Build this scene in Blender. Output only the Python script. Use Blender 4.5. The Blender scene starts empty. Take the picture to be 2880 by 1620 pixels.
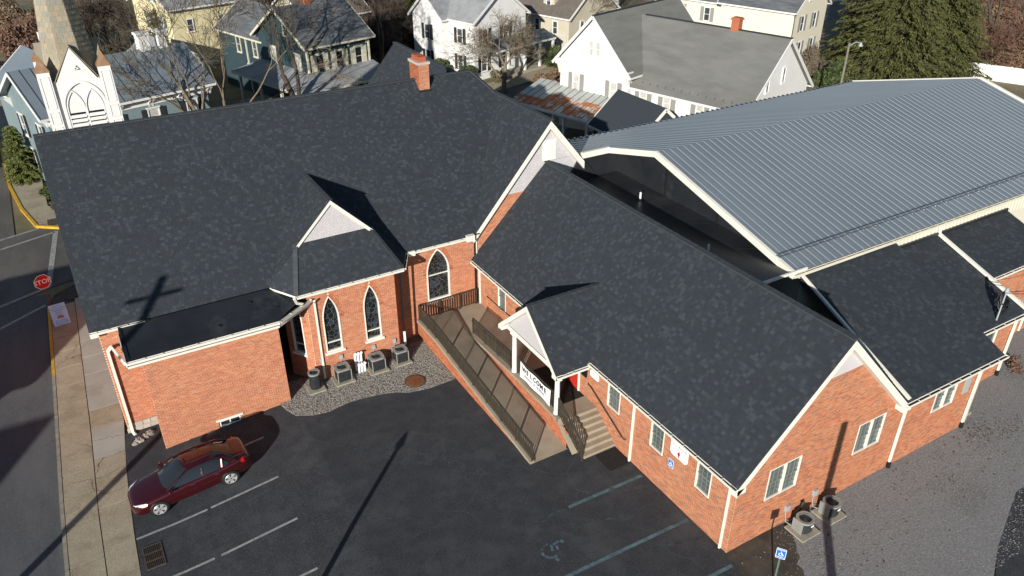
import bpy, math, random
import numpy as np
from mathutils import Vector, Matrix
random.seed(7); np.random.seed(7)
SC = bpy.context.scene; COL = SC.collection
# ------------------------------------------------------------------ camera
CAMP = Vector((0, 0, 23.5))
cam = bpy.data.cameras.new('camera'); cam_o = bpy.data.objects.new('camera', cam); COL.objects.link(cam_o)
cam.sensor_fit = 'HORIZONTAL'; cam.sensor_width = 36; cam.lens = 27.4766; cam.clip_end = 3000; cam.clip_start = .1
_p = math.radians(30.0314); _y = math.radians(59.5222); _r = math.radians(-.0311)
_f = Vector((math.cos(_y)*math.cos(_p), math.sin(_y)*math.cos(_p), -math.sin(_p)))
_rt = Vector((math.sin(_y), -math.cos(_y), 0)); _up = _rt.cross(_f)
_rt2 = math.cos(_r)*_rt+math.sin(_r)*_up; _up2 = -math.sin(_r)*_rt+math.cos(_r)*_up
cam_o.matrix_world = Matrix(((_rt2.x, _up2.x, -_f.x, CAMP.x), (_rt2.y, _up2.y, -_f.y, CAMP.y), (_rt2.z, _up2.z, -_f.z, CAMP.z), (0, 0, 0, 1)))
SC.camera = cam_o
# ------------------------------------------------------------------ light
SUN_AZ, SUN_EL = 44.3, 18.0
w = bpy.data.worlds.new('World'); SC.world = w; w.use_nodes = True
nt = w.node_tree; bg = nt.nodes['Background']; sky = nt.nodes.new('ShaderNodeTexSky'); sky.sky_type = 'NISHITA'
sky.sun_disc = False; sky.sun_elevation = math.radians(SUN_EL); sky.sun_rotation = math.radians(270-SUN_AZ)
sky.air_density = 1.0; sky.dust_density = 0.0; sky.ozone_density = 1.5
nt.links.new(sky.outputs[0], bg.inputs[0]); bg.inputs[1].default_value = .07
sun = bpy.data.lights.new('sun', 'SUN'); sun_o = bpy.data.objects.new('sun', sun); COL.objects.link(sun_o)
sun.energy = 5.0; sun.angle = math.radians(.53); sun.color = (1.0, .965, .90)
_a, _e = math.radians(SUN_AZ), math.radians(SUN_EL)
SUN_D = Vector((math.cos(_a)*math.cos(_e), math.sin(_a)*math.cos(_e), -math.sin(_e)))
sun_o.rotation_euler = SUN_D.to_track_quat('-Z', 'Y').to_euler(); sun_o.location = (-30, -30, 40)
SC.view_settings.view_transform = 'Standard'; SC.view_settings.look = 'None'; SC.view_settings.gamma = 1
SC.view_settings.exposure = .38
SC.render.resolution_x = 1024; SC.render.resolution_y = 576
# ------------------------------------------------------------------ materials
MATS = {}
def pm(name, c1, c2=None, scale=2.0, rough=.8, bump=0, bscale=80, metal=0, isl=None, spec=.3, coat=0, c3=None, s3=.25, f3=(.45, .65), wave=None, transl=0, islmul=None, stretch=None, cracks=None, speck=None):
    m = bpy.data.materials.new(name); m.use_nodes = True; MATS[name] = m
    t = m.node_tree; N = t.nodes; L = t.links; b = N['Principled BSDF']
    b.inputs['Roughness'].default_value = rough; b.inputs['Metallic'].default_value = metal
    b.inputs['Specular IOR Level'].default_value = spec; b.inputs['Coat Weight'].default_value = coat
    g = N.new('ShaderNodeNewGeometry'); pos = g.outputs['Position']
    if stretch:
        mp = N.new('ShaderNodeMapping'); mp.inputs['Scale'].default_value = stretch; L.new(pos, mp.inputs['Vector']); pos = mp.outputs[0]
    def noise(sc, det=4, r=.6):
        n = N.new('ShaderNodeTexNoise'); n.inputs['Scale'].default_value = sc; n.inputs['Detail'].default_value = det; n.inputs['Roughness'].default_value = r
        L.new(pos, n.inputs['Vector']); return n.outputs['Fac']
    def mix(f, a, bb, mode='MIX'):
        x = N.new('ShaderNodeMix'); x.data_type = 'RGBA'; x.blend_type = mode
        for s, v in ((0, f), (6, a), (7, bb)):
            if hasattr(v, 'is_linked'): L.new(v, x.inputs[s])
            elif s == 0: x.inputs[0].default_value = v
            else: x.inputs[s].default_value = (*v, 1)
        return x.outputs[2]
    def ramp(f, stops, interp='LINEAR'):
        r = N.new('ShaderNodeValToRGB'); r.color_ramp.interpolation = interp; e = r.color_ramp.elements
        while len(e) < len(stops): e.new(.5)
        for i, (p, c) in enumerate(stops): e[i].position = p; e[i].color = (*c, 1)
        L.new(f, r.inputs[0]); return r.outputs[0]
    col = c1
    if c2: col = mix(ramp(noise(scale), [(.35, (0, 0, 0)), (.65, (1, 1, 1))]), c1, c2)
    if isl:
        oi = N.new('ShaderNodeObjectInfo'); ad = N.new('ShaderNodeMath'); ad.operation = 'ADD'
        L.new(g.outputs['Random Per Island'], ad.inputs[0]); L.new(oi.outputs['Random'], ad.inputs[1])
        fr = N.new('ShaderNodeMath'); fr.operation = 'FRACT'; L.new(ad.outputs[0], fr.inputs[0])
        n = len(isl); base = ramp(fr.outputs[0], [(i/n, c) for i, c in enumerate(isl)], 'CONSTANT')
        col = mix(.35, base, mix(ramp(noise(scale), [(.35, (0, 0, 0)), (.65, (1, 1, 1))]), c1, c2 or c1))
    if c3: col = mix(ramp(noise(s3, 6, .7), [(f3[0], (0, 0, 0)), (f3[1], (1, 1, 1))]), col, c3)
    if speck:  # fine aggregate
        col = mix(ramp(noise(speck[0], 2, .8), [(.52, (0, 0, 0)), (.68, (1, 1, 1))]), col, speck[1])
    if cracks:
        wn = N.new('ShaderNodeTexNoise'); wn.inputs['Scale'].default_value = 1.3; wn.inputs['Detail'].default_value = 4; L.new(g.outputs['Position'], wn.inputs['Vector'])
        mx2 = N.new('ShaderNodeMix'); mx2.data_type = 'RGBA'; mx2.blend_type = 'ADD'; mx2.inputs[0].default_value = .9; L.new(g.outputs['Position'], mx2.inputs[6]); L.new(wn.outputs['Color'], mx2.inputs[7])
        ve = N.new('ShaderNodeTexVoronoi'); ve.feature = 'DISTANCE_TO_EDGE'; ve.inputs['Scale'].default_value = cracks[0]; L.new(mx2.outputs[2], ve.inputs['Vector'])
        line = ramp(ve.outputs['Distance'], [(0, (1, 1, 1)), (cracks[2], (0, 0, 0))]); msk = ramp(noise(.22, 3), [(.45, (0, 0, 0)), (.62, (1, 1, 1))])
        mm = N.new('ShaderNodeMath'); mm.operation = 'MULTIPLY'; L.new(line, mm.inputs[0]); L.new(msk, mm.inputs[1]); col = mix(mm.outputs[0], col, cracks[1])
    if wave:   # fine horizontal boards: relief only
        wv = N.new('ShaderNodeTexWave'); wv.wave_type = 'BANDS'; wv.bands_direction = 'Z'; wv.wave_profile = 'SAW'; wv.inputs['Scale'].default_value = wave
        L.new(g.outputs['Position'], wv.inputs['Vector'])
        bp = N.new('ShaderNodeBump'); bp.inputs['Strength'].default_value = .5; bp.inputs['Distance'].default_value = .02; L.new(wv.outputs['Fac'], bp.inputs['Height']); L.new(bp.outputs[0], b.inputs['Normal'])
    if hasattr(col, 'is_linked'): L.new(col, b.inputs['Base Color'])
    else: b.inputs['Base Color'].default_value = (*col, 1)
    if bump:
        bp = N.new('ShaderNodeBump'); bp.inputs['Strength'].default_value = bump; bp.inputs['Distance'].default_value = .02
        L.new(noise(bscale, 3), bp.inputs['Height']); L.new(bp.outputs[0], b.inputs['Normal'])
    if transl: b.inputs['Subsurface Weight'].default_value = 0
    return m
pm('brick', (.40, .14, .075), (.48, .19, .10), 1.2, .85, .15, 40, isl=[(.46, .135, .055), (.37, .095, .04), (.52, .175, .076), (.43, .12, .048), (.31, .082, .04), (.55, .205, .096), (.45, .115, .045)], c3=(.36, .15, .085), s3=.45, f3=(.5, .9))
pm('brick_new', (.44, .16, .08), (.5, .21, .12), .8, .85, .15, 40, isl=[(.48, .175, .08), (.41, .14, .068), (.53, .24, .12), (.34, .11, .06), (.22, .12, .09), (.53, .195, .09), (.45, .15, .07), (.40, .2, .11)], c3=(.42, .18, .085), s3=.4, f3=(.5, .9))
pm('brick_far', (.42, .14, .07), (.34, .10, .05), 6, .85)
pm('brick_chimney', (.42, .15, .075), (.36, .12, .06), 3, .85, isl=[(.44, .15, .07), (.38, .115, .055), (.5, .19, .10), (.32, .09, .045)])
pm('clay_flue', (.40, .10, .05), (.34, .085, .04), 3, .8)
pm('mortar', (.64, .51, .36), (.54, .43, .31), 1.5, .95, .2, 60)
pm('shingle', (.027, .031, .038), (.032, .037, .044), .5, .82, .5, 90, spec=.35, isl=[(.028, .032, .039), (.031, .036, .043), (.026, .030, .036), (.035, .041, .048), (.027, .030, .035), (.031, .037, .046), (.024, .029, .035), (.052, .061, .070), (.027, .033, .037), (.041, .049, .058), (.024, .028, .035), (.030, .032, .038), (.044, .051, .057), (.026, .031, .038)])
pm('ridge_cap', (.05, .056, .062), (.058, .064, .07), 2, .85, .5, 90, isl=[(.05, .056, .062), (.058, .064, .07), (.046, .052, .056)])
pm('membrane', (.013, .015, .018), (.021, .023, .026), .7, .42, .12, 6, spec=.45, c3=(.05, .052, .052), s3=.5, f3=(.55, .8))
pm('trim', (.76, .72, .63), (.69, .655, .57), 1.5, .6, spec=.3)
pm('trim_white', (.72, .705, .665), (.67, .655, .62), 1.5, .55)
pm('muntin', (.20, .21, .20), None, 1, .6)
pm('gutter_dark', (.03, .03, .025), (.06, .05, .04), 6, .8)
pm('lavender', (.50, .475, .48), (.47, .445, .45), 3, .75, .25, 14, isl=[(.51, .48, .485), (.48, .455, .46), (.53, .50, .505)])
pm('metal_roof', (.24, .272, .296), (.265, .295, .318), .25, .36, spec=.5, metal=.35, c3=(.215, .242, .263), s3=.12, f3=(.4, .7))
pm('metal_rib', (.27, .30, .322), (.25, .28, .302), .4, .38, spec=.5, metal=.3)
pm('metal_wall', (.66, .62, .50), (.62, .58, .47), .6, .5)
pm('rail_dark', (.055, .047, .036), (.08, .068, .05), 6, .5, metal=.3)
pm('concrete', (.36, .30, .215), (.31, .255, .185), 1.2, .9, .3, 30, c3=(.24, .195, .14), s3=.7, f3=(.5, .75))
pm('concrete_pad', (.36, .32, .24), (.28, .25, .19), 3, .9, .3, 30)
pm('walk_tan', (.34, .285, .195), (.40, .34, .245), .9, .92, .4, 25, c3=(.20, .16, .105), s3=.8, f3=(.5, .78), cracks=(.45, (.07, .055, .04), .01), speck=(18, (.2, .165, .11)))
pm('walk_grey', (.33, .315, .27), (.38, .365, .315), .8, .92, .4, 25, c3=(.21, .19, .155), s3=.7, f3=(.52, .8), cracks=(.35, (.08, .07, .055), .008))
pm('kerb_stone', (.30, .27, .21), (.20, .18, .14), 2.5, .95, .5, 20)
pm('kerb_yellow', (.60, .36, .02), (.45, .26, .03), 3, .8, .4, 25, c3=(.22, .17, .1), s3=2.5, f3=(.58, .72))
pm('asphalt', (.029, .031, .036), (.044, .046, .051), 1.6, .9, .7, 120, c3=(.086, .088, .092), s3=.42, f3=(.50, .80), cracks=(.33, (.075, .076, .078), .008), speck=(22, (.095, .097, .10)))
pm('road', (.078, .080, .085), (.096, .097, .10), .5, .9, .5, 110, c3=(.125, .124, .124), s3=.25, f3=(.45, .75), stretch=(1.6, .4, 1), cracks=(.2, (.05, .05, .052), .006), speck=(25, (.14, .14, .14)))
pm('road2', (.085, .080, .072), (.11, .102, .09), .5, .9, .5, 110, c3=(.14, .13, .115), s3=.25, f3=(.45, .75), stretch=(1.5, .5, 1))
pm('paint_white', (.34, .33, .31), (.24, .23, .22), 5, .8, c3=(.10, .095, .09), s3=3, f3=(.55, .72))
pm('paint_blue', (.115, .185, .20), (.075, .12, .135), 5, .8, c3=(.04, .045, .046), s3=2.2, f3=(.48, .68))
pm('paint_faint', (.062, .095, .10), (.045, .055, .057), 5, .85, c3=(.036, .036, .037), s3=3, f3=(.42, .58))
pm('gravel_base', (.16, .145, .125), (.10, .09, .08), 14, .95, .9, 40)
pm('gravel_stone', (.26, .235, .20), (.22, .2, .175), 3, .9, isl=[(.30, .27, .23), (.22, .20, .175), (.36, .33, .29), (.17, .15, .13), (.27, .22, .17), (.24, .235, .225)])
pm('yard_stone', (.17, .165, .16), (.14, .137, .133), 3, .9, isl=[(.24, .235, .228), (.17, .167, .162), (.30, .295, .285), (.13, .127, .122), (.2, .19, .178)])
pm('yard_gravel', (.17, .168, .165), (.24, .237, .232), 9, .95, 1.0, 45, c3=(.12, .115, .108), s3=.3, f3=(.55, .8), speck=(16, (.34, .335, .325)))
pm('dirt', (.06, .05, .04), (.09, .077, .06), 2.5, .95, .9, 30, c3=(.04, .033, .026), s3=.8, f3=(.5, .7))
pm('grass_dry', (.17, .135, .08), (.22, .175, .11), .5, .95, .8, 20, c3=(.10, .105, .05), s3=.12, f3=(.45, .65))
pm('grass_green', (.05, .08, .022), (.07, .095, .03), .6, .95, .8, 20)
pm('rust', (.25, .10, .04), (.17, .06, .03), 8, .85, .4, 30)
pm('iron', (.10, .075, .055), (.06, .045, .035), 9, .8, .3, 30)
pm('black', (.012, .012, .013), None, 1, .5)
pm('dark_mat', (.018, .017, .017), (.026, .025, .024), 8, .95, .5, 60)
pm('glass', (.035, .045, .05), (.06, .07, .075), .8, .06, spec=.9)
pm('glass_blind', (.12, .14, .125), (.075, .09, .085), 1.1, .12, spec=.8)
pm('glass_dark', (.02, .023, .026), None, 1, .08, spec=.8)
pm('curtain', (.55, .53, .48), (.42, .4, .37), 3, .3, spec=.6)
pm('shutter_dark', (.025, .028, .03), None, 1, .7)
pm('shutter_grey', (.26, .25, .23), None, 1, .7)
pm('shutter_cream', (.6, .56, .43), (.5, .47, .36), 4, .7)
pm('shutter_green', (.12, .19, .15), None, 1, .7)
pm('white_siding', (.76, .745, .71), (.72, .705, .67), .6, .6, wave=2.6)
pm('cream_siding', (.74, .685, .55), (.70, .65, .52), .6, .65, wave=2.6)
pm('yellow_siding', (.72, .63, .38), (.66, .575, .345), .6, .65, wave=2.6)
pm('beige_siding', (.52, .47, .36), (.48, .43, .33), .6, .65, wave=2.6)
pm('teal_siding', (.026, .048, .056), (.034, .06, .068), .6, .65, wave=2.6)
pm('blue_siding', (.17, .225, .235), (.20, .255, .265), .6, .65, wave=2.6)
pm('grey_roof', (.155, .155, .142), (.185, .182, .165), .8, .9, .5, 30, c3=(.13, .13, .115), s3=.35, f3=(.45, .7), stretch=(.6, .6, 3))
pm('slate_roof', (.10, .105, .11), (.16, .165, .17), 1.4, .85, .5, 20, c3=(.075, .08, .085), s3=.5, f3=(.45, .7), stretch=(.5, .5, 4))
pm('pale_roof', (.24, .245, .25), (.31, .31, .31), .9, .8, .3, 20, c3=(.17, .17, .175), s3=.4, f3=(.5, .75))
pm('brown_roof', (.12, .10, .082), (.155, .13, .105), 1.5, .9, .4, 20)
pm('seam_roof', (.20, .235, .26), (.23, .265, .29), .4, .38, spec=.5, metal=.25)
pm('seam_line', (.10, .12, .135), None, 1, .4, metal=.2)
pm('rust_roof', (.32, .115, .045), (.40, .16, .07), 1.6, .75, .2, 20, c3=(.42, .43, .39), s3=.9, f3=(.50, .56))
pm('tin_roof', (.36, .40, .38), (.42, .45, .43), .8, .6, c3=(.28, .3, .28), s3=.6, f3=(.5, .8))
pm('slate_tan', (.26, .225, .16), (.31, .265, .19), 1.2, .8, .3, 20, isl=[(.28, .235, .165), (.24, .21, .155), (.32, .27, .19), (.23, .22, .18), (.30, .245, .165), (.20, .21, .205), (.27, .245, .185), (.34, .265, .18)])
pm('copper', (.27, .14, .075), (.33, .19, .11), 3, .55, metal=.3, c3=(.36, .27, .18), s3=2, f3=(.5, .8))
pm('bark', (.13, .105, .07), (.19, .155, .105), 3, .95, .6, 20)
pm('bark_dark', (.055, .043, .034), (.085, .066, .05), 3, .95, .6, 20)
pm('twig', (.17, .135, .09), (.12, .095, .065), 2, .9)
pm('twig_dark', (.07, .052, .04), (.10, .075, .056), 2, .9)
pm('twig_red', (.16, .085, .06), (.20, .12, .08), 1, .9)
pm('needles', (.055, .06, .014), (.085, .085, .026), .5, .8, isl=[(.05, .06, .014), (.085, .088, .026), (.12, .115, .038), (.035, .044, .012), (.068, .076, .02)])
pm('leaf', (.05, .075, .022), (.08, .10, .035), .6, .7, isl=[(.045, .07, .02), (.075, .10, .03), (.11, .13, .05), (.03, .045, .015)])
pm('leaf_brown', (.20, .13, .07), (.14, .09, .05), .6, .8, isl=[(.22, .14, .075), (.15, .10, .055), (.28, .19, .11), (.11, .075, .045)])
pm('leaf_olive', (.14, .13, .06), (.10, .095, .045), .6, .8, isl=[(.15, .135, .065), (.10, .09, .045), (.2, .17, .1), (.07, .07, .035)])
pm('leaf_yellow', (.17, .19, .045), (.11, .14, .035), .6, .75, isl=[(.16, .18, .045), (.10, .12, .03), (.22, .22, .06), (.07, .09, .025)])
pm('dead_leaf', (.09, .055, .03), None, 1, .9, isl=[(.09, .055, .03), (.07, .042, .022), (.12, .07, .036)])
pm('wood_pole', (.16, .15, .115), (.21, .195, .15), 3, .9)
pm('sign_red', (.62, .012, .022), None, 1, .4)
pm('sign_white', (.85, .85, .83), None, 1, .45)
pm('sign_shade_blue', (.46, .66, .95), None, 1, .6)  # yard sign board: bluish tint of shade put into the colour
pm('sign_blue', (.02, .13, .46), None, 1, .4)
pm('ink', (.03, .03, .035), None, 1, .7)
pm('ink_grey', (.30, .31, .34), None, 1, .7)
pm('ink_pale', (.52, .55, .60), None, 1, .7)
pm('ink_blue', (.08, .12, .42), None, 1, .7)
pm('flame_red', (.55, .02, .03), None, 1, .6)
pm('turkey', (.35, .2, .13), None, 1, .8)
pm('door_red', (.5, .035, .02), None, 1, .45)
pm('paint_car', (.056, .0045, .007), (.05, .004, .006), 1, .22, coat=1.0, spec=.5, metal=.35)
pm('alloy', (.62, .62, .62), None, 1, .35, metal=.5)
pm('chrome', (.7, .7, .7), None, 1, .22, metal=1)
pm('tyre', (.02, .02, .02), None, 1, .8)
pm('lamp_glass', (.6, .6, .58), None, 1, .1, spec=.9)
pm('tail_red', (.5, .01, .015), None, 1, .15, spec=.8)
pm('amber', (.7, .25, .02), None, 1, .15)
pm('silver_paint', (.45, .47, .5), None, 1, .3, metal=.6, coat=.5)
pm('black_paint', (.012, .012, .016), None, 1, .3, coat=.5)
pm('ac_dark', (.035, .038, .04), (.05, .054, .055), 4, .6, metal=.2)
pm('ac_light', (.28, .275, .25), (.24, .235, .215), 3, .55)
pm('grey_box', (.33, .36, .36), None, 1, .5)
pm('pvc', (.82, .82, .80), None, 1, .35)
pm('stone_pale', (.48, .43, .36), (.38, .34, .28), 5, .9, .4, 20)
pm('rock', (.34, .29, .25), (.24, .2, .17), 6, .95, .6, 12, c3=(.46, .43, .40), s3=3, f3=(.5, .65))
pm('tarp', (.012, .04, .16), (.02, .06, .2), 1.5, .5)
pm('fence_brown', (.06, .045, .035), (.085, .065, .05), 3, .9)
def stained():
    m = bpy.data.materials.new('stained_glass'); m.use_nodes = True; MATS['stained_glass'] = m
    t = m.node_tree; N = t.nodes; L = t.links; b = N['Principled BSDF']; b.inputs['Roughness'].default_value = .12; b.inputs['Specular IOR Level'].default_value = .7
    g = N.new('ShaderNodeNewGeometry')
    v = N.new('ShaderNodeTexVoronoi'); v.inputs['Scale'].default_value = 4.5; L.new(g.outputs['Position'], v.inputs['Vector'])
    e = N.new('ShaderNodeTexVoronoi'); e.feature = 'DISTANCE_TO_EDGE'; e.inputs['Scale'].default_value = 4.5; L.new(g.outputs['Position'], e.inputs['Vector'])
    r = N.new('ShaderNodeValToRGB'); r.color_ramp.interpolation = 'CONSTANT'; el = r.color_ramp.elements
    cs = [(.010, .012, .013), (.016, .022, .030), (.012, .012, .012), (.020, .013, .012), (.012, .018, .014), (.03, .04, .05), (.010, .012, .016)]
    while len(el) < len(cs): el.new(.5)
    for i, c in enumerate(cs): el[i].position = .12+i*.11; el[i].color = (*c, 1)
    L.new(v.outputs['Color'], r.inputs[0])
    r2 = N.new('ShaderNodeValToRGB'); r2.color_ramp.elements[0].position = .02; r2.color_ramp.elements[1].position = .035; r2.color_ramp.elements[0].color = (1, 1, 1, 1); r2.color_ramp.elements[1].color = (0, 0, 0, 1)
    L.new(e.outputs['Distance'], r2.inputs[0])
    x = N.new('ShaderNodeMix'); x.data_type = 'RGBA'; L.new(r2.outputs[0], x.inputs[0]); L.new(r.outputs[0], x.inputs[6]); x.inputs[7].default_value = (.10, .11, .11, 1)
    L.new(x.outputs[2], b.inputs['Base Color'])
stained()
# ------------------------------------------------------------------ helpers
V = Vector
INV = {}
def link(o, parent=None):
    COL.objects.link(o)
    if parent is not None: o.parent = parent; INV[o.name] = INV.get(parent.name, Matrix())
    return o
def tag(o, label=None, cat=None, group=None, kind=None):
    if label: o['label'] = label
    if cat: o['category'] = cat
    if group: o['group'] = group
    if kind: o['kind'] = kind
    return o
def thing(name, label, cat, loc, rotz=0, group=None):
    o = bpy.data.objects.new(name, None); COL.objects.link(o); o.empty_display_size = .2
    o.location = loc; o.rotation_euler = (0, 0, rotz)
    INV[o.name] = (Matrix.Translation(V(loc)) @ Matrix.Rotation(rotz, 4, 'Z')).inverted()
    return tag(o, label, cat, group)
def wmat(o): return INV[o.name].inverted()
class MB:
    def __init__(s): s.v = []; s.f = []; s.m = []; s.c = 0
    def face(s, pts):
        n = len(s.v); s.v += [tuple(p) for p in pts]; s.f.append(tuple(range(n, n+len(pts)))); s.m.append(s.c); return s
    def hexa(s, b, t):   # bottom 4, top 4 (ccw seen from the top)
        n = len(s.v); s.v += [tuple(p) for p in list(b)+list(t)]
        for q in ((3, 2, 1, 0), (4, 5, 6, 7), (0, 1, 5, 4), (1, 2, 6, 5), (2, 3, 7, 6), (3, 0, 4, 7)):
            s.f.append(tuple(n+i for i in q)); s.m.append(s.c)
        return s
    def box(s, x0, x1, y0, y1, z0, z1):
        if x0 > x1: x0, x1 = x1, x0
        if y0 > y1: y0, y1 = y1, y0
        return s.hexa([(x0, y0, z0), (x1, y0, z0), (x1, y1, z0), (x0, y1, z0)], [(x0, y0, z1), (x1, y0, z1), (x1, y1, z1), (x0, y1, z1)])
    def pbox(s, P, u, v, n, a0, a1, b0, b1, c0, c1):   # box in a frame
        q = lambda a, b, c: P+u*a+v*b+n*c
        return s.hexa([q(a0, b0, c0), q(a1, b0, c0), q(a1, b1, c0), q(a0, b1, c0)], [q(a0, b0, c1), q(a1, b0, c1), q(a1, b1, c1), q(a0, b1, c1)])
    def prism(s, poly, vec):
        vec = V(vec); n = len(poly); k = len(s.v); poly = [V(p) for p in poly]
        s.v += [tuple(p) for p in poly]+[tuple(p+vec) for p in poly]
        s.f.append(tuple(range(k+n-1, k-1, -1))); s.f.append(tuple(range(k+n, k+2*n))); s.m += [s.c]*2
        for i in range(n):
            j = (i+1) % n; s.f.append((k+i, k+j, k+n+j, k+n+i)); s.m.append(s.c)
        return s
    def bar(s, p, q, w, h, up=(0, 0, 1)):
        p, q, up = V(p), V(q), V(up); d = (q-p).normalized(); r = d.cross(up)
        if r.length < 1e-4: r = d.cross(V((0, 1, 0)))
        r.normalize(); uu = r.cross(d).normalized(); a = r*w/2; b = uu*h/2
        return s.hexa([p-a-b, p+a-b, q+a-b, q-a-b], [p-a+b, p+a+b, q+a+b, q-a+b])
    def tube(s, pts, r, n=6, cap=True):
        pts = [V(p) for p in pts]; m = len(pts); rr = r if isinstance(r, (list, tuple)) else [r]*m; k = len(s.v); ref = None
        for i, p in enumerate(pts):
            d = (pts[min(i+1, m-1)]-pts[max(i-1, 0)]).normalized()
            if ref is None: ref = V((1, 0, 0)) if abs(d.x) < .8 else V((0, 1, 0))
            a = d.cross(ref); a.normalize(); b = d.cross(a).normalized(); ref = b.cross(d) if False else ref
            for j in range(n):
                t = 2*math.pi*j/n; s.v.append(tuple(p+(a*math.cos(t)+b*math.sin(t))*rr[i]))
        for i in range(m-1):
            for j in range(n):
                j2 = (j+1) % n; s.f.append((k+i*n+j, k+i*n+j2, k+(i+1)*n+j2, k+(i+1)*n+j)); s.m.append(s.c)
        if cap:
            s.f.append(tuple(k+j for j in reversed(range(n)))); s.f.append(tuple(k+(m-1)*n+j for j in range(n))); s.m += [s.c]*2
        return s
    def lathe(s, c, prof, n=16):   # prof: (r,z) about vertical axis at c
        c = V(c); k = len(s.v); m = len(prof)
        for r, z in prof:
            for j in range(n): t = 2*math.pi*j/n; s.v.append((c.x+r*math.cos(t), c.y+r*math.sin(t), c.z+z))
        for i in range(m-1):
            for j in range(n): j2 = (j+1) % n; s.f.append((k+i*n+j, k+i*n+j2, k+(i+1)*n+j2, k+(i+1)*n+j)); s.m.append(s.c)
        s.f.append(tuple(k+j for j in reversed(range(n)))); s.f.append(tuple(k+(m-1)*n+j for j in range(n))); s.m += [s.c]*2
        return s
    def build(s, name, mat, parent=None, local=False, smooth=False, kind=None, label=None, cat=None, group=None):
        me = bpy.data.meshes.new(name); vs = s.v; org = None
        if parent is not None and not local:
            M = INV[parent.name]; A = np.array(vs, float); Mn = np.array(M); vs = (A @ Mn[:3, :3].T+Mn[:3, 3]).tolist()
        elif parent is None and not local:
            A = np.array(vs, float); lo = A.min(0); hi = A.max(0); org = ((lo[0]+hi[0])/2, (lo[1]+hi[1])/2, lo[2]); vs = (A-np.array(org)).tolist()
        me.from_pydata(vs, [], s.f)
        for mm in (mat if isinstance(mat, (list, tuple)) else [mat]): me.materials.append(MATS[mm])
        if any(s.m): me.polygons.foreach_set('material_index', s.m)
        if smooth: me.polygons.foreach_set('use_smooth', [True]*len(s.f))
        me.update(); o = bpy.data.objects.new(name, me); link(o, parent)
        if org: o.location = org; INV[o.name] = Matrix.Translation(V(org)).inverted()
        return tag(o, label, cat, group, kind)
def inst(name, mesh, parent, M):
    o = bpy.data.objects.new(name, mesh); link(o, parent); o.matrix_local = INV[parent.name] @ M; return o
def copy_tree(o, loc=None, rotz=None, parent=None, scale=None):
    c = o.copy(); COL.objects.link(c)
    if parent is not None: c.parent = parent
    for ch in list(o.children): copy_tree(ch, parent=c)
    if loc is not None: c.location = loc
    if rotz is not None: c.rotation_euler[2] = rotz
    if scale is not None: c.scale = (scale,)*3 if not isinstance(scale, tuple) else scale
    INV[c.name] = (Matrix.Translation(c.location) @ Matrix.Rotation(c.rotation_euler[2], 4, 'Z')).inverted()
    return c
# unit pieces
def unit_mesh(name, verts, faces, mat):
    me = bpy.data.meshes.new(name); me.from_pydata(verts, [], faces); me.materials.append(MATS[mat]); me.update(); return me
BOXF = [(3, 2, 1, 0), (4, 5, 6, 7), (0, 1, 5, 4), (1, 2, 6, 5), (2, 3, 7, 6), (3, 0, 4, 7)]
BOXV = [(0, 0, 0), (1, 0, 0), (1, 1, 0), (0, 1, 0), (0, 0, 1), (1, 0, 1), (1, 1, 1), (0, 1, 1)]
WEDV = [(0, 0, 0), (1, 0, 0), (1, 1, 0), (0, 1, 0), (0, 0, 1), (1, 0, 1), (1, 1, .12), (0, 1, .12)]
UNITS = {}
def emit(pieces, parent, name, mat, wedge=False, limit=300):
    """pieces: (origin, u-vector, v-vector, n-vector); the largest-showing ones become objects, the rest one mesh"""
    if not pieces: return
    key = (mat, wedge)
    if key not in UNITS: UNITS[key] = unit_mesh(name, WEDV if wedge else BOXV, BOXF, mat)
    O = np.array([p[0] for p in pieces]); U = np.array([p[1] for p in pieces]); W = np.array([p[2] for p in pieces]); Nn = np.array([p[3] for p in pieces])
    cen = O+U/2+W/2; d = cen-np.array(CAMP); dist = np.linalg.norm(d, axis=1)
    nn = Nn/np.linalg.norm(Nn, axis=1)[:, None]; facing = -(nn*d).sum(1)/dist
    area = np.linalg.norm(U, axis=1)*np.linalg.norm(W, axis=1)
    q = (cen-np.array(CAMP)); xs = q @ np.array(_rt2); ys = q @ np.array(_up2); zs = np.maximum(q @ np.array(_f), .1)
    inside = (abs(xs/zs) < .655) & (abs(ys/zs) < .368)
    score = np.where(inside, np.maximum(facing, .01)*area/dist**2, 0)
    order = np.argsort(-score); near = order[:limit]; rest = order[limit:]
    for i in near:
        inst(name, UNITS[key], parent, Matrix(((U[i][0], W[i][0], Nn[i][0], O[i][0]), (U[i][1], W[i][1], Nn[i][1], O[i][1]), (U[i][2], W[i][2], Nn[i][2], O[i][2]), (0, 0, 0, 1))))
    if len(rest):
        O, U, W, Nn = O[rest], U[rest], W[rest], Nn[rest]; T = .12 if wedge else 1.0
        vs = np.stack([O, O+U, O+U+W, O+W, O+Nn, O+U+Nn, O+U+W+Nn*T, O+W+Nn*T], 1).reshape(-1, 3)
        fl = [(4, 5, 6, 7), (0, 1, 5, 4), (1, 2, 6, 5), (3, 0, 4, 7)]+([] if wedge else [(2, 3, 7, 6)])
        F = (np.arange(len(O))[:, None, None]*8+np.array(fl)[None]).reshape(-1, 4)
        m = MB(); m.v = vs.tolist(); m.f = [tuple(x) for x in F.tolist()]; m.m = [0]*len(m.f)
        m.build(name+'_field', mat, parent, kind='stuff')
def spans(poly, y):
    xs = []; n = len(poly)
    for i in range(n):
        (x0, y0), (x1, y1) = poly[i], poly[(i+1) % n]
        if (y0 <= y) != (y1 <= y): xs.append(x0+(y-y0)*(x1-x0)/(y1-y0))
    xs.sort(); return [(xs[i], xs[i+1]) for i in range(0, len(xs)-1, 2)]
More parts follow.
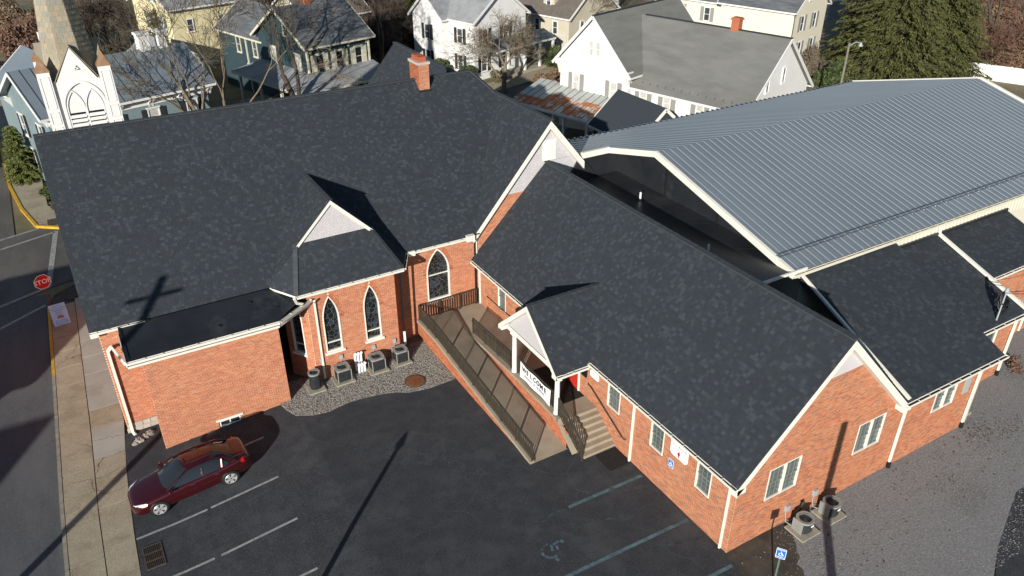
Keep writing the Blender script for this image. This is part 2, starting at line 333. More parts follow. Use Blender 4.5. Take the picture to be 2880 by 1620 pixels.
def minus(a, b):
    out = []
    for (s, e) in a:
        cur = [(s, e)]
        for (p, q) in b:
            nx = []
            for (x, y) in cur:
                if q <= x or p >= y: nx.append((x, y)); continue
                if p > x: nx.append((x, p))
                if q < y: nx.append((q, y))
            cur = nx
        out += cur
    return out
CH_, BL_ = .0677, .2135
def brickwork(P, u, poly, holes, n, pieces, back, v=V((0, 0, 1)), proud=.009):
    """courses of brick on a wall: P origin, u along, v up, n outward; poly/holes in (u,v)"""
    P, u, v, n = V(P), V(u), V(v), V(n); ys = [p[1] for p in poly]; j0 = math.floor(min(ys)/CH_); j1 = math.ceil(max(ys)/CH_)
    for j in range(j0, j1):
        y0 = max(j*CH_, min(ys)); y1 = min((j+1)*CH_, max(ys)); ym = (y0+y1)/2
        if y1-y0 < .015: continue
        hs = []
        for h in holes: hs += spans(h, ym)
        for (a, b) in minus(spans(poly, ym), hs):
            if b-a < .02: continue
            back.face([P+u*a+v*y0, P+u*b+v*y0, P+u*b+v*y1, P+u*a+v*y1])
            off = (.5 if j % 2 else 0)*BL_; k = math.floor((a-off)/BL_)
            while True:
                s = max(a, off+k*BL_+.007); e = min(b, off+(k+1)*BL_-.007)
                if off+k*BL_ > b: break
                if e-s > .03: pieces.append((P+u*s+v*(y0+.0075), u*(e-s), v*max(y1-y0-.015, .01), n*(proud+random.uniform(-.002, .002))))
                k += 1
def rowlock(P, u, v, n, a0, a1, b0, h, pieces, proud=.02, w=.0677):
    P, u, v, n = V(P), V(u), V(v), V(n); k = max(1, round((a1-a0)/w)); w = (a1-a0)/k
    for i in range(k): pieces.append((P+u*(a0+i*w+.005)+v*b0, u*(w-.01), v*h, n*proud))
def shingles(P, u, s, poly, pieces, base, ex=.145, wmin=.1, wmax=.22, t=.014, n=None):
    """P origin; u along the eave, s up the slope (unit), poly in (u,s)"""
    P, u, s = V(P), V(u).normalized(), V(s).normalized(); n = u.cross(s).normalized()
    if n.z < 0: n = -n
    base.face([P+u*a+s*b-n*.006 for a, b in poly]); bs = [p[1] for p in poly]
    j = 0; y = min(bs)
    while y < max(bs)-.03:
        y1 = min(y+ex, max(bs)); ym = (y+y1)/2
        for (a, b) in spans(poly, ym):
            x = a-random.uniform(0, .2)
            while x < b:
                wd = random.uniform(wmin, wmax); s0, e0 = max(a, x), min(b, x+wd-.004)
                if e0-s0 > .02: pieces.append((P+u*s0+s*y, u*(e0-s0), s*(y1-y+.012), n*(t*random.choice((.7, 1, 1, 1.35)))))
                x += wd
        y += ex
def caps(a, b, w, pieces, n, step=.2, t=.045):
    """ridge cap shingles from a to b"""
    a, b, n = V(a), V(b), V(n).normalized(); d = b-a; L = d.length; d.normalize(); r = d.cross(n).normalized(); k = int(L/step)
    for i in range(k): pieces.append((a+d*(i*L/k)-r*w/2-n*.01, r*w, d*(L/k*.985), n*(t+.006*(i % 2))))
def text_mesh(txt, size, M, mat, parent, name, align='CENTER', ext=.002, bold=0):
    c = bpy.data.curves.new(name, 'FONT'); c.body = txt; c.size = size; c.align_x = align; c.align_y = 'CENTER'; c.extrude = ext; c.offset = bold; c.resolution_u = 2
    to = bpy.data.objects.new(name, c); me = bpy.data.meshes.new_from_object(to); bpy.data.objects.remove(to); me.materials.clear(); me.materials.append(MATS[mat])
    o = bpy.data.objects.new(name, me); link(o, parent); o.matrix_local = INV[parent.name] @ M; return o
def fmat(P, u, v, n):
    P, u, v, n = V(P), V(u), V(v), V(n); return Matrix(((u.x, v.x, n.x, P.x), (u.y, v.y, n.y, P.y), (u.z, v.z, n.z, P.z), (0, 0, 0, 1)))
X, Y, Z = V((1, 0, 0)), V((0, 1, 0)), V((0, 0, 1))
def window(parent, P, u, n, a0, a1, z0, z1, fw=.06, frame='trim', glass='glass_blind', cols=3, rows=2, sashes=2, sill=True, shut=None, sw=.42, proud=.025, deep=.09, hood=False, name='window'):
    """double-hung window: frame part with panes, glazing bars, sill and shutters as its sub-parts. P,u,n frame; (a,z) extents outside the frame"""
    P, u, n = V(P), V(u), V(n); f = MB()
    f.pbox(P, u, Z, n, a0, a0+fw, z0, z1, -deep, proud); f.pbox(P, u, Z, n, a1-fw, a1, z0, z1, -deep, proud)
    f.pbox(P, u, Z, n, a0+fw, a1-fw, z0, z0+fw, -deep, proud-.004); f.pbox(P, u, Z, n, a0+fw, a1-fw, z1-fw, z1, -deep, proud-.004)
    fo = f.build(name, frame, parent); zi = z0+fw; zh = (z1-fw-zi)/sashes; gb = MB()
    for k in range(sashes):
        g = MB(); dd = -deep*.45 if k == sashes-1 else -deep*.7
        g.pbox(P, u, Z, n, a0+fw, a1-fw, zi+k*zh, zi+(k+1)*zh, dd-.01, dd); g.build('pane', glass, fo)
        if cols:
            b0, b1 = zi+k*zh, zi+(k+1)*zh
            gb.pbox(P, u, Z, n, a0+fw, a1-fw, b0, b0+.035, dd+.001, dd+.03); gb.pbox(P, u, Z, n, a0+fw, a1-fw, b1-.035, b1, dd+.001, dd+.03)
            for c in range(1, cols): x = a0+fw+(a1-a0-2*fw)*c/cols; gb.pbox(P, u, Z, n, x-.009, x+.009, b0+.035, b1-.035, dd+.001, dd+.014)
            for r in range(1, rows): z = b0+(b1-b0)*r/rows; gb.pbox(P, u, Z, n, a0+fw, a1-fw, z-.009, z+.009, dd+.002, dd+.016)
        elif k: z = zi+k*zh; gb.pbox(P, u, Z, n, a0+fw, a1-fw, z-.025, z+.025, dd-.03, dd+.02)
    if gb.v: gb.build('glazing_bars', 'muntin' if cols else frame, fo)
    if sill: MB().pbox(P, u, Z, n, a0-.05, a1+.05, z0-.06, z0-.002, -.02, proud+.05).build('sill', frame, fo)
    if hood:
        MB().pbox(P, u, Z, n, a0-.06, a1+.06, z1+.002, z1+.10, -.01, proud+.07).build('hood', frame, fo)
    if shut:
        for (x0, x1) in ((a0-sw-.01, a0-.01), (a1+.01, a1+sw+.01)):
            m = MB(); m.pbox(P, u, Z, n, x0, x1, z0, z1, .002, .035)
            k = int((z1-z0)/.16)
            for i in range(k): m.pbox(P, u, Z, n, x0+.05, x1-.05, z0+.06+i*(z1-z0-.1)/k, z0+.13+i*(z1-z0-.1)/k, .036, .048)
            m.build('shutter', shut, fo)
    return fo
def lancet(c, a, z0, zs, za, k=10):
    """pointed-arch outline, centre c, half width a, sill z0, springing zs, apex za"""
    r = za-zs; R = (a*a+r*r)/(2*a); pts = [(c-a, z0), (c+a, z0)]
    t1 = math.asin(min(1, r/R))
    for i in range(k+1): t = t1*i/k; pts.append((c+a-R+R*math.cos(t), zs+R*math.sin(t)))
    for i in range(k, -1, -1): t = t1*i/k; pts.append((c-a+R-R*math.cos(t), zs+R*math.sin(t)))
    out = []
    for p in pts:
        if not out or abs(p[0]-out[-1][0])+abs(p[1]-out[-1][1]) > 1e-5: out.append(p)
    return out
def ring(m, P, u, n, o, i, d0, d1):
    P, u, n = V(P), V(u), V(n); q = lambda p, d: P+u*p[0]+Z*p[1]+n*d; k = len(o)
    for j in range(k):
        l = (j+1) % k
        m.face([q(i[j], d1), q(i[l], d1), q(o[l], d1), q(o[j], d1)]); m.face([q(o[j], d1), q(o[l], d1), q(o[l], d0), q(o[j], d0)]); m.face([q(i[l], d1), q(i[j], d1), q(i[j], d0), q(i[l], d0)])
def gothic(parent, P, u, n, c, a, z0, zs, za, pieces, transom=None, back=None):
    """leaded lancet window: frame, stained pane, sill, transom; brick arch rings go to pieces. returns hole outline"""
    P, u, n = V(P), V(u), V(n); o = lancet(c, a, z0, zs, za); i = lancet(c, a-.06, z0+.06, zs, za-.085)
    f = MB(); ring(f, P, u, n, o, i, -.12, .03); fo = f.build('window', 'trim', parent)
    g = MB(); g.face([P+u*p[0]+Z*p[1]-n*.085 for p in i]); g.build('pane', 'stained_glass', fo)
    MB().pbox(P, u, Z, n, c-a-.09, c+a+.09, z0-.11, z0-.001, -.02, .11).build('sill', 'trim', fo)
    if transom:
        t = MB()
        for z in transom: t.pbox(P, u, Z, n, c-a+.07, c+a-.07, z-.025, z+.025, -.083, -.03)
        t.build('transom', 'trim', fo)
    for kx, dr in ((.02, .0), (.13, .0)):
        aa, zz = a+kx, za+kx*1.3; r = zz-zs; R = (aa*aa+r*r)/(2*aa); t1 = math.asin(min(1, r/R)); k = int(R*t1/.072)
        for s in (1, -1):
            for q in range(k):
                t = t1*(q+.5)/k; cx = c+s*(aa-R); d = u*(s*math.cos(t))+Z*math.sin(t); tn = u*(-s*math.sin(t))+Z*math.cos(t)
                pieces.append((P+u*cx+Z*zs+d*R-tn*.03, d*.10, tn*.06, n*(.016 if kx < .1 else .012)))
    A = lancet(c, a+.235, zs, zs, za+.31)[2:]; B = lancet(c, a, zs, zs, za)[2:]
    if back is not None:
        for q in range(min(len(A), len(B))-1): back.face([P+u*p[0]+Z*p[1]-n*.001 for p in (A[q], A[q+1], B[q+1], B[q])])
    return [o, lancet(c, a+.235, zs-.001, zs, za+.31)]
def gutter(parent, a, b, out, w=.13, h=.11, name='gutter', front='trim'):
    """open trough from a to b (top inner edge), out = horizontal unit vector away from the wall"""
    a, b, out = V(a), V(b), V(out).normalized(); d = (b-a).normalized(); L = (b-a).length
    m = MB(); q = lambda s, o, z: a+d*s+out*o+Z*z
    m.c = 0; m.hexa([q(0, w-.012, -h), q(L, w-.012, -h), q(L, w, -h), q(0, w, -h)], [q(0, w-.012, .0), q(L, w-.012, .0), q(L, w+.012, .0), q(0, w+.012, .0)])
    m.c = 1; m.hexa([q(0, 0, -h), q(L, 0, -h), q(L, w-.012, -h), q(0, w-.012, -h)], [q(0, 0, -h+.02), q(L, 0, -h+.02), q(L, w-.012, -h+.02), q(0, w-.012, -h+.02)])
    m.c = 0; m.hexa([q(0, -.012, -h), q(L, -.012, -h), q(L, 0, -h), q(0, 0, -h)], [q(0, -.012, -.01), q(L, -.012, -.01), q(L, 0, -.01), q(0, 0, -.01)])
    for e in (0, L-.012): m.hexa([q(e, 0, -h+.02), q(e+.012, 0, -h+.02), q(e+.012, w-.012, -h+.02), q(e, w-.012, -h+.02)], [q(e, 0, -.006), q(e+.012, 0, -.006), q(e+.012, w-.012, -.006), q(e, w-.012, -.006)])
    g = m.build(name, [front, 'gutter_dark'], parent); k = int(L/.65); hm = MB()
    for i in range(1, k): s = L*i/k; hm.hexa([q(s-.012, -.02, -.012), q(s+.012, -.02, -.012), q(s+.012, w, -.012), q(s-.012, w, -.012)], [q(s-.012, -.02, .006), q(s+.012, -.02, .006), q(s+.012, w, .006), q(s-.012, w, .006)])
    if hm.v: hm.build('hanger', front, g)
    return g
# ------------------------------------------------------------------ ground
AL = math.radians(16); UX = V((math.cos(AL), math.sin(AL), 0)); VX = V((-math.sin(AL), math.cos(AL), 0))
def uv(u, v, z=0): p = UX*u+VX*v; return V((p.x, p.y, z))
def vof(x, y): return -x*math.sin(AL)+y*math.cos(AL)
def gz(x):   # the lot rises from the street
    return np.interp(x, [-4.3, -1.8, 0, 6], [-.57, -.47, -.45, 0.0])
def gzz(x, y):
    t = min(1, max(0, (vof(x, y)-44)/4)); return float(np.interp(x, [-3.3, -1.2, 0, 6], [-.66, -.62, -.5, 0.0]))*(1-t)-.58*t
def grid(xs, ys, f):
    m = MB(); n = len(ys); m.v = [(x, y, f(x, y)) for x in xs for y in ys]
    m.f = [(i*n+j, (i+1)*n+j, (i+1)*n+j+1, i*n+j+1) for i in range(len(xs)-1) for j in range(n-1)]; m.m = [0]*len(m.f); return m
xs = [-900, -300, -100, -50, -30, -20, -12, -8, -3.3, -1.2, 0, 2, 4, 6, 9, 12, 16, 20, 25, 30, 35, 40, 45, 50, 55, 60, 70, 80, 95, 120, 160, 250, 500, 1200]
ys = [-400, -100, -40, -10, 0, 10, 20, 25, 30, 35, 40, 44, 48, 52, 56, 60, 64, 68, 72, 78, 84, 90, 100, 115, 140, 200, 350, 700, 1500]
grid(xs, ys, lambda x, y: gzz(x, y)-.035).build('ground', 'grass_dry', kind='structure', local=True)
lot = grid([-1.85, 0, 3, 6, 10, 14, 17.4], [4, 12, 20, 26, 33.2], lambda x, y: float(gz(x))).build('parking_lot', 'asphalt', kind='structure', local=True)
grid([-12.4, -3.45], [-20, 0, 20, 40, 49.6], lambda x, y: -.585).build('street', 'road', kind='structure', local=True)
m = MB(); q = [uv(-60, 49.4, -.578), uv(-60, 58.9, -.578), uv(160, 58.9, -.578), uv(160, 49.4, -.578)]
m.face(q[::-1]).build('cross_street', 'road2', kind='structure', local=True)
MB().face([(-12.4, 58, -.572), (-5.0, 58.5, -.572), (-6.0, 150, -.572), (-14, 150, -.572)]).build('far_street', 'road2', kind='structure', local=True)
# far pavement with its corner, grass behind
m = MB(); c = [(-2.0, 59.35), (-3.55, 60.55), (-4.35, 64.4), (-5.0, 69.9), (-6.2, 100), (-3.2, 100), (-2.7, 64), (-1.8, 62.2)]
cc = [V((x, y, -.5)) for x, y in c]+[uv(30, 62.0, -.5), uv(120, 62.0, -.5), uv(120, 59.2, -.5), uv(18, 59.2, -.5)]
m.prism([p+Z*-.1 for p in cc], (0, 0, .16)).build('far_pavement', 'walk_tan', kind='structure', local=True)
k = MB()
for (a, b) in zip(c[1:4], c[2:5]): k.bar((a[0]-.06, a[1], -.5), (b[0]-.06, b[1], -.5), .2, .2)
k.bar((-2.2, 59.4, -.5), (-3.6, 60.5, -.5), .2, .19); far_kerb = k.build('kerb', 'kerb_yellow', kind='structure', local=True)
MB().box(-2.9, -1.6, 59.9, 61.2, -.5, -.434).build('kerb_ramp_plate', 'iron', kind='structure', local=True)
# near sidewalk: two rows of slabs, each its own piece
sw = MB(); sw.prism([(-4.2, 0, -.62), (-1.86, 0, -.62), (-1.3, 40, -.62), (-1.0, 47.0, -.62), (-1.4, 50.4, -.62), (-3.2, 49.2, -.62), (-3.72, 47.5, -.62)], (0, 0, .11)); sw = sw.build('sidewalk', 'dirt', kind='structure', local=True)
slab_tex = ['walk_tan', 'walk_tan', 'walk_tan', 'walk_grey']
def kx(y): return np.interp(y, [20, 26, 30, 40, 48], [-4.22, -4.15, -4.06, -3.72, -3.5])
def mx(y): return np.interp(y, [20, 25, 28.6, 34.4, 45, 48], [-3.05, -2.94, -2.87, -2.6, -2.28, -2.2])
def ix(y): return np.interp(y, [20, 24.3, 27.3, 31, 34.2, 43.3, 48], [-1.9, -1.84, -1.74, -1.5, -1.16, -1.12, -1.1])
random.seed(3); y = 18.0; i = 0
while y < 47.2:
    y1 = y+random.choice((1.55, 1.75, 2.3)); 
    for (fa, fb, off) in ((kx, mx, 0), (mx, ix, .5)):
        ya, yb = y+off, min(y1+off, 48.0); g = .018; dz = random.uniform(-.006, .006)
        tn = 'walk_grey' if (fa is mx and (30.5 < ya < 33 or ya > 34.6)) else 'walk_tan'
        s = MB(); s.hexa([(fa(ya)+g, ya+g, -.52), (fb(ya)-g, ya+g, -.52), (fb(yb)-g, yb-g, -.52), (fa(yb)+g, yb-g, -.52)], [(fa(ya)+g, ya+g, -.462+dz), (fb(ya)-g, ya+g, -.455+dz), (fb(yb)-g, yb-g, -.455-dz), (fa(yb)+g, yb-g, -.462-dz)])
        s.build('slab', tn, sw, local=True)
    y = y1
for a, b, mt in ((2, 30, 'kerb_stone'), (30, 39.9, 'kerb_stone'), (39.9, 43.6, 'kerb_yellow'), (43.6, 47.6, 'kerb_yellow')):
    k = MB(); n = 8
    for j in range(n):
        y0, y1 = a+(b-a)*j/n+.01, a+(b-a)*(j+1)/n-.004; x0, x1 = kx(y0), kx(y1); h = random.uniform(-.008, .006)
        k.hexa([(x0-.16, y0, -.6), (x0-.005, y0, -.6), (x1-.005, y1, -.6), (x1-.16, y1, -.6)], [(x0-.15, y0, -.458+h), (x0-.005, y0, -.454+h), (x1-.005, y1, -.454+h), (x1-.15, y1, -.458+h)])
    k.build('kerb', mt, kind='structure', local=True)
MB().prism([(-2.75, 48.3, -.5), (-1.5, 49.6, -.5), (-1.25, 49.0, -.5), (-2.3, 47.9, -.5)], (0, 0, .052)).build('kerb_ramp_plate', 'iron', kind='structure', local=True)
# street markings
def stripe(p, q, w, z, mat, name='painted_line'):
    m = MB(); p, q = V((*p, 0)), V((*q, 0)); d = (q-p).normalized(); r = V((-d.y, d.x, 0))*w/2; n = max(1, int((q-p).length/1.0))
    for i in range(n):
        a, b = p.lerp(q, i/n), p.lerp(q, (i+1)/n); zz = lambda c: (float(gz(c.x)) if z is None else z)+.006
        m.face([(*(a-r).xy, zz(a)), (*(b-r).xy, zz(b)), (*(b+r).xy, zz(b)), (*(a+r).xy, zz(a))])
    return m.build(name, mat, kind='structure', local=True)
stripe((-9.5, 58.3), (-3.5, 60.2), .22, -.574, 'paint_white'); stripe((-12, 55.6), (-2.6, 59.0), .22, -.574, 'paint_white'); stripe((-2.5, 59.1), (-3.45, 50.45), .32, -.574, 'paint_white')
stripe((-12, 46.7), (-3.45, 50.5), .3, -.573, 'paint_white'); stripe((-12, 42.6), (-3.75, 48.2), .22, -.578, 'paint_white')
stripe((-1.74, 26.2), (1.0, 26.3), .11, None, 'paint_white'); stripe((1.15, 26.32), (4.0, 26.47), .11, None, 'paint_white')
stripe((-1.5, 23.55), (.7, 23.6), .11, None, 'paint_white'); stripe((.95, 23.6), (4.0, 23.75), .11, None, 'paint_white'); stripe((-1.5, 20.9), (3.9, 20.95), .11, None, 'paint_white'); stripe((1.0, 29.15), (4.15, 29.3), .11, None, 'paint_white')
stripe((12.05, 18.63), (13.6, 18.6), .15, None, 'paint_faint'); stripe((13.6, 18.6), (17.3, 18.53), .15, None, 'paint_blue'); stripe((10.6, 15.82), (13.5, 15.75), .15, None, 'paint_blue'); stripe((13.5, 15.75), (17.3, 15.66), .15, None, 'paint_blue'); stripe((12.0, 13.2), (17.2, 13.1), .15, None, 'paint_blue')
stripe((13.9, 17.6), (15.6, 16.9), .12, None, 'paint_faint'); stripe((15.2, 15.2), (17.0, 14.7), .12, None, 'paint_faint'); stripe((4.5, 23.2), (9.5, 20.4), .05, None, 'paint_faint', 'tyre_scuff'); stripe((6.0, 27.8), (10.5, 23.0), .06, None, 'paint_faint', 'tyre_scuff')
# worn wheelchair symbol, stencilled pieces
m = MB(); sz = .006
def sarc(cx, cy, r, a0, a1, w, n=6):
    for i in range(n):
        t0, t1 = math.radians(a0+(a1-a0)*i/n), math.radians(a0+(a1-a0)*(i+.92)/n)
        m.face([(cx+(r-w)*math.cos(t0), cy+(r-w)*math.sin(t0), sz), (cx+(r+w)*math.cos(t0), cy+(r+w)*math.sin(t0), sz), (cx+(r+w)*math.cos(t1), cy+(r+w)*math.sin(t1), sz), (cx+(r-w)*math.cos(t1), cy+(r-w)*math.sin(t1), sz)])
sarc(11.75, 17.1, .33, 75, 150, .045, 3); sarc(11.75, 17.1, .33, 165, 195, .05, 2); sarc(11.75, 17.1, .33, 200, 290, .05, 3)
for (x0, y0, x1, y1, w) in ((11.82, 17.05, 11.92, 17.32, .05), (12.02, 17.0, 12.1, 17.2, .05), (12.0, 17.3, 12.28, 17.33, .05), (11.72, 16.7, 11.8, 16.55, .06)):
    a, b = V((x0, y0, sz)), V((x1, y1, sz)); d = (b-a).normalized(); r = V((-d.y, d.x, 0))*w; m.face([a-r, b-r, b+r, a+r])
m.face([(12.38+.09*math.cos(t*.785), 17.27+.09*math.sin(t*.785), sz) for t in range(8)])
m.build('painted_wheelchair_symbol', 'paint_blue', kind='structure', local=True)
# gravel yard and dirt on the right
rj = random.Random(8); jag = lambda a, b, n_, w_: [(a[0]+(b[0]-a[0])*i/n_+rj.uniform(-w_, w_)*(0 < i), a[1]+(b[1]-a[1])*i/n_+rj.uniform(-w_, w_)*(0 < i)) for i in range(n_)]
MB().face([(x_, y_, .004) for x_, y_ in jag((17.35, 13.7), (17.25, 6.0), 14, .12)+[(17.25, 6.0), (22.0, 6.0), (22.0, 13.7)]]).build('dirt_patch', 'dirt', kind='structure', local=True)
m = MB(); m.face([(19.3, 13.7, .008), (32.2, 13.7, .008), (32.2, 15.25, .008), (37.2, 15.25, .008), (37.2, 16.95, .008), (60, 16.95, .008), (60, 11, .008), (30, 9.9, .008), (26.6, 8.6, .008), (20.5, 5.6, .008)]+[(x_, y_, .008) for x_, y_ in jag((18.0, 6.2), (19.0, 11.2), 12, .2)+jag((19.0, 11.2), (20.9, 13.6), 12, .16)])
m.build('gravel_yard', 'yard_gravel', kind='structure', local=True)
MB().face([(18, 4, -.002), (26.6, 8.6, -.002), (30, 9.9, -.002), (60, 11, -.002), (80, 0, -.002), (30, -10, -.002), (17.4, 4, -.002)]).build('shade_sheet', 'asphalt', kind='structure', local=True)  # dark asphalt sheet standing in for a shadow beyond the gravel
bed = [(5.45, 31.2), (5.55, 30.6), (5.85, 29.85), (6.5, 29.5), (7.28, 29.36), (8.28, 29.55), (9.1, 29.5), (9.7, 29.4), (10.58, 29.15), (11.09, 28.8), (12.08, 28.6), (13.7, 28.65), (13.7, 33.2), (5.9, 33.2)]
gb = MB(); gb.prism([(x, y, -.08) for x, y in bed], (0, 0, .105)); gb = gb.build('gravel_bed', 'gravel_base', kind='structure', local=True)
def inpoly(x, y, poly):
    return any(a <= x <= b for a, b in spans(poly, y))
def stones(n, sampler, r0, r1, z, mat, name, lab=None, flat=.6, parent=None):
    rs = np.random.RandomState(5); vs = []; fs = []; oct_ = np.array([(1, 0, 0), (0, 1, 0), (-1, 0, 0), (0, -1, 0), (0, 0, 1)], float)
    F = [(0, 1, 4), (1, 2, 4), (2, 3, 4), (3, 0, 4)]; c = 0
    for _ in range(n):
        x, y = sampler(rs)
        if x is None: continue
        r = rs.uniform(r0, r1); a = rs.uniform(0, 6.3); v = oct_*np.array([r*rs.uniform(.7, 1.3), r*rs.uniform(.7, 1.3), r*flat])+rs.uniform(-.25, .25, (5, 3))*r
        ca, sa = math.cos(a), math.sin(a); vs += [(x+p[0]*ca-p[1]*sa, y+p[0]*sa+p[1]*ca, z+p[2]) for p in v]; fs += [(c+i, c+j, c+k_) for i, j, k_ in F]; c += 5
    m = MB(); m.v = vs; m.f = fs; m.m = [0]*len(fs); return m.build(name, mat, parent, local=True, kind='stuff')
def s_bed(rs):
    x, y = rs.uniform(5.5, 13.6), rs.uniform(28.6, 32.6); return (x, y) if inpoly(x, y, bed) else (None, None)
tag(stones(15000, s_bed, .022, .05, .024, 'gravel_stone', 'gravel_stones'), 'loose grey gravel stones filling the bed below the arched windows', 'gravel')
def s_yard(rs):
    x = rs.uniform(18.5, 44); y = rs.uniform(7.0, 13.6 if x < 32 else 15.2); return (x, max(6.0, y)) if (x > 20.6 or y < 11.2) and (y > 8.0 or x < 25) else (None, None)
tag(stones(22000, s_yard, .014, .032, .008, 'yard_stone', 'yard_stones'), 'scattered pale crushed stone on the gravel yard', 'gravel')
def s_leaf(rs):
    k = rs.randint(4)
    if k == 0: return rs.normal(32.3, .9), 13.0+rs.normal(0, .25)
    if k == 1: return rs.uniform(25, 36), rs.uniform(11.2, 13.4)
    if k == 2: return rs.normal(33.5, 1.0), 12.4+rs.normal(0, .3)
    return rs.uniform(20, 32), rs.uniform(10, 13.5)
tag(stones(420, s_leaf, .025, .05, .012, 'dead_leaf', 'fallen_leaves', flat=.35), 'brown dead leaves strewn over the gravel by the brick wing', 'leaves')

def s_edge(rs):
    x = rs.uniform(17.5, 21.0); y = rs.uniform(8.0, 13.5); d_ = (x-17.8)*.9-(y-7.5)*.36; return (x, y) if rs.uniform() < max(.05, min(1, .5+d_*.9)) else (None, None)
tag(stones(2600, s_edge, .014, .034, .012, 'yard_stone', 'edge_stones'), 'thin scatter of stones where gravel meets the bare dirt', 'gravel')
# ------------------------------------------------------------------ church
CHU = thing('church', 'red brick church with steep charcoal shingle roof, arched windows and slate steeple', 'church', (8, 38, -.45))
EV, EZ, SL = 32.85, 5.33, .89; RY = 40.14; RZ = EZ+SL*(RY-EV); TX, TZ, TS = 21.74, 10.75, 1.17; WY = 33.2
def nz(y): return EZ+SL*(y-EV)
bp, mo = [], MB()      # bricks, mortar
ch_wall = MB()
# ---- nave front wall
NW = (0, WY, 0); nh = gothic(CHU, NW, X, -Y, 15.0, .66, 1.93, 3.55, 4.93, bp, transom=[3.42], back=mo)
brickwork(NW, X, [(-1.1, .02), (1.2, .02), (1.2, 5.25), (-1.1, 5.25)], [], -Y, bp, mo)
brickwork(NW, X, [(12.4, -.05), (17.43, -.05), (17.43, 5.25), (12.4, 5.25)], nh, -Y, bp, mo)
# ---- transept gable brick + siding
brickwork(NW, X, [(17.43, 3.3), (21.5, 7.05), (18.74, 7.05), (17.43, 5.5)], [], -Y, bp, mo)
gs = MB(); tp = []
g0 = lambda z: 21.74-(10.62-z)/TS
P_ = V((0, WY, 0)); gs.face([(18.6, WY, 7.03), (21.74+(10.62-7.03)/TS, WY, 7.03), (21.74, WY, 10.62)])
z = 7.03
while z < 10.5:
    a, b = g0(z+.05), 2*21.74-g0(z+.05)
    x = a
    while x < b-.05: w_ = min(.28, b-x); tp.append((V((x, WY, z)), X*(w_-.006), Z*.15, -Y*.014)); x += w_
    z += .155
tr = gs.build('gable_siding', 'lavender', CHU); emit(tp, tr, 'siding_shingle', 'lavender', limit=160)
v = MB(); v.box(21.42, 22.25, WY-.05, WY-.01, 8.5, 9.62)
for i in range(11): v.hexa([(21.5, WY-.075, 8.57+i*.09), (22.17, WY-.075, 8.57+i*.09), (22.17, WY-.05, 8.6+i*.09), (21.5, WY-.05, 8.6+i*.09)], [(21.5, WY-.07, 8.6+i*.09), (22.17, WY-.07, 8.6+i*.09), (22.17, WY-.05, 8.65+i*.09), (21.5, WY-.05, 8.65+i*.09)])
v.build('gable_vent', 'trim', CHU)
MB().box(17.17, 17.33, WY-.08, WY-.012, 3.9, 5.1).build('downspout', 'trim', CHU)
MB().bar((17.2, WY-.06, 5.0), (17.2, WY-.06, .9), .08, .07, up=(0, 1, 0)).build('downspout', 'black', CHU)
# ---- flat-roofed block
BYY = 31.12
bl = MB(); brickwork((0, BYY, 0), X, [(.2, -.45), (5.98, -.02), (5.98, 4.45), (.2, 4.45)], [[(2.6, -.25), (3.6, -.25), (3.6, .12), (2.6, .12)]], -Y, bp, mo)
wm = window(CHU, (0, BYY, 0), X, -Y, 2.64, 3.58, -.22, .12, fw=.05, frame='trim_white', glass='glass_dark', cols=0, sashes=1, sill=False, name='basement_window')
m = MB(); m.box(2.5, 3.72, BYY-.05, BYY+.02, .125, .22); m.box(3.08, 3.13, BYY-.02, BYY+.02, -.17, .07); m.build('lintel', 'trim_white', wm)
# ---- bay
BY = 31.95; BP = (0, BY, 0)
bh = gothic(CHU, BP, X, -Y, 8.66, .42, 1.5, 3.3, 4.62, bp, transom=[2.0], back=mo)+gothic(CHU, BP, X, -Y, 10.73, .42, 1.5, 3.3, 4.62, bp, transom=[2.0], back=mo)
brickwork(BP, X, [(7.62, -.02), (12.05, -.02), (12.05, 5.2), (7.62, 5.2)], bh, -Y, bp, mo)
A0, A1 = V((6.75, WY, 0)), V((7.62, BY, 0)); cu = (A1-A0).normalized(); cl = (A1-A0).length; cn = V((cu.y, -cu.x, 0))
chh = gothic(CHU, A0, cu, cn, .72, .36, 1.5, 3.3, 4.5, bp, transom=[2.0], back=mo); brickwork(A0, cu, [(0, -.02), (cl, -.02), (cl, 5.2), (0, 5.2)], chh, cn, bp, mo)
A0, A1 = V((12.05, BY, 0)), V((12.75, WY, 0)); cu = (A1-A0).normalized(); cl = (A1-A0).length; cn = V((cu.y, -cu.x, 0))
brickwork(A0, cu, [(0, -.02), (cl, -.02), (cl, 5.2), (0, 5.2)], [], cn, bp, mo)
# ---- chimney
CX0, CX1, CY0, CY1 = 17.36, 17.98, 39.55, 40.75
cb, cm = [], MB()
brickwork((0, CY0, 0), X, [(CX0, nz(CY0)-.2), (CX1, nz(CY0)-.2), (CX1, 12.75), (CX0, 12.75)], [], -Y, cb, cm)
brickwork((CX0, 0, 0), -Y, [(-CY1, nz(CY0)-.4), (-CY0, nz(CY0)-.4), (-CY0, 12.75), (-CY1, 12.75)], [], -X, cb, cm)
cm.box(CX0, CX1, CY0+.002, CY1, 10.8, 12.75)
cho = cm.build('chimney', 'mortar', CHU); emit(cb, cho, 'chimney_brick', 'brick_chimney', limit=300)
MB().box(CX0-.06, CX1+.06, CY0-.06, CY1+.06, 12.7, 12.84).build('crown', 'stone_pale', cho)
f = MB(); f.box(CX0+.1, CX1-.1, CY0+.1, CY0+.52, 12.84, 13.1); f.box(CX0+.1, CX1-.1, CY0+.64, CY1-.1, 12.84, 13.1); f.build('flue', 'clay_flue', cho); 
MB().box(CX0-.07, CX1+.07, CY0-.09, CY0-.02, nz(CY0-.1)-.05, nz(CY0-.1)+.13).build('flashing', 'membrane', cho)
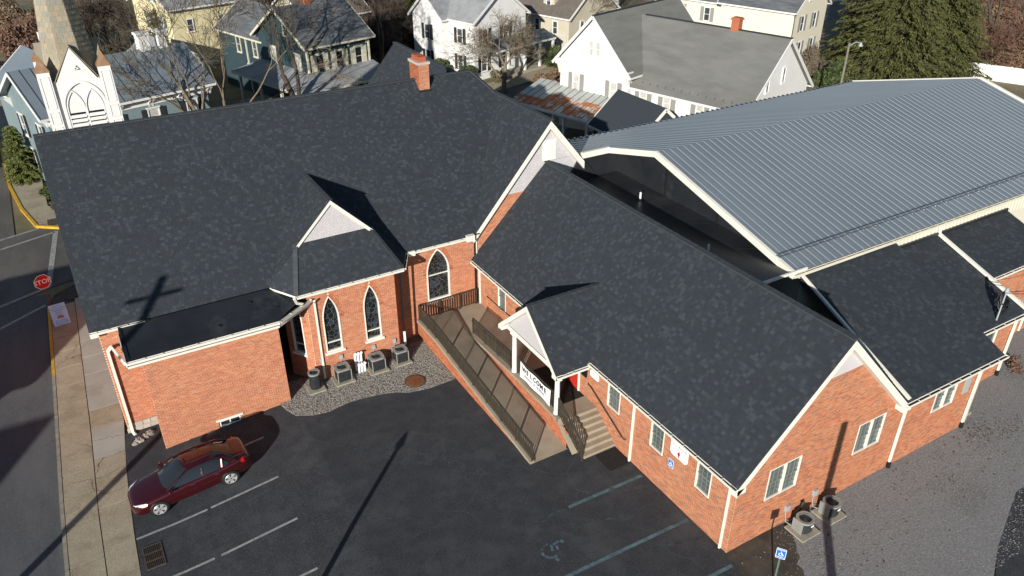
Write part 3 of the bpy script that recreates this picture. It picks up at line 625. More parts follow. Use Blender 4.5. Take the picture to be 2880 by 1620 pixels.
# ---- wall objects
wo = mo.build('wall', 'mortar', CHU); emit(bp, wo, 'brick', 'brick')
hw = MB()   # unseen sides
hw.prism([(-1.1, WY+.01, -.45), (-1.1, 47, -.45), (-1.1, 47, 5.2), (-1.1, RY, 11.6), (-1.1, WY+.01, 5.3)], (.25, 0, 0)); hw.box(-1.1, 26, 46.75, 47, -.45, 5.2); hw.box(17.4, 17.65, WY+.02, 53.2, -.45, 5); hw.box(25.8, 26.05, WY+.1, 53.2, -.45, 5)
hw.prism([(17.4, 53.2, -.45), (26.05, 53.2, -.45), (26.05, 53.2, 5.4), (21.74, 53.2, 10.5), (17.4, 53.2, 5.4)], (0, -.25, 0))
hw.box(.2, .45, BYY+.01, WY, -.45, 4.45); hw.box(5.73, 5.98, BYY+.01, WY, -.1, 4.45)
hw.build('side_wall', 'brick_far', CHU)
m = MB()
for i in range(4): m.box(-1.13+i*.335, -1.13+(i+1)*.335-.012, WY-.05, WY+.02, -.47, -.235); m.box(-1.13+i*.335+.05, -1.13+(i+1)*.335+.03, WY-.045, WY+.02, -.225, .01)
m.build('foundation', 'stone_pale', CHU)
# ---- roofs
sp, rb, cp = [], MB(), []
ls = math.hypot(1, SL); su = V((0, 1/ls, SL/ls)); r2 = lambda x, y: (x, (y-EV)*ls)
shingles((0, EV, EZ), X, su, [r2(-1.39, EV), r2(17.33, EV), r2(21.74, 38.94), r2(20.83, RY), r2(-1.39, RY)], sp, rb)
lt = math.hypot(1, TS); tu = V((1/lt, 0, TS/lt)); tq = lambda y, x: (y, (x-17.1)*lt); ZT0 = TZ-TS*(TX-17.1)
shingles((17.1, 0, ZT0), Y, tu, [tq(32.9, 17.1), tq(38.94, TX), tq(32.9, TX)], sp, rb)
shingles((17.1, 0, ZT0), Y, tu, [tq(43.5, 19.2), tq(53.5, 19.2), tq(53.5, TX), tq(41.4, TX)], sp, rb)
rb.face([(-1.39, RY, RZ), (20.83, RY, RZ), (21.74, 41.34, TZ), (17.3, 47.4, EZ), (-1.39, 47.4, EZ)]); rb.face([(20.83, RY, RZ), (21.74, 38.94, TZ), (21.74, 41.34, TZ)])
rb.face([(TX, 32.9, TZ), (TX, 53.5, TZ), (26.4, 53.5, TZ-TS*4.66), (26.4, 32.9, TZ-TS*4.66)]); rb.face([(TX, 53.5, TZ), (TX, 41.4, TZ), (17.1, 47.4, ZT0), (17.1, 53.5, ZT0)])
caps((-1.39, RY, RZ+.01), (20.83, RY, RZ+.01), .3, cp, Z); caps((20.83, RY, RZ+.01), (21.74, 38.94, TZ+.01), .25, cp, V((.4, -.3, .9))); caps((TX, 38.94, TZ+.01), (TX, 32.9, TZ+.01), .3, cp, Z); caps((TX, 53.5, TZ+.01), (TX, 41.4, TZ+.01), .3, cp, Z)
# dormer over the bay, with its skirt
DX, DZ, DS, DY = 9.66, 8.9, 1.02, 33.2; DYb = EV+(DZ-EZ)/SL
F0, F1 = V((7.8, DY, DZ-DS*(DX-7.8))), V((11.52, DY, DZ-DS*(11.52-DX))); G0, G1 = V((7.07, 31.42, 5.36)), V((12.36, 31.42, 5.36)); V0, V1 = V((6.2, EV, DZ-DS*(DX-6.2)+.02)), V((13.12, EV, DZ-DS*(13.12-DX)+.02))
ld = math.hypot(1, DS); du = V((1/ld, 0, DS/ld)); dq = lambda y, x: (y, (x-6.2)*ld); zd0 = DZ-DS*(DX-6.2)
shingles((6.2, 0, zd0+.004), Y, du, [dq(EV, 6.2), dq(DYb+.05, DX), dq(DY-.15, DX), dq(DY-.15, 7.75)], sp, rb)
rb.face([(DX, DYb+.05, DZ), V1+V((0, 0, .004)), F1, (DX, DY-.15, DZ)])
ss = (F0-G0); ss = V((0, ss.y, ss.z)).normalized(); sl_ = (F0-G0).dot(ss)
shingles((0, G0.y, G0.z), X, ss, [(G0.x, 0), (G1.x, 0), (F1.x, sl_), (F0.x, sl_)], sp, rb)
def tri_sh(a, b, c, pieces):   # eave a->b, apex c
    a, b, c = V(a), V(b), V(c); u = (b-a).normalized(); s = (c-a)-u*(c-a).dot(u); h = s.length; s.normalize(); shingles(a, u, s, [(0, 0), ((b-a).length, 0), ((c-a).dot(u), h)], pieces, rb)
tri_sh(V0, G0, F0, sp); tri_sh(G1, V1, F1, sp)
caps((DX, DY-.17, DZ+.01), (DX, DYb, DZ+.01), .22, cp, Z, t=.02); caps(G0, F0, .22, cp, V((-.4, -.6, .7)), t=.02); caps(G1, F1, .22, cp, V((.4, -.6, .7)), t=.02)
ro = rb.build('roof', 'shingle', CHU); emit(sp, ro, 'shingle', 'shingle', wedge=True); emit(cp, ro, 'ridge_cap', 'ridge_cap', limit=200)
# dormer gable: fish-scale siding and rakes
dg = MB(); fz = F0.z+.02; dg.face([(7.9, DY, fz), (11.42, DY, fz), (DX, DY, DZ-.06)]); dgo = dg.build('dormer_gable', 'lavender', CHU)
tp = []; z = fz; r_ = 0
while z < DZ-.25:
    a, b = DX-(DZ-.1-z-.13)/DS, DX+(DZ-.1-z-.13)/DS; x = a+(.07 if r_ % 2 else 0)
    while x < b-.06: tp.append((V((x, DY, z)), X*.135, Z*.125, -Y*.014)); x += .142
    z += .135; r_ += 1
emit(tp, dgo, 'scale_shingle', 'lavender', limit=150)
def rake(parent, a, b, n, w=.2, t=.07, mat='trim', name='rake_board'):
    a, b, n = V(a), V(b), V(n); d = (b-a).normalized(); dn = d.cross(n).normalized()
    dn = V((0, 0, -1.35))
    MB().hexa([a-n*.012, b-n*.012, b+dn*w-n*.012, a+dn*w-n*.012], [a+n*t, b+n*t, b+dn*w+n*t, a+dn*w+n*t]).build(name, mat, parent)
rake(dgo, (DX, DY, DZ-.005), (7.72, DY, DZ-DS*(DX-7.72)-.005), -Y, .17, .12); rake(dgo, (DX, DY, DZ-.005), (11.6, DY, DZ-DS*(11.6-DX)-.005), -Y, .17, .12)
# transept rakes, gutters
rake(CHU, (TX, WY, TZ-.04), (17.05, WY, ZT0-.1), -Y, .26, .3); rake(CHU, (TX, WY, TZ-.04), (23.98, WY, TZ-TS*(23.98-TX)-.04), -Y, .32, .3)
rake(CHU, (-1.1, RY, RZ-.03), (-1.1, EV, EZ-.03), -X, .2, .29)
gutter(CHU, (-1.39, EV+.03, EZ-.02), (.85, EV+.03, EZ-.02), -Y); gutter(CHU, (13.15, EV+.03, EZ-.02), (17.0, EV+.03, EZ-.02), -Y)
MB().box(-1.38, 1.0, EV+.04, WY+.02, 5.12, 5.25).build('soffit', 'trim', CHU); MB().box(12.8, 17.3, EV+.04, WY+.02, 5.12, 5.25).build('soffit', 'trim', CHU)
MB().box(13.25, 13.6, EV-.1, WY, 5.1, 5.36).build('eave_return', 'trim', CHU); MB().box(16.55, 17.0, EV-.14, WY, 5.1, 5.42).build('eave_return', 'trim', CHU)
gutter(CHU, G0+V((0, 0, -.03)), G1+V((0, 0, -.03)), -Y)
d_ = (V0-G0); d_.z = 0; d_.normalize(); gutter(CHU, G0+V((0, 0, -.03)), V((V0.x+.05, EV-.02, G0.z-.03)), V((-d_.y*-1, d_.x*-1, 0))*1)
d_ = (V1-G1); d_.z = 0; d_.normalize(); gutter(CHU, G1+V((0, 0, -.03)), V((V1.x, EV, G1.z-.03)), V((d_.y, -d_.x, 0)))
so = MB(); so.prism([(G0.x+.05, G0.y+.02, 5.16), (G1.x-.05, G1.y+.02, 5.16), (V1.x-.1, WY, 5.16), (V0.x+.1, WY, 5.16)], (0, 0, .06)); so.build('soffit', 'trim', CHU)
# block roof
mb = MB(); mb.prism([(-.34, 30.78, 4.5), (6.0, 30.74, 4.5), (7.75, 31.9, 4.5), (6.9, WY, 4.5), (-.34, WY, 4.5)], (0, 0, .2))
fm = lambda y: 4.715+(y-30.8)*.285
mb.face([(x_, y_, fm(y_)) for x_, y_ in ((-.3, 30.82), (5.98, 30.8), (7.6, 31.88), (6.6, 32.84), (-.3, 32.84))]); mb.face([(-.3, 30.82, 4.69), (-.3, 32.84, 4.69), (-.3, 32.84, fm(32.84))][::-1]); bro = mb.build('flat_roof', 'membrane', CHU)
for a, b, o_ in (((-.34, 30.75, 4.74), (6.0, 30.71, 4.74), -Y), ((6.0, 30.71, 4.74), (7.8, 31.9, 4.74), V((.55, -.83, 0)))): gutter(bro, a, b, o_, w=.12, h=.12)
m = MB(); m.bar((-.36, 30.72, 4.63), (-.36, 33.2, 4.63), .04, .26); m.bar((-.34, 30.79, 4.44), (5.98, 30.75, 4.44), .06, .1); m.bar((5.98, 30.78, 4.44), (7.72, 31.92, 4.44), .06, .1); m.build('fascia', 'trim', bro)
MB().box(.8, .95, EV-.12, EV+.02, EZ-.14, EZ+.02).build('end_cap', 'black', bro)
MB().bar((-.24, 30.9, 4.76), (-.24, 32.8, 5.3), .1, .05).build('roof_edge', 'black', bro); m = MB()
for x_, y_ in ((3.6, 31.4), (5.2, 32.3), (6.2, 31.6)): m.lathe((x_, y_, fm(y_)), [(.09, 0), (.09, .03), (.02, .04)], 10)
m.build('roof_patch', 'black', bro)
# downspouts
def dspout(parent, pts, mat='trim', w=.09): 
    m = MB()
    for a, b in zip(pts, pts[1:]): m.bar(a, b, w, w*.8, up=(.01, -1, .02))
    return m.build('downspout', mat, parent)
dspout(CHU, [(-.4, 30.95, 4.55), (-.75, 33.0, 4.35), (-.93, 33.1, 4.1), (-.93, 33.1, -.38), (-.85, 32.85, -.45)], w=.12)
dspout(CHU, [(7.9, 31.6, 4.75), (7.95, 31.86, 4.5), (7.95, 31.88, .1)]); dspout(CHU, [(12.35, 31.45, 5.2), (12.4, 32.05, 4.9), (12.4, 32.1, 1.3)], 'black', .08); dspout(CHU, [(12.4, 32.08, 1.3), (12.4, 32.08, .5)], 'pvc', .1)
dspout(CHU, [(6.95, 31.35, 5.28), (7.05, 31.5, 4.95), (7.35, 31.6, 4.76)], w=.12)
# ---- steeple
TW = thing('steeple', 'white wooden belfry with tan slate spire and copper-capped corner turrets', 'steeple', (1.08, 47.7, 4))
tx0, tx1, ty0, ty1 = -.35, 2.5, 46.15, 49.0; tc = V((1.075, 47.575, 0))
b = MB(); b.box(tx0, tx1, ty0, ty1, 4, 12.6); body = b.build('belfry', 'trim_white', TW)
for sx in (-.65, 2.18):
    for sy in (46.0, 48.75):
        b = MB(); b.box(sx, sx+.6, sy, sy+.6, 4, 13.2); t = b.build('turret', 'trim_white', TW)
        c = MB(); x0, y0 = sx-.05, sy-.05; c.hexa([(x0, y0, 13.2), (x0+.7, y0, 13.2), (x0+.7, y0+.7, 13.2), (x0, y0+.7, 13.2)], [(x0+.16, y0+.16, 13.5), (x0+.54, y0+.16, 13.5), (x0+.54, y0+.54, 13.5), (x0+.16, y0+.54, 13.5)])
        c.hexa([(x0+.16, y0+.16, 13.5), (x0+.54, y0+.16, 13.5), (x0+.54, y0+.54, 13.5), (x0+.16, y0+.54, 13.5)], [(x0+.34, y0+.34, 14.0), (x0+.36, y0+.34, 14.0), (x0+.36, y0+.36, 14.0), (x0+.34, y0+.36, 14.0)]); c.build('turret_cap', 'copper', t)
        if sy < 47:
            p = MB(); 
            for (zz0, zz1) in ((11.35, 12.95), (10.55, 11.15), (9.0, 10.35)):
                for q0, q1 in (((sx+.1, zz0), (sx+.1, zz1)), ((sx+.5, zz0), (sx+.5, zz1)), ((sx+.1, zz0), (sx+.5, zz0)), ((sx+.1, zz1), (sx+.5, zz1))): p.bar((q0[0], sy-.005, q0[1]), (q1[0], sy-.005, q1[1]), .04, .04, up=(0, 1, 0))
            p.build('panel_moulding', 'trim_white', t)
# front gablet wall, arch mouldings, louvres
g = MB(); gpk = 14.24
for sgn, yy in ((-1, ty0-.02), (1, ty1+.02)): g.prism([(.1, yy, 12.5), (2.12, yy, 12.5), (1.12, yy, gpk)], (0, -sgn*.12, 0))
for sgn, xx in ((-1, tx0-.02), (1, tx1+.02)): g.prism([(xx, 46.6, 12.5), (xx, 48.6, 12.5), (xx, 47.6, gpk)], (-sgn*.12, 0, 0))
g.build('gablet', 'trim_white', TW)
for (a, b_, c_, dn) in (((.02, ty0-.05, 12.5), (1.12, ty0-.05, gpk+.06), (2.2, ty0-.05, 12.5), V((0, 1.3, 0))), ((.02, ty1+.05, 12.5), (1.12, ty1+.05, gpk+.06), (2.2, ty1+.05, 12.5), V((0, -1.3, 0))), ((tx0-.05, 46.5, 12.5), (tx0-.05, 47.6, gpk+.06), (tx0-.05, 48.7, 12.5), V((1.2, 0, 0))), ((tx1+.05, 46.5, 12.5), (tx1+.05, 47.6, gpk+.06), (tx1+.05, 48.7, 12.5), V((-1.2, 0, 0)))):
    m = MB(); a, b_, c_ = V(a), V(b_), V(c_); m.hexa([a, b_, b_+dn, a+dn], [a+Z*.06, b_+Z*.06, b_+dn+Z*.06, a+dn+Z*.06]); m.hexa([b_, c_, c_+dn, b_+dn], [b_+Z*.06, c_+Z*.06, c_+dn+Z*.06, b_+dn+Z*.06]); m.build('gablet_roof', 'slate_tan', TW)
a = MB(); P0 = V((0, ty0, 0)); ring(a, P0, X, -Y, lancet(1.16, 1.02, 8, 11.3, 12.62, 12), lancet(1.16, .9, 8, 11.3, 12.47, 12), -.01, .09)
ring(a, P0, X, -Y, lancet(.72, .44, 8, 11.1, 12.15, 8), lancet(.72, .38, 8, 11.1, 12.05, 8), -.01, .06); ring(a, P0, X, -Y, lancet(1.6, .44, 8, 11.1, 12.15, 8), lancet(1.6, .38, 8, 11.1, 12.05, 8), -.01, .06); a.build('arch_moulding', 'trim_white', body)
for cx in (.72, 1.6):
    MB().box(cx-.38, cx+.38, ty0-.012, ty0-.004, 8.2, 10.95).build('louvre_opening', 'black', body)
    for i in range(11): z = 8.35+i*.235; m = MB(); m.hexa([(cx-.37, ty0-.13, z), (cx+.37, ty0-.13, z), (cx+.37, ty0+.0, z+.12), (cx-.37, ty0+.0, z+.12)], [(cx-.37, ty0-.13, z+.03), (cx+.37, ty0-.13, z+.03), (cx+.37, ty0+.0, z+.15), (cx-.37, ty0+.0, z+.15)]); m.build('louvre', 'trim_white', body)
m = MB(); 
for a_ in (0, 120, 240):
    t0 = math.radians(90+a_); t1 = math.radians(210+a_); m.bar((1.13+.14*math.cos(t0), ty0-.14, 13.25+.14*math.sin(t0)), (1.13+.14*math.cos(t1), ty0-.14, 13.25+.14*math.sin(t1)), .03, .035, up=(0, 1, 0))
m.build('emblem', 'trim_white', body)
# spire: octagon with slate courses
s = MB(); HB, ZB, ZA = 1.36, 12.35, 23.5; oct8 = [(math.radians(22.5+45*i)) for i in range(8)]; rr = HB/math.cos(math.radians(22.5))
s.v = [(tc.x+rr*math.cos(t), tc.y+rr*math.sin(t), ZB) for t in oct8]+[(tc.x, tc.y, ZA)]; s.f = [(i, (i+1) % 8, 8) for i in range(8)]; s.m = [0]*8
spo = s.build('spire', 'slate_tan', TW); tl = []
for i in range(8):
    a, b = V((tc.x+rr*math.cos(oct8[i]), tc.y+rr*math.sin(oct8[i]), ZB)), V((tc.x+rr*math.cos(oct8[(i+1) % 8]), tc.y+rr*math.sin(oct8[(i+1) % 8]), ZB)); ap = V((tc.x, tc.y, ZA)); mid = (a+b)/2; u = (b-a).normalized(); sv = (ap-mid); H_ = sv.length; sv.normalize(); nn = u.cross(sv).normalized()
    if nn.dot(mid-V((tc.x, tc.y, ZB))) < 0: nn = -nn
    y = 0.; r_ = 0; hw_ = (b-a).length/2
    while y < H_-.6:
        e = .26; w_ = hw_*(1-(y+e*.6)/H_); x = -w_-(.14 if r_ % 2 else 0)
        while x < w_:
            x0, x1 = max(x, -w_), min(x+.27, w_)
            if x1-x0 > .03: tl.append((mid+u*(x0+.004)+sv*y, u*(x1-x0-.008), sv*(e+.01), nn*random.uniform(.016, .03)))
            x += .27
        y += e; r_ += 1
emit(tl, spo, 'slate', 'slate_tan', wedge=True)
# ------------------------------------------------------------------ annex with porch
ANX = thing('brick_annex', 'long brick annex with charcoal gable roof and white columned entrance porch', 'annex', (21.65, 23, 0))
AX, AY0, AY1 = 17.43, 13.65, 33.2; RX, RZ2, EX, EZ2 = 21.65, 8.45, 16.97, 3.75; AS = (RZ2-EZ2)/(RX-EX)
bp, mo = [], MB(); AW = V((AX, 0, 0)); lu = -Y; ln = -X     # left wall: u = -Y so that (u,Z,n) is right handed
wins = [(14.9, 15.7, 1.72, 3.2), (17.6, 18.42, 1.74, 3.2), (20.48, 21.36, 1.82, 3.2), (30.25, 31.05, 1.75, 3.2)]
holes = []
for (y0, y1, z0, z1) in wins:
    window(ANX, AW, lu, ln, -y1, -y0, z0, z1, fw=.05, frame='trim', glass='glass_blind', cols=3, rows=3, sill=False); holes.append([(-y1, z0-.02), (-y0, z0-.02), (-y0, z1), (-y1, z1)])
    rowlock(AW, lu, Z, ln, -y1-.05, -y0+.05, z0-.1, .085, bp, .035)
    holes.append([(-y1-.05, z0-.1), (-y0+.05, z0-.1), (-y0+.05, z0), (-y1-.05, z0)])
holes.append([(-25.2, 1.2), (-23.5, 1.2), (-23.5, 3.3), (-25.2, 3.3)])
brickwork(AW, lu, [(-AY1, 0), (-AY0, 0), (-AY0, 3.62), (-AY1, 3.62)], holes, ln, bp, mo)
FW = V((0, AY0, 0)); gz_ = lambda x: RZ2-.25-AS*abs(x-RX); holes = []
for (x0, x1, z0, z1) in ((18.98, 20.66, 1.88, 3.42), (23.88, 25.5, 1.9, 3.46)):
    xm = (x0+x1)/2
    for a, b in ((x0, xm+.02), (xm-.02+.04, x1)): window(ANX, FW, X, -Y, a, b, z0, z1, fw=.048, cols=3, rows=3, sill=False)
    holes.append([(x0, z0), (x1, z0), (x1, z1), (x0, z1)]); holes.append([(x0-.08, z0-.1), (x1+.08, z0-.1), (x1+.08, z0), (x0-.08, z0)]); rowlock(FW, X, Z, -Y, x0-.08, x1+.08, z0-.1, .085, bp, .035)
    rowlock(FW, X, Z, -Y, x0-.1, x1+.1, z1+.005, .19, bp, .011); holes.append([(x0-.1, z1), (x1+.1, z1), (x1+.1, z1+.2), (x0-.1, z1+.2)])
    mo.pbox(FW, X, Z, -Y, x0-.1, x1+.1, z1+.001, z1+.2, -.02, 0)
brickwork(FW, X, [(AX, 0), (26.2, 0), (26.2, 3.7), (25.87, gz_(25.87)), (23.15, 6.75), (20.15, 6.75), (AX, gz_(AX))], holes, -Y, bp, mo)
wo = mo.build('wall', 'mortar', ANX); emit(bp, wo, 'brick', 'brick_new')
m = MB(); m.prism([(20.0, AY0+.01, 6.73), (23.3, AY0+.01, 6.73), (RX, AY0+.01, RZ2-.2)], (0, -.03, 0)); m.build('gable_panel', 'lavender', ANX)
rake(ANX, (RX, AY0-.02, RZ2-.03), (EX+.02, AY0-.02, EZ2-.05), -Y, .28, .32); rake(ANX, (RX, AY0-.02, RZ2-.03), (26.25, AY0-.02, RZ2-AS*(26.25-RX)-.03), -Y, .28, .32)
MB().box(26.0, 26.5, AY0-.38, AY0, 3.45, 3.72).build('eave_return', 'trim', ANX); MB().box(16.95, 17.4, AY0-.34, AY0, 3.42, 3.66).build('eave_return', 'trim', ANX)
# roof
sp, rb, cp = [], MB(), []
la = math.hypot(1, AS); au = V((1/la, 0, AS/la)); sl = (RX-EX)*la
shingles((EX, 0, EZ2), Y, au, [(13.3, 0), (33.18, 0), (33.18, sl), (13.3, sl)], sp, rb, wmin=.1, wmax=.22)
ar = V((-1/la, 0, AS/la)); shingles((26.22, 0, RZ2-AS*(26.22-RX)), Y, ar, [(13.3, 0), (19.5, 0), (19.5, (26.22-RX)*la), (13.3, (26.22-RX)*la)], sp, rb, ex=.2, wmin=.25, wmax=.5)
rb.face([(RX, 19.5, RZ2), (RX, 33.1, RZ2), (23.1, 33.1, 7.0), (23.1, 19.5, 7.0)])
# porch roof
PY, PZ, PX, PE, PEZ = 24.6, 5.88, 15.2, 22.15, 3.64; PS = (PZ-PEZ)/(PY-PE); lp = math.hypot(1, PS); pu = V((0, 1/lp, PS/lp)); psl = (PY-PE)*lp
xv = lambda z: EX+(z-EZ2)/AS
shingles((0, PE, PEZ), X, pu, [(PX, 0), (EX-.1, 0), (xv(PZ)+.05, psl), (PX, psl)], sp, rb, wmin=.1, wmax=.22)
rb.face([(PX, PY, PZ), (xv(PZ)+.05, PY, PZ), (EX-.1, 2*PY-PE, PEZ), (PX, 2*PY-PE, PEZ)])
caps((RX, 13.3, RZ2+.01), (RX, 33.15, RZ2+.01), .3, cp, Z); caps((PX, PY, PZ+.01), (xv(PZ), PY, PZ+.01), .22, cp, Z, t=.02)
ro = rb.build('roof', 'shingle', ANX); emit(sp, ro, 'shingle', 'shingle', wedge=True); emit(cp, ro, 'ridge_cap', 'ridge_cap', limit=200)
# valley membrane between annex and hall
m = MB(); m.face([(23.05, 19.45, 7.0), (26.6, 19.45, 7.0), (26.6, 33.1, 7.0), (23.05, 33.1, 7.0)]); m.prism([(22.9, 33.06, 6.9), (26.4, 33.06, 6.9), (26.4, 33.06, 8.45), (23.8, 33.06, 8.4)], (0, .1, 0))
m.prism([(26.4, 19.6, 6.9), (26.4, 33.1, 6.9), (26.4, 33.1, 8.35), (26.4, 29.1, 9.25), (26.4, 19.6, 6.92)], (.1, 0, 0))
mro = m.build('membrane_roof', 'membrane', ANX)
for y_ in (21.8, 25.0, 28.9): m = MB(); m.box(26.36, 26.405, y_-.05, y_+.05, 6.99, min(9.2, 6.9+.26*(y_-19.6))); m.bar((25.2, y_+.7, 7.003), (26.4, y_, 7.003), .05, .014); m.build('membrane_seam', 'black', mro)
m = MB(); m.lathe((24.95, 29.15, 7.0), [(.28, 0), (.28, .012), (.06, .02)], 14); m.build('vent_boot', 'black', mro); MB().lathe((24.95, 29.15, 7.0), [(.055, 0), (.055, .42)], 10).build('vent_pipe', 'pvc', mro); MB().lathe((24.0, 23.0, 7.0), [(.05, 0), (.05, .3)], 8).build('vent_pipe', 'pvc', mro)
MB().bar((23.3, 19.45, 7.05), (26.5, 19.45, 7.05), .09, .12).build('edge_trim', 'trim', mro)
# gutters
gutter(ANX, (EX+.02, 13.32, EZ2-.02), (EX+.02, PE+.02, EZ2-.02), -X); gutter(ANX, (EX+.02, 2*PY-PE-.02, EZ2-.02), (EX+.02, 33.1, EZ2-.02), -X); gutter(ANX, (PX+.02, PE+.02, PEZ-.02), (EX-.1, PE+.02, PEZ-.02), -Y)
MB().box(EX+.03, AX, AY0, PE, 3.52, 3.6).build('soffit', 'trim', ANX); MB().box(EX+.03, AX, 2*PY-PE, AY1-.1, 3.52, 3.6).build('soffit', 'trim', ANX)
for y_ in (19.5, 13.95): dspout(ANX, [(EX-.02, y_, 3.62), (AX-.06, y_, 3.35), (AX-.06, y_, .02)])
dspout(ANX, [(17.36, 33.0, 3.6), (17.36, 33.0, 1.0)])
# porch: gable front, beams, columns
pg = MB(); pg.prism([(15.5, PE+.35, PEZ+.0), (15.5, 2*PY-PE-.35, PEZ+.0), (15.5, PY, PZ-.12)], (.08, 0, 0)); pgo = pg.build('porch_gable', 'lavender', ANX)
for e in (PE-.02, 2*PY-PE+.02): rake(pgo, (15.5, PY, PZ-.02), (15.5, e, PEZ-.02), -X, .2, .31)
MB().box(15.18, 15.75, PE-.02, PE+.3, PEZ-.2, PEZ-.03).build('eave_return', 'trim', pgo); MB().box(15.18, 15.75, 2*PY-PE-.3, 2*PY-PE+.02, PEZ-.2, PEZ-.03).build('eave_return', 'trim', pgo)
m = MB(); m.box(15.49, 15.73, PE+.3, 2*PY-PE-.3, 3.42, 3.66); m.box(15.73, AX, PE+.32, PE+.52, 3.44, 3.64); m.box(15.73, AX, 2*PY-PE-.52, 2*PY-PE-.32, 3.44, 3.64); m.build('porch_beam', 'trim', ANX); MB().box(15.5, AX-.01, PE+.33, 2*PY-PE-.33, 3.66, 3.69).build('porch_ceiling', 'trim', ANX)
for y_ in (22.62, 26.28):
    c = MB(); c.lathe((15.61, y_, 1.2), [(.15, 0), (.15, .07), (.125, .1), (.118, 1.2), (.105, 2.05), (.135, 2.08), (.135, 2.14), (.115, 2.15)], 20); c.box(15.45, 15.77, y_-.16, y_+.16, 3.34, 3.43); c.build('column', 'trim_white', ANX, smooth=False)
# red doors
d = MB()
for y_ in (23.55, 24.36): d.box(AX-.04, AX+.03, y_, y_+.79, 1.22, 3.2)
do = d.build('door', 'door_red', ANX); m = MB(); m.box(AX-.07, AX+.02, 23.44, 23.53, 1.2, 3.32); m.box(AX-.07, AX+.02, 25.17, 25.26, 1.2, 3.32); m.box(AX-.07, AX+.02, 23.53, 25.17, 3.22, 3.32); m.build('door_frame', 'trim_white', do)
for y_ in (23.63, 24.44):
    p = MB(); p.box(AX-.055, AX-.042, y_, y_+.63, 2.1, 3.08); p.build('door_pane', 'glass_blind', do); b_ = MB()
    for k_ in range(4): b_.box(AX-.072, AX-.056, y_+k_*.2, y_+k_*.2+.03, 2.08, 3.1)
    for k_ in range(4): b_.box(AX-.07, AX-.057, y_, y_+.63, 2.08+k_*.33, 2.11+k_*.33)
    b_.build('door_bars', 'trim_white', do)
# ------------------------------------------------------------------ side wing
WNG = thing('brick_wing', 'low brick wing with stepped charcoal shed roof against the metal hall', 'wing', (33, 16, 0))
bp, mo = [], MB(); x0, x1, z0, z1 = 28.9, 30.4, 1.98, 3.4; holes = [[(x0, z0-.1), (x1, z0-.1), (x1, z1), (x0, z1)]]; xm = (x0+x1)/2
for a, b in ((x0, xm+.01), (xm+.011, x1)): window(WNG, FW, X, -Y, a, b, z0, z1, fw=.055, cols=3, rows=3, sill=False)
rowlock(FW, X, Z, -Y, x0-.02, x1+.02, z0-.1, .085, bp, .035)
brickwork(FW, X, [(26.2, 0), (32.2, 0), (32.2, 3.62), (26.2, 3.62)], holes, -Y, bp, mo)
W2 = V((0, 15.2, 0)); h2 = [[(34.6, .6), (35.9, .6), (35.9, 3.4), (34.6, 3.4)]]; brickwork(W2, X, [(32.2, 0), (37.2, 0), (37.2, 4.3), (32.2, 4.3)], h2, -Y, bp, mo); window(WNG, W2, X, -Y, 34.65, 35.85, .65, 3.35, cols=0, sashes=1, glass='glass', sill=False)
W3 = V((0, 16.9, 0)); brickwork(W3, X, [(37.2, 0), (44.5, 0), (44.5, 4.9), (37.2, 4.9)], [], -Y, bp, mo); mo.box(32.2, 32.3, 13.66, 15.2, 0, 3.6); mo.box(37.2, 37.3, 15.21, 16.9, 0, 4.3)
wo = mo.build('wall', 'mortar', WNG); emit(bp, wo, 'brick', 'brick_new')
sp, rb = [], MB(); WS = .445; wz = lambda y: 3.85+WS*(y-13.3); lw = math.hypot(1, WS); wu = V((0, 1/lw, WS/lw)); wq = lambda x, y: (x, (y-13.3)*lw)
shingles((0, 13.3, 3.85), X, wu, [wq(26.25, 13.3), wq(32.84, 13.3), wq(32.84, 19.62), wq(26.25, 19.62)], sp, rb, wmin=.12, wmax=.25)
S2 = .36; l2 = math.hypot(1, S2); u2 = V((0, 1/l2, S2/l2)); y2 = lambda y: (y-14.5)*l2; zb2 = 6.15-S2*(19.63-14.5)
shingles((0, 14.5, zb2), X, u2, [(32.842, 0), (36.7, 0), (36.7, y2(16.55)), (42.3, y2(16.55)), (42.3, y2(19.62)), (32.842, y2(19.62))], sp, rb, wmin=.12, wmax=.25)
rb.prism([(32.78, 14.4, 4.2), (32.86, 14.4, 4.2), (32.86, 19.62, 6.6), (32.78, 19.62, 6.6)], (0, 0, .05)); rb.prism([(26.26, 13.35, 3.72), (32.8, 13.35, 3.72), (32.8, 19.5, 6.4), (26.26, 19.5, 6.4)], (0, 0, .08)); rb.prism([(32.85, 14.55, zb2-.14), (36.65, 14.55, zb2-.14), (36.65, 19.5, 5.9), (32.85, 19.5, 5.9)], (0, 0, .08)); rb.prism([(36.66, 16.6, 4.88), (42.25, 16.6, 4.88), (42.25, 19.5, 5.9), (36.66, 19.5, 5.9)], (0, 0, .08))
ro = rb.build('roof', 'shingle', WNG); emit(sp, ro, 'shingle', 'shingle', wedge=True)
m = MB(); m.bar((33.0, 19.57, 6.24), (42.3, 19.57, 6.2), .1, .16); m.build('wall_flashing', 'membrane', ro)
gutter(WNG, (26.1, 13.3, 3.84), (32.95, 13.3, 3.84), -Y, w=.15); gutter(WNG, (32.9, 14.5, zb2-.01), (36.8, 14.5, zb2-.01), -Y, w=.15); gutter(WNG, (36.8, 16.55, 5.02), (42.4, 16.55, 5.02), -Y, w=.13)
m = MB(); m.box(26.25, 32.8, 13.32, 13.65, 3.6, 3.7); m.box(32.8, 36.8, 14.52, 15.2, 4.06, 4.14); m.box(36.8, 42.3, 16.57, 16.9, 4.8, 4.88); m.build('soffit', 'trim', WNG)
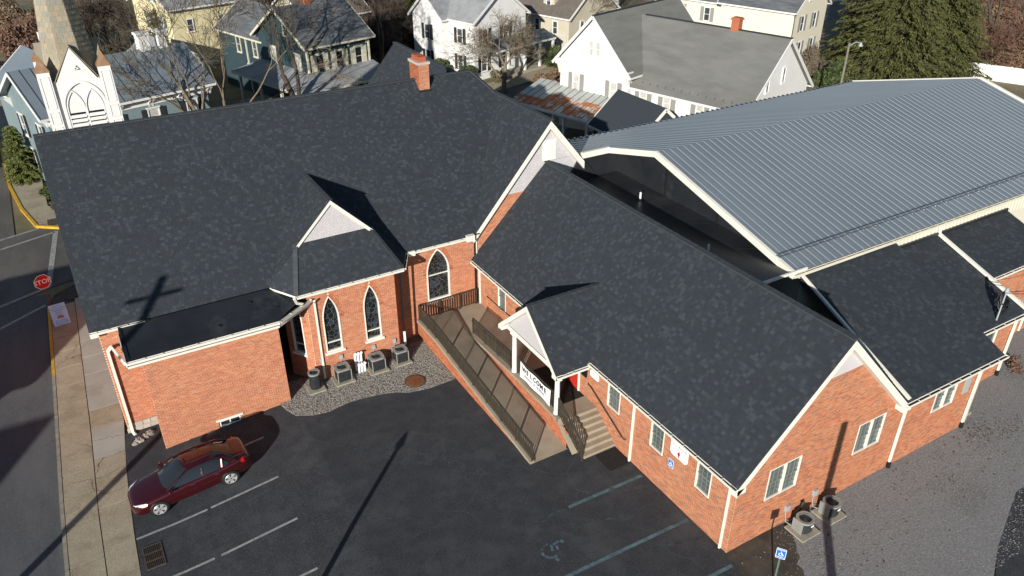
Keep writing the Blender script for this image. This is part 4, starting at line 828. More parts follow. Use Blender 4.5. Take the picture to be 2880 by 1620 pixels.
dspout(WNG, [(26.75, 13.25, 3.7), (26.72, 13.56, 3.4), (26.72, 13.57, .3)], w=.11); dspout(WNG, [(31.85, 13.2, 3.7), (31.85, 13.56, 3.4), (31.85, 13.57, .3)], w=.11); dspout(WNG, [(36.6, 14.42, 4.2), (37.15, 15.1, 3.9), (37.15, 15.1, .2)], w=.12); dspout(WNG, [(42.0, 16.5, 4.9), (42.0, 16.82, 4.7), (42.0, 16.82, .1)], w=.1)
for x_, y_ in ((26.72, 13.56), (31.85, 13.56), (37.15, 15.1)): MB().lathe((x_, y_, 0), [(.09, 0), (.09, .3), (.06, .32)], 10).build('drain_boot', 'black', WNG)
MB().box(31.0, 31.4, 13.6, 13.66, 2.2, 3.5).build('meter_panel', 'grey_box', WNG)
# conductor pipes lying on the roof
m = MB(); m.bar((26.35, 19.5, wz(19.5)+.1), (26.35, 13.35, wz(13.35)+.1), .13, .1); m.bar((26.3, 19.5, wz(19.5)+.1), (26.3, 19.56, 6.95), .12, .1); m.build('conductor_pipe', 'trim', WNG)
z2 = lambda y: zb2+S2*(y-14.5); m = MB(); m.bar((36.35, 19.5, z2(19.5)+.12), (36.35, 14.35, z2(14.35)+.12), .17, .12); m.bar((36.35, 19.52, z2(19.5)+.1), (36.35, 19.56, 7.0), .12, .1); m.build('conductor_pipe', 'trim', WNG)
MB().box(32.3, 33.2, 13.9, 15.19, 0, .12).build('door_step', 'concrete', WNG)
# service mast and coiled cables on the wing roof
MST = thing('service_mast', 'grey electric service mast with tangled black cables on the wing roof', 'service mast', (34.3, 14.75, z2(14.75)))
zz = z2(14.75); m = MB(); m.tube([(34.3, 14.75, zz-.1), (34.3, 14.75, zz+1.5)], .035, 8); m.lathe((34.3, 14.75, zz+1.45), [(.07, 0), (.1, .08), (.06, .2), (.02, .24)], 10); m.build('mast', 'grey_box', MST)
rs = np.random.RandomState(2)
for k_ in range(18):
    m = MB(); pts = [V((34.3, 14.75, zz+1.4))]; a = rs.uniform(0, 6.3); r0 = rs.uniform(.15, .4)
    for i in range(14): t = i/13; pts.append(V((34.3+.5*t+r0*math.cos(a+t*9)*min(1, t*3), 14.75+r0*math.sin(a+t*9)*.6*min(1, t*3)+.1, zz+1.35-1.1*t+.15*math.sin(a+t*11))))
    m.tube(pts, .02, 4); m.build('cable_loop', 'black', MST)
m = MB(); m.tube([(34.35, 14.75, zz+1.45), (36.5, 14.2, zz+1.25), (40, 12.6, zz+1.5), (50, 8, zz+4)], .018, 4); m.tube([(34.35, 14.8, zz+1.35), (36.5, 14.3, zz+.95), (40, 12.8, zz+1.2), (50, 8, zz+3.6)], .014, 4); m.build('service_drop', 'black', MST)
# ------------------------------------------------------------------ metal hall
HAL = thing('metal_hall', 'large hall with ribbed blue-grey metal roof and cream metal walls', 'hall', (40, 29, 0))
HX0, HX1, HY0, HR, HY1, HEZ, HRZ = 25.66, 53.5, 19.5, 29.1, 38.7, 7.03, 9.5; HS = (HRZ-HEZ)/(HR-HY0)
m = MB(); m.prism([(26.55, 19.63, 0), (26.55, 38.5, 0), (26.55, 38.5, 6.95), (26.55, HR, 9.3), (26.55, 19.63, 6.95)], (26.6, 0, 0)); hw_ = m.build('wall', 'metal_wall', HAL)
m = MB(); x = 26.6
while x < 53.1: m.pbox(V((0, 19.63, 0)), X, Z, -Y, x, x+.07, 5.9, 6.95, 0, .03); x += .3
m.build('wall_rib', 'metal_wall', hw_)
# roof panels: one ribbed sheet each
pw = .4575; npan = int((HX1-HX0)/pw); lh = math.hypot(HR-HY0, HRZ-HEZ)
def panel(L):
    v = []; prof = [(0, 0), (.018, .034), (.036, .034), (.054, 0), (.2, .004), (.23, .012), (.26, .004), (pw, 0)]
    for y_ in (0, L): v += [(a, y_, b) for a, b in prof]
    n_ = len(prof); return v, [(i, i+1, n_+i+1, n_+i) for i in range(n_-1)]
def panel_mesh(L):
    v, f_ = panel(L); me = unit_mesh('roof_panel', v, f_, 'metal_roof'); me.materials.append(MATS['metal_rib']); me.polygons.foreach_set('material_index', [1, 1, 1, 0, 0, 0, 0]); me.update(); return me
pf = panel_mesh(lh+.1); hu = V((0, (HR-HY0)/lh, (HRZ-HEZ)/lh)); hn = X.cross(hu)
rbk = MB(); rbk.face([(HX0+.02, HY0+.1, HEZ-.02), (HX1-.02, HY0+.1, HEZ-.02), (HX1-.02, HR, HRZ-.05), (HX0+.02, HR, HRZ-.05)]); rbk.face([(HX0+.02, HR, HRZ-.05), (HX1-.02, HR, HRZ-.05), (HX1-.02, HY1, HEZ-.05), (HX0+.02, HY1, HEZ-.05)]); rfo = rbk.build('roof', 'metal_roof', HAL)
hd = V((0, (HR-HY1)/lh, (HRZ-HEZ)/lh))
for i in range(npan): inst('roof_panel', pf, rfo, fmat((HX0+i*pw, HY0-.08, HEZ-.02), X, hu, hn))
nb = 8; hb = V((0, -(HY1-HR)/lh, (HRZ-HEZ)/lh)); hbn = (-X).cross(hb)
for i in range(npan): inst('roof_panel', pf, rfo, fmat((HX0+(i+1)*pw, HY1+.08, HEZ-.02), -X, hb, hbn))
pn = panel_mesh((HY1-33.05)/(HY1-HR)*lh)
for i in range(nb): inst('roof_panel', pn, rfo, fmat((HX0-i*pw, HY1+.08, HEZ-.02), -X, hb, hbn))
# fascias
zr = lambda y: HEZ+HS*(y-HY0) if y < HR else HRZ-HS*(y-HR)
m = MB(); 
for a, b in (((HX0, HY0-.1, zr(HY0)), (HX0, HR, HRZ)), ((HX0, HR, HRZ), (HX0, 33.0, zr(33.0)))): a, b = V(a), V(b); m.hexa([a+V((-.06, 0, -.26)), b+V((-.06, 0, -.26)), b+V((.25, 0, -.26)), a+V((.25, 0, -.26))], [a+V((-.06, 0, .06)), b+V((-.06, 0, .06)), b+V((.12, 0, .06)), a+V((.12, 0, .06))])
m.hexa([(23.85, 32.96, zr(33)-.26), (HX0+.1, 32.96, zr(33)-.26), (HX0+.1, 33.12, zr(33)-.26), (23.85, 33.12, zr(33)-.26)], [(23.85, 32.96, zr(33)+.07), (HX0+.1, 32.96, zr(33)+.07), (HX0+.1, 33.12, zr(33)+.07), (23.85, 33.12, zr(33)+.07)])
m.build('rake_trim', 'trim', HAL); m = MB(); m.bar((HX1, HY0-.1, zr(HY0)-.08), (HX1, HR, HRZ-.08), .18, .3); m.bar((HX1, HR, HRZ-.08), (HX1, HY1, zr(HY1)-.08), .18, .3); m.build('rake_trim', 'trim', HAL)
gutter(HAL, (HX0-.02, HY0-.07, HEZ-.06), (HX1, HY0-.07, HEZ-.06), -Y, w=.13, h=.15, front='metal_wall'); MB().box(HX0-.02, HX1, 19.42, 19.62, 6.74, 6.86).build('eave_trim', 'trim', HAL)
m = MB(); yy = 20.55; m.bar((HX0+.2, yy, zr(yy)+.10), (HX1-.3, yy, zr(yy)+.10), .035, .035); m.bar((HX0+.2, yy-.12, zr(yy-.12)+.06), (HX1-.3, yy-.12, zr(yy-.12)+.06), .02, .03); sro = m.build('snow_rail', 'seam_line', HAL); m = MB()
for i in range(0, npan, 2): m.box(HX0+i*pw+.02, HX0+i*pw+.1, yy-.22, yy+.05, zr(yy-.2)+.02, zr(yy)+.09)
m.build('rail_clamp', 'chrome', sro); m = MB()
for i in range(-nb, npan): m.box(HX0+i*pw+.02, HX0+i*pw+.09, 38.2, 38.4, zr(38.3)+.02, zr(38.3)+.12)
m.build('snow_guards', 'chrome', HAL, kind='stuff')
# ------------------------------------------------------------------ ramp, landing, stairs, railings
RMP = thing('access_ramp', 'switchback concrete wheelchair ramp and porch landing on brick walls', 'ramp', (15.5, 27, 0))
rz = lambda y: np.interp(y, [21.5, 31.0, 33.1], [.02, .98, .98]); rz2 = lambda y: np.interp(y, [26.6, 30.6], [1.2, .98])
d = MB(); d.prism([(13.75, 21.5, 0), (13.75, 31.0, .965), (13.75, 33.15, .965), (13.75, 33.15, -.1), (13.75, 21.5, -.1)], (1.75, 0, 0)); d.box(15.5, 17.42, 30.6, 33.15, -.1, .967); d.prism([(15.52, 22.3, 1.2), (15.52, 26.6, 1.2), (15.52, 30.6, .968), (15.52, 30.6, -.1), (15.52, 22.3, -.1)], (1.9, 0, 0)); d.build('deck', 'concrete', RMP)
bp, mo = [], MB()
brickwork((13.62, 0, 0), -Y, [(-33.1, 0), (-21.6, 0), (-21.6, .03), (-31.0, .9), (-33.1, .9)], [], -X, bp, mo); brickwork((15.49, 0, 0), -Y, [(-30.6, .05), (-21.6, .0), (-21.6, .95), (-22.3, 1.1), (-26.6, 1.1), (-30.6, .95)], [], -X, bp, mo)
mo.box(13.63, 13.76, 21.5, 33.1, -.1, .01); wo = mo.build('ramp_wall', 'mortar', RMP); emit(bp, wo, 'brick', 'brick', limit=250)
m = MB(); k_ = 9
for i in range(k_): y0, y1 = 21.5+i*9.5/k_, 21.5+(i+1)*9.5/k_-.012; m.hexa([(13.56, y0, rz(y0)-.06), (13.78, y0, rz(y0)-.06), (13.78, y1, rz(y1)-.06), (13.56, y1, rz(y1)-.06)], [(13.56, y0, rz(y0)+.1), (13.78, y0, rz(y0)+.1), (13.78, y1, rz(y1)+.1), (13.56, y1, rz(y1)+.1)])
m.hexa([(13.56, 31, .92), (13.78, 31, .92), (13.78, 33.1, .92), (13.56, 33.1, .92)], [(13.56, 31, 1.08), (13.78, 31, 1.08), (13.78, 33.1, 1.08), (13.56, 33.1, 1.08)]); m.build('ramp_kerb', 'concrete', RMP)
m = MB(); m.hexa([(15.4, 22.2, 1.08), (15.8, 22.2, 1.08), (15.8, 26.6, 1.08), (15.4, 26.6, 1.08)], [(15.4, 22.2, 1.206), (15.8, 22.2, 1.206), (15.8, 26.6, 1.206), (15.4, 26.6, 1.206)]); m.hexa([(15.4, 26.6, 1.08), (15.8, 26.6, 1.08), (15.8, 30.7, .85), (15.4, 30.7, .85)], [(15.4, 26.6, 1.206), (15.8, 26.6, 1.206), (15.8, 30.7, .985), (15.4, 30.7, .985)]); m.hexa([(15.4, 21.0, .1), (15.75, 21.0, .1), (15.75, 22.3, 1.05), (15.4, 22.3, 1.05)], [(15.4, 21.0, .35), (15.75, 21.0, .35), (15.75, 22.3, 1.2), (15.4, 22.3, 1.2)]); m.build('coping', 'concrete', RMP)
m = MB(); m.face([(15.72, 23.0, 1.206), (17.4, 23.0, 1.206), (17.4, 25.9, 1.206), (15.72, 25.9, 1.206)]); m.build('door_mat', 'dark_mat', RMP)
STR = thing('entrance_steps', 'seven concrete steps leading up to the porch landing', 'steps', (16.6, 21.4, 0))
for i in range(7): y0 = 20.6+i*.245; m = MB(); m.hexa([(15.76, y0, 0), (17.42, y0, 0), (17.42, 22.32, 0), (15.76, 22.32, 0)], [(15.76, y0-.02, (i+1)*.1715-.002), (17.42, y0-.02, (i+1)*.1715-.002), (17.42, 22.32, (i+1)*.1715-.002), (15.76, 22.32, (i+1)*.1715-.002)]); m.build('step', 'concrete', STR)
tag(MB().prism([(16.3, 19.4, .004), (17.35, 19.4, .004), (17.35, 20.5, .004), (16.3, 20.5, .004)], (0, 0, .015)).build('door_mat', 'dark_mat'), 'black rubber mat on asphalt at the foot of the steps', 'mat')
def railing(name, label, path, h=.95, low=.1, step=.14, post=1.28, hand=None):
    """path: list of floor points; straight runs of balusters between rails"""
    path = [V(p) for p in path]; t = thing(name, label, 'railing', path[0]); rl, po = MB(), MB(); bm_ = unit_mesh('baluster', [(x_*.019, y_*.019, z_*(h-low-.03)) for z_ in (0, 1) for x_, y_ in ((-1, -1), (1, -1), (1, 1), (-1, 1))], BOXF, 'rail_dark'); pmh = unit_mesh('post', [(x_*.03, y_*.03, z_*h) for z_ in (0, 1) for x_, y_ in ((-1, -1), (1, -1), (1, 1), (-1, 1))], BOXF, 'rail_dark')
    for a, b in zip(path, path[1:]):
        L = (b-a).length; top = MB(); top.bar(a+Z*h, b+Z*h, .065, .05); top.build('top_rail', 'rail_dark', t); MB().bar(a+Z*low, b+Z*low, .03, .03).build('bottom_rail', 'rail_dark', t)
        if hand: o_ = V(hand); m = MB(); m.tube([a+Z*.82+o_, b+Z*.82+o_], .019, 6); m.build('handrail', 'rail_dark', t)
        k_ = max(1, int(L/step)); np_ = max(1, round(L/post))
        for i in range(1, k_): p = a.lerp(b, i/k_); inst('baluster', bm_, t, Matrix.Translation(p+Z*low))
        for i in range(np_+1): p = a.lerp(b, i/np_); inst('post', pmh, t, Matrix.Translation(p))
    return t
railing('ramp_railing', 'long dark metal railing along the outer edge of the ramp', [(13.68, 21.55, .1), (13.68, 31.0, 1.06), (13.68, 33.0, 1.06)], hand=(.09, 0, 0))
railing('landing_railing', 'short dark railing across the ramp landing below the tall arched window', [(13.7, 33.02, 1.0), (17.3, 33.02, 1.0)])
railing('ramp_railing', 'dark metal railing on the brick wall between ramp and porch', [(15.6, 30.5, .985), (15.6, 26.6, 1.2), (15.6, 26.45, 1.2)], hand=(-.08, 0, 0))
railing('porch_railing', 'dark porch railing between the two white columns behind the banner', [(15.66, 26.1, 1.2), (15.66, 22.8, 1.2)])
railing('stair_railing', 'dark railing running down the open side of the steps', [(15.6, 22.45, 1.2), (15.6, 20.55, .0)], hand=(.08, 0, 0))
t = thing('wall_handrail', 'plain dark handrail fixed to the brick wall beside the steps', 'handrail', (17.33, 21, 1)); m = MB(); m.tube([(17.4, 22.75, 2.1), (17.33, 22.7, 2.1), (17.33, 22.45, 2.06), (17.33, 20.1, .95), (17.33, 19.9, .93), (17.4, 19.85, .93)], .025, 8); m.build('rail', 'rail_dark', t); m = MB()
for y_ in (22.3, 21.2, 20.2): z_ = .95+(y_-20.1)*.472; m.tube([(17.33, y_, z_-.01), (17.345, y_, z_-.07), (17.43, y_, z_-.07)], .012, 5)
m.build('bracket', 'rail_dark', t)
t = thing('wall_handrail', 'dark handrail on the annex wall above the upper ramp', 'handrail', (17.35, 29, 1.8)); m = MB(); m.tube([(17.42, 32.2, 1.85), (17.36, 32.2, 1.85), (17.36, 30.6, 1.85), (17.36, 27.2, 2.05), (17.42, 27.2, 2.05)], .022, 6); m.build('rail', 'rail_dark', t)
# ------------------------------------------------------------------ small things round the buildings
def ac_unit(x, y, z, w, d, h, label, round_=False, light=False, group='air conditioning condensers'):
    t = thing('air_conditioner', label, 'air conditioner', (x, y, z), group=group); x0, x1, y0, y1 = x-w/2, x+w/2, y-d/2, y+d/2; r = .42*min(w, d) if round_ else .1
    def outline(g, n=5):
        o = []
        for cx, cy, a0 in ((x1-r, y1-r, 0), (x0+r, y1-r, 90), (x0+r, y0+r, 180), (x1-r, y0+r, 270)):
            for i in range(n+1): a = math.radians(a0+90*i/n); o.append((cx+(r+g)*math.cos(a), cy+(r+g)*math.sin(a)))
        return o
    b = MB(); b.prism([(a, c, z+.03) for a, c in outline(-.03)], (0, 0, h-.1)); body = b.build('coil', 'ac_dark', t)
    l = MB(); k = 12 if not round_ else 16
    for i in range(k): l.prism([(a, c, z+.08+i*(h-.2)/k) for a, c in outline(0)], (0, 0, .022))
    l.build('louvre_guard', 'ac_dark', t)
    if not round_:
        for cx, cy in ((x0, y0), (x1, y0), (x1, y1), (x0, y1)): m = MB(); m.box(cx-.02, cx+.02, cy-.02, cy+.02, z, z+h-.06); m.build('corner_post', 'ac_light', t)
    if light: m = MB(); m.box(x0-.015, x0+.02, y0+.12, y1-.02, z, z+h-.06); m.build('service_panel', 'ac_light', t); m = MB(); m.box(x1-.3, x1-.16, y0-.012, y0+.02, z+h*.55, z+h*.68); m.build('name_plate', 'sign_white', t)
    # lid: flat ring with the fan well sunk in it
    o = outline(.025, 5); n_ = len(o); rr = min(w, d)*.385; inn = []
    for (a, c) in o: q = math.atan2(c-y, a-x); inn.append((x+rr*math.cos(q), y+rr*math.sin(q)))
    m = MB()
    for i in range(n_):
        j = (i+1) % n_; m.face([(*o[i], z+h), (*o[j], z+h), (*inn[j], z+h-.01), (*inn[i], z+h-.01)]); m.face([(*o[i], z+h-.08), (*o[j], z+h-.08), (*o[j], z+h), (*o[i], z+h)]); m.face([(*inn[i], z+h-.01), (*inn[j], z+h-.01), (*inn[j], z+h-.16), (*inn[i], z+h-.16)])
    lid = m.build('lid', 'ac_light', t); m = MB(); m.prism([(a, c, z+h-.17) for a, c in inn], (0, 0, .02)); m.build('fan_well', 'black', lid)
    f = MB()
    for i in range(4):
        a = i*1.571+.4; f.hexa([(x+.03*math.cos(a), y+.03*math.sin(a), z+h-.12), (x+rr*.85*math.cos(a-.25), y+rr*.85*math.sin(a-.25), z+h-.13), (x+rr*.85*math.cos(a+.3), y+rr*.85*math.sin(a+.3), z+h-.1), (x+.06*math.cos(a+.6), y+.06*math.sin(a+.6), z+h-.12)], [(x+.03*math.cos(a), y+.03*math.sin(a), z+h-.115), (x+rr*.85*math.cos(a-.25), y+rr*.85*math.sin(a-.25), z+h-.125), (x+rr*.85*math.cos(a+.3), y+rr*.85*math.sin(a+.3), z+h-.095), (x+.06*math.cos(a+.6), y+.06*math.sin(a+.6), z+h-.115)])
    f.build('fan_blades', 'rust', lid); g = MB()
    for k_ in (.3, .55, .8, 1.0):
        c = [(x+rr*k_*math.cos(a*.3142), y+rr*k_*math.sin(a*.3142), z+h-.004) for a in range(21)]; g.tube(c, .005, 3, cap=False)
    g.build('fan_grille', 'ac_dark', lid); return t
def pad(x, y, z, w, d, label, rot=0):
    m = MB(); m.box(x-w/2, x+w/2, y-d/2, y+d/2, z-.04, z+.075); return tag(m.build('equipment_pad', 'concrete_pad'), label, 'pad', 'concrete pads under the condensers')
for (x, y, w, d, h, rd, lb) in ((7.3, 31.35, .52, .52, .95, True, 'tall rounded grey condenser beside the downspout at the bay corner'), (8.72, 31.38, .68, .64, .74, False, 'square grey condenser under the left arched window of the bay'), (10.52, 31.38, .68, .64, .74, False, 'square grey condenser to the right of the white vent pipes'), (11.82, 31.4, .64, .62, .72, False, 'square grey condenser at the bay end nearest the ramp')):
    ac_unit(x, y, .1, w, d, h, lb, rd); pad(x, y-.02, .03, w+.3, d+.22, 'concrete pad under the '+lb)
ac_unit(20.78, 12.95, .08, .64, .62, .62, 'pale round-cornered condenser with name plate closest to the building corner', True, True); pad(20.78, 12.95, .0, 1.0, .92, 'concrete pad under the pale condenser closest to the building corner')
ac_unit(22.35, 13.0, .08, .64, .62, .64, 'pale round-cornered condenser crossed by the pole shadow by the annex gable', True, True); pad(22.35, 13.0, .0, 1.0, .9, 'concrete pad under the pale condenser crossed by the pole shadow')
VP = thing('vent_pipes', 'three white plastic vent pipes rising beside the brick bay', 'vent pipes', (9.72, 31.6, .02))
for i in range(3):
    x = 9.56+i*.155; m = MB(); m.tube([(x, 31.78, .02), (x, 31.78, 1.0), (x, 31.76, 1.05), (x, 31.66, 1.1)], .06, 10); m.build('tall_pipe', 'pvc', VP); m = MB(); m.tube([(x+.06, 31.55, .02), (x+.06, 31.55, .5), (x+.06, 31.5, .58), (x+.06, 31.42, .58)], .062, 10); m.build('short_pipe', 'pvc', VP)
def wall_box(P, u, n, w, h, d, label, cond=None, mat='grey_box'):
    P, u, n = V(P), V(u), V(n); t = thing('electrical_box', label, 'electrical box', P-Z*h/2); MB().pbox(P, u, Z, n, -w/2, w/2, -h/2, h/2, -.01, d).build('cover', mat, t)
    if cond: m = MB(); m.tube([P+n*.03-Z*h/2]+[V(c) for c in cond], .018, 6); m.build('conduit', mat, t)
    return t
for x, lb in ((7.9, 'rounded condenser'), (8.9, 'left square condenser'), (10.62, 'middle square condenser'), (11.75, 'condenser nearest the ramp')): wall_box((x, BY, 1.05 if x > 8 else 1.2), X, -Y, .15, .24, .1, 'small grey disconnect box on the bay wall above the '+lb, [(x, BY-.03, .6), (x-.1, BY-.1, .4)])
wall_box((20.45, AY0, .82), X, -Y, .2, .28, .12, 'grey disconnect box on the annex gable with conduit to the nearer condenser', [(20.42, 13.6, .5), (20.4, 13.5, .2), (20.5, 13.25, .12), (20.7, 13.1, .2)])
wall_box((22.0, AY0, .86), X, -Y, .2, .28, .12, 'grey disconnect box on the annex gable with conduit to the farther condenser', [(21.95, 13.6, .5), (21.95, 13.5, .2), (22.1, 13.3, .15), (22.25, 13.1, .25)])
t = thing('refrigerant_lines', 'bundle of black refrigerant lines looping from wall to condenser', 'pipes', (21.2, 13.5, .3))
for i in range(4): m = MB(); m.tube([(21.25+i*.04, 13.66, .75), (21.2+i*.05, 13.5, .8), (21.05, 13.45, .5-i*.04), (20.85-i*.05, 13.42, .18), (20.75-i*.08, 13.4, .12), (20.9, 13.2, .3)], .022, 6); m.build('line', 'black', t)
# manhole, grate, rock
t = thing('manhole_cover', 'round rusty brown iron manhole cover set in the gravel bed', 'manhole', (11.75, 29.45, .02)); m = MB(); m.lathe((11.75, 29.45, .02), [(.46, 0), (.46, .05), (.44, .055)], 36); m.build('plate', 'rust', t); m = MB(); m.lathe((11.75, 29.45, .02), [(.53, 0), (.53, .035), (.47, .036)], 36); m.build('frame', 'iron', t); m = MB()
for i in range(-3, 4): L = math.sqrt(.4**2-(i*.11)**2); m.box(11.75+i*.11-.012, 11.75+i*.11+.012, 29.45-L, 29.45+L, .074, .082)
m.build('rib', 'rust', t)
t = thing('drain_grate', 'rectangular rusty storm drain grate sunk in the asphalt', 'grate', (-1.28, 24.95, -.47)); m = MB(); gx0, gx1, gy0, gy1 = -1.64, -.93, 24.35, 25.6
m.box(gx0, gx1, gy0, gy0+.05, -.48, -.435); m.box(gx0, gx1, gy1-.05, gy1, -.48, -.435); m.box(gx0, gx0+.05, gy0+.05, gy1-.05, -.48, -.436); m.box(gx1-.05, gx1, gy0+.05, gy1-.05, -.48, -.436); m.build('frame', 'iron', t); MB().box(gx0+.05, gx1-.05, gy0+.05, gy1-.05, -.48, -.46).build('pit', 'black', t)
for i in range(9): MB().box(gx0+.09+i*.065, gx0+.115+i*.065, gy0+.05, gy1-.05, -.459, -.437).build('bar', 'iron', t)
for k_ in (.33, .66): MB().box(gx0+.05, gx1-.05, gy0+k_*1.25-.03, gy0+k_*1.25+.03, -.458, -.438).build('cross_bar', 'iron', t)
rs = np.random.RandomState(4); m = MB(); c = []
for (x, y, r) in ((-.75, 32.35, .24), (-.5, 32.5, .2), (-.28, 32.62, .22), (-.95, 32.2, .15)):
    n0 = len(m.v); 
    for i in range(5):
        for j in range(8): th, ph = math.pi*(i+.5)/10, 2*math.pi*j/8; q = r*rs.uniform(.75, 1.2); m.v.append((x+q*math.sin(th)*math.cos(ph), y+q*math.sin(th)*math.sin(ph), -.47+q*.75*math.cos(th)))
    for i in range(4):
        for j in range(8): j2 = (j+1) % 8; m.f.append((n0+i*8+j, n0+(i+1)*8+j, n0+(i+1)*8+j2, n0+i*8+j2)); m.m.append(0)
    m.f.append(tuple(n0+j for j in range(8))); m.m.append(0)
tag(m.build('splash_rocks', 'rock'), 'pale clump of rocks at the downspout foot by the sidewalk', 'rocks')
# ------------------------------------------------------------------ signs
def plate(m, P, u, v, n, pts, t): m.prism([V(P)+V(u)*a+V(v)*b for a, b in pts], V(n)*t); return m
def wheelchair(P, u, v, n, s, parent, mat='sign_white'):
    P, u, v, n = V(P), V(u), V(v), V(n); m = MB(); q = lambda a, b: P+u*a*s+v*b*s
    m.tube([q(.0, .27), q(.02, .05), q(.22, .02), q(.3, -.22), q(.38, -.22)], .035*s*1.6, 5); m.tube([q(.01, .16), q(.18, .15)], .03*s*1.5, 5)
    m.tube([q(-.02+.25*math.cos(math.radians(a)), -.1+.25*math.sin(math.radians(a))) for a in range(110, 345, 20)], .028*s*1.5, 5); m.prism([q(0+.07*math.cos(k*.785), .4+.07*math.sin(k*.785)) for k in range(8)], n*.01*s); return m.build('wheelchair_symbol', mat, parent)
def rrect(w, h, r, k=4):
    o = []
    for cx, cy, a0 in ((w/2-r, h/2-r, 0), (-w/2+r, h/2-r, 90), (-w/2+r, -h/2+r, 180), (w/2-r, -h/2+r, 270)):
        for i in range(k+1): a = math.radians(a0+90*i/k); o.append((cx+r*math.cos(a), cy+r*math.sin(a)))
    return o
def ada_sign(P, u, n, label, post=None, w=.33, h=.48):
    P, u, n = V(P), V(u).normalized(), V(n).normalized(); t = thing('parking_sign', label, 'sign', (P.x, P.y, post if post is not None else P.z-h/2))
    plate(MB(), P, u, Z, n, rrect(w, h, .03), .008).build('border', 'sign_white', t); plate(MB(), P+n*.008, u, Z, n, rrect(w-.03, h-.03, .025), .003).build('face', 'sign_blue', t)
    F = lambda dz: fmat(P+n*.0125+Z*dz, u, Z, n); text_mesh('RESERVED', .06, F(h*.36), 'sign_white', t, 'lettering', ext=.0008, bold=.001); text_mesh('PARKING', .065, F(-h*.36), 'sign_white', t, 'lettering', ext=.0008, bold=.001); wheelchair(P+n*.013-Z*.01, u, Z, n, .26, t)
    if post is not None: m = MB(); m.bar((P.x+n.x*-.03, P.y+n.y*-.03, post), (P.x+n.x*-.03, P.y+n.y*-.03, P.z+h/2-.02), .05, .04, up=(0, 1, 0)); m.build('post', 'shutter_green', t)
    return t
ada_sign((AX-.015, 17.07, 1.79), -Y, -X, 'blue reserved parking sign on the brick wall below the white church sign', w=.3, h=.44)
_sn = V((-.82, -.57, 0)); ada_sign((17.8, 11.65, 1.71), V((-_sn.y, _sn.x, 0))*-1 if False else V((.57, -.82, 0)), _sn, 'blue reserved parking sign on a green post in the dirt', post=0.0)
t = thing('church_sign', 'white wall sign with the church name and red flame emblem', 'sign', (AX-.02, 16.7, 2.2)); P = V((AX-.012, 16.7, 2.73)); cut = [(-.5, .44), (.5, .44), (.5, -.3), (.38, -.42), (.0, -.42), (-.38, -.42), (-.5, -.3)][::-1]
plate(MB(), P, -Y, Z, -X, cut, .02).build('board', 'sign_white', t); Fm = lambda dz, dx=0: fmat(P+V((-.022, -dx, dz)), -Y, Z, -X)
text_mesh('Mifflinburg', .2, Fm(.32), 'ink_grey', t, 'lettering', bold=.002); text_mesh('United Methodist', .135, Fm(.15), 'ink_grey', t, 'lettering', bold=.001); text_mesh('Church', .14, Fm(-.0), 'ink_grey', t, 'lettering', bold=.001)
m = MB(); q = lambda a, b: P+V((-.021, -a, b)); m.prism([q(*p) for p in ((-.06, -.12), (.04, -.06), (.06, -.18), (.0, -.36), (-.03, -.28), (-.08, -.2))], (-.004, 0, 0)); m.build('flame_emblem', 'flame_red', t); m = MB(); m.bar(q(.03, -.12), q(.03, -.37), .018, .02, up=(1, 0, 0)); m.bar(q(-.03, -.2), q(.09, -.2), .018, .02, up=(1, 0, 0)); m.build('cross_emblem', 'ink', t)
t = thing('oval_sign', 'small white rounded wall plaque with faint lettering beside the door', 'sign', (AX-.02, 22.36, 2.6)); P = V((AX-.012, 22.36, 2.76)); plate(MB(), P, -Y, Z, -X, rrect(.66, .36, .1, 6), .015).build('board', 'sign_white', t); Fm = lambda dz: fmat(P+V((-.017, 0, dz)), -Y, Z, -X)
text_mesh('Sunday School 9:00', .075, Fm(.07), 'ink_pale', t, 'lettering'); text_mesh('Worship 10:00', .085, Fm(-.06), 'ink_pale', t, 'lettering')
t = thing('notice_box', 'small black metal box on the brick wall beside the red door', 'notice box', (AX-.05, 23.12, 2.3)); m = MB(); m.box(AX-.1, AX+.01, 22.9, 23.34, 2.32, 2.66); m.build('case', 'black', t); m = MB(); m.box(AX-.13, AX+.01, 22.87, 23.37, 2.662, 2.69); m.build('lid', 'black', t)
# banner: a sagging cloth sheet tied to the porch rail
t = thing('welcome_banner', 'white WELCOME banner tied to the dark porch railing between the columns', 'banner', (15.57, 24.4, 1.3))
ny, nzv = 24, 6; yA, yB = 25.7, 23.08; m = MB()
def bpt(s, r):  # s 0..1 along, r 0..1 up
    sag = .1*math.sin(math.pi*s)*(.9+.3*math.sin(9*s)); y_ = yA+(yB-yA)*s; zt = 2.17-sag; zb = 1.28+.05*math.sin(math.pi*s); return V((15.575+.02*math.sin(11*s+2*r)*(1-r*.5)-.02*(1-r), y_, zb+(zt-zb)*r))
m.v = [tuple(bpt(i/ny, j/nzv)) for i in range(ny+1) for j in range(nzv+1)]; m.f = [(i*(nzv+1)+j, (i+1)*(nzv+1)+j, (i+1)*(nzv+1)+j+1, i*(nzv+1)+j+1) for i in range(ny) for j in range(nzv)]; m.m = [0]*len(m.f); m.build('cloth', 'sign_white', t, smooth=True)
Fm = lambda dz, dy=0: fmat((15.535, 24.39+dy, dz), -Y, Z, -X)
for wd, s0, zz_ in (('WELCOME', .40, 1.88), ):
    n_ = len(wd)
    for i, chx in enumerate(wd): text_mesh(chx, s0*.88, Fm(zz_+.02*math.cos((i-3)/3*1.4), .9-i*.3), 'ink', t, 'letter', bold=.006)
text_mesh('Sundays at 10:00am', .22, Fm(1.62), 'ink_grey', t, 'lettering', bold=.002); text_mesh('Sunday School at 9:00am', .13, Fm(1.44), 'ink_pale', t, 'lettering')
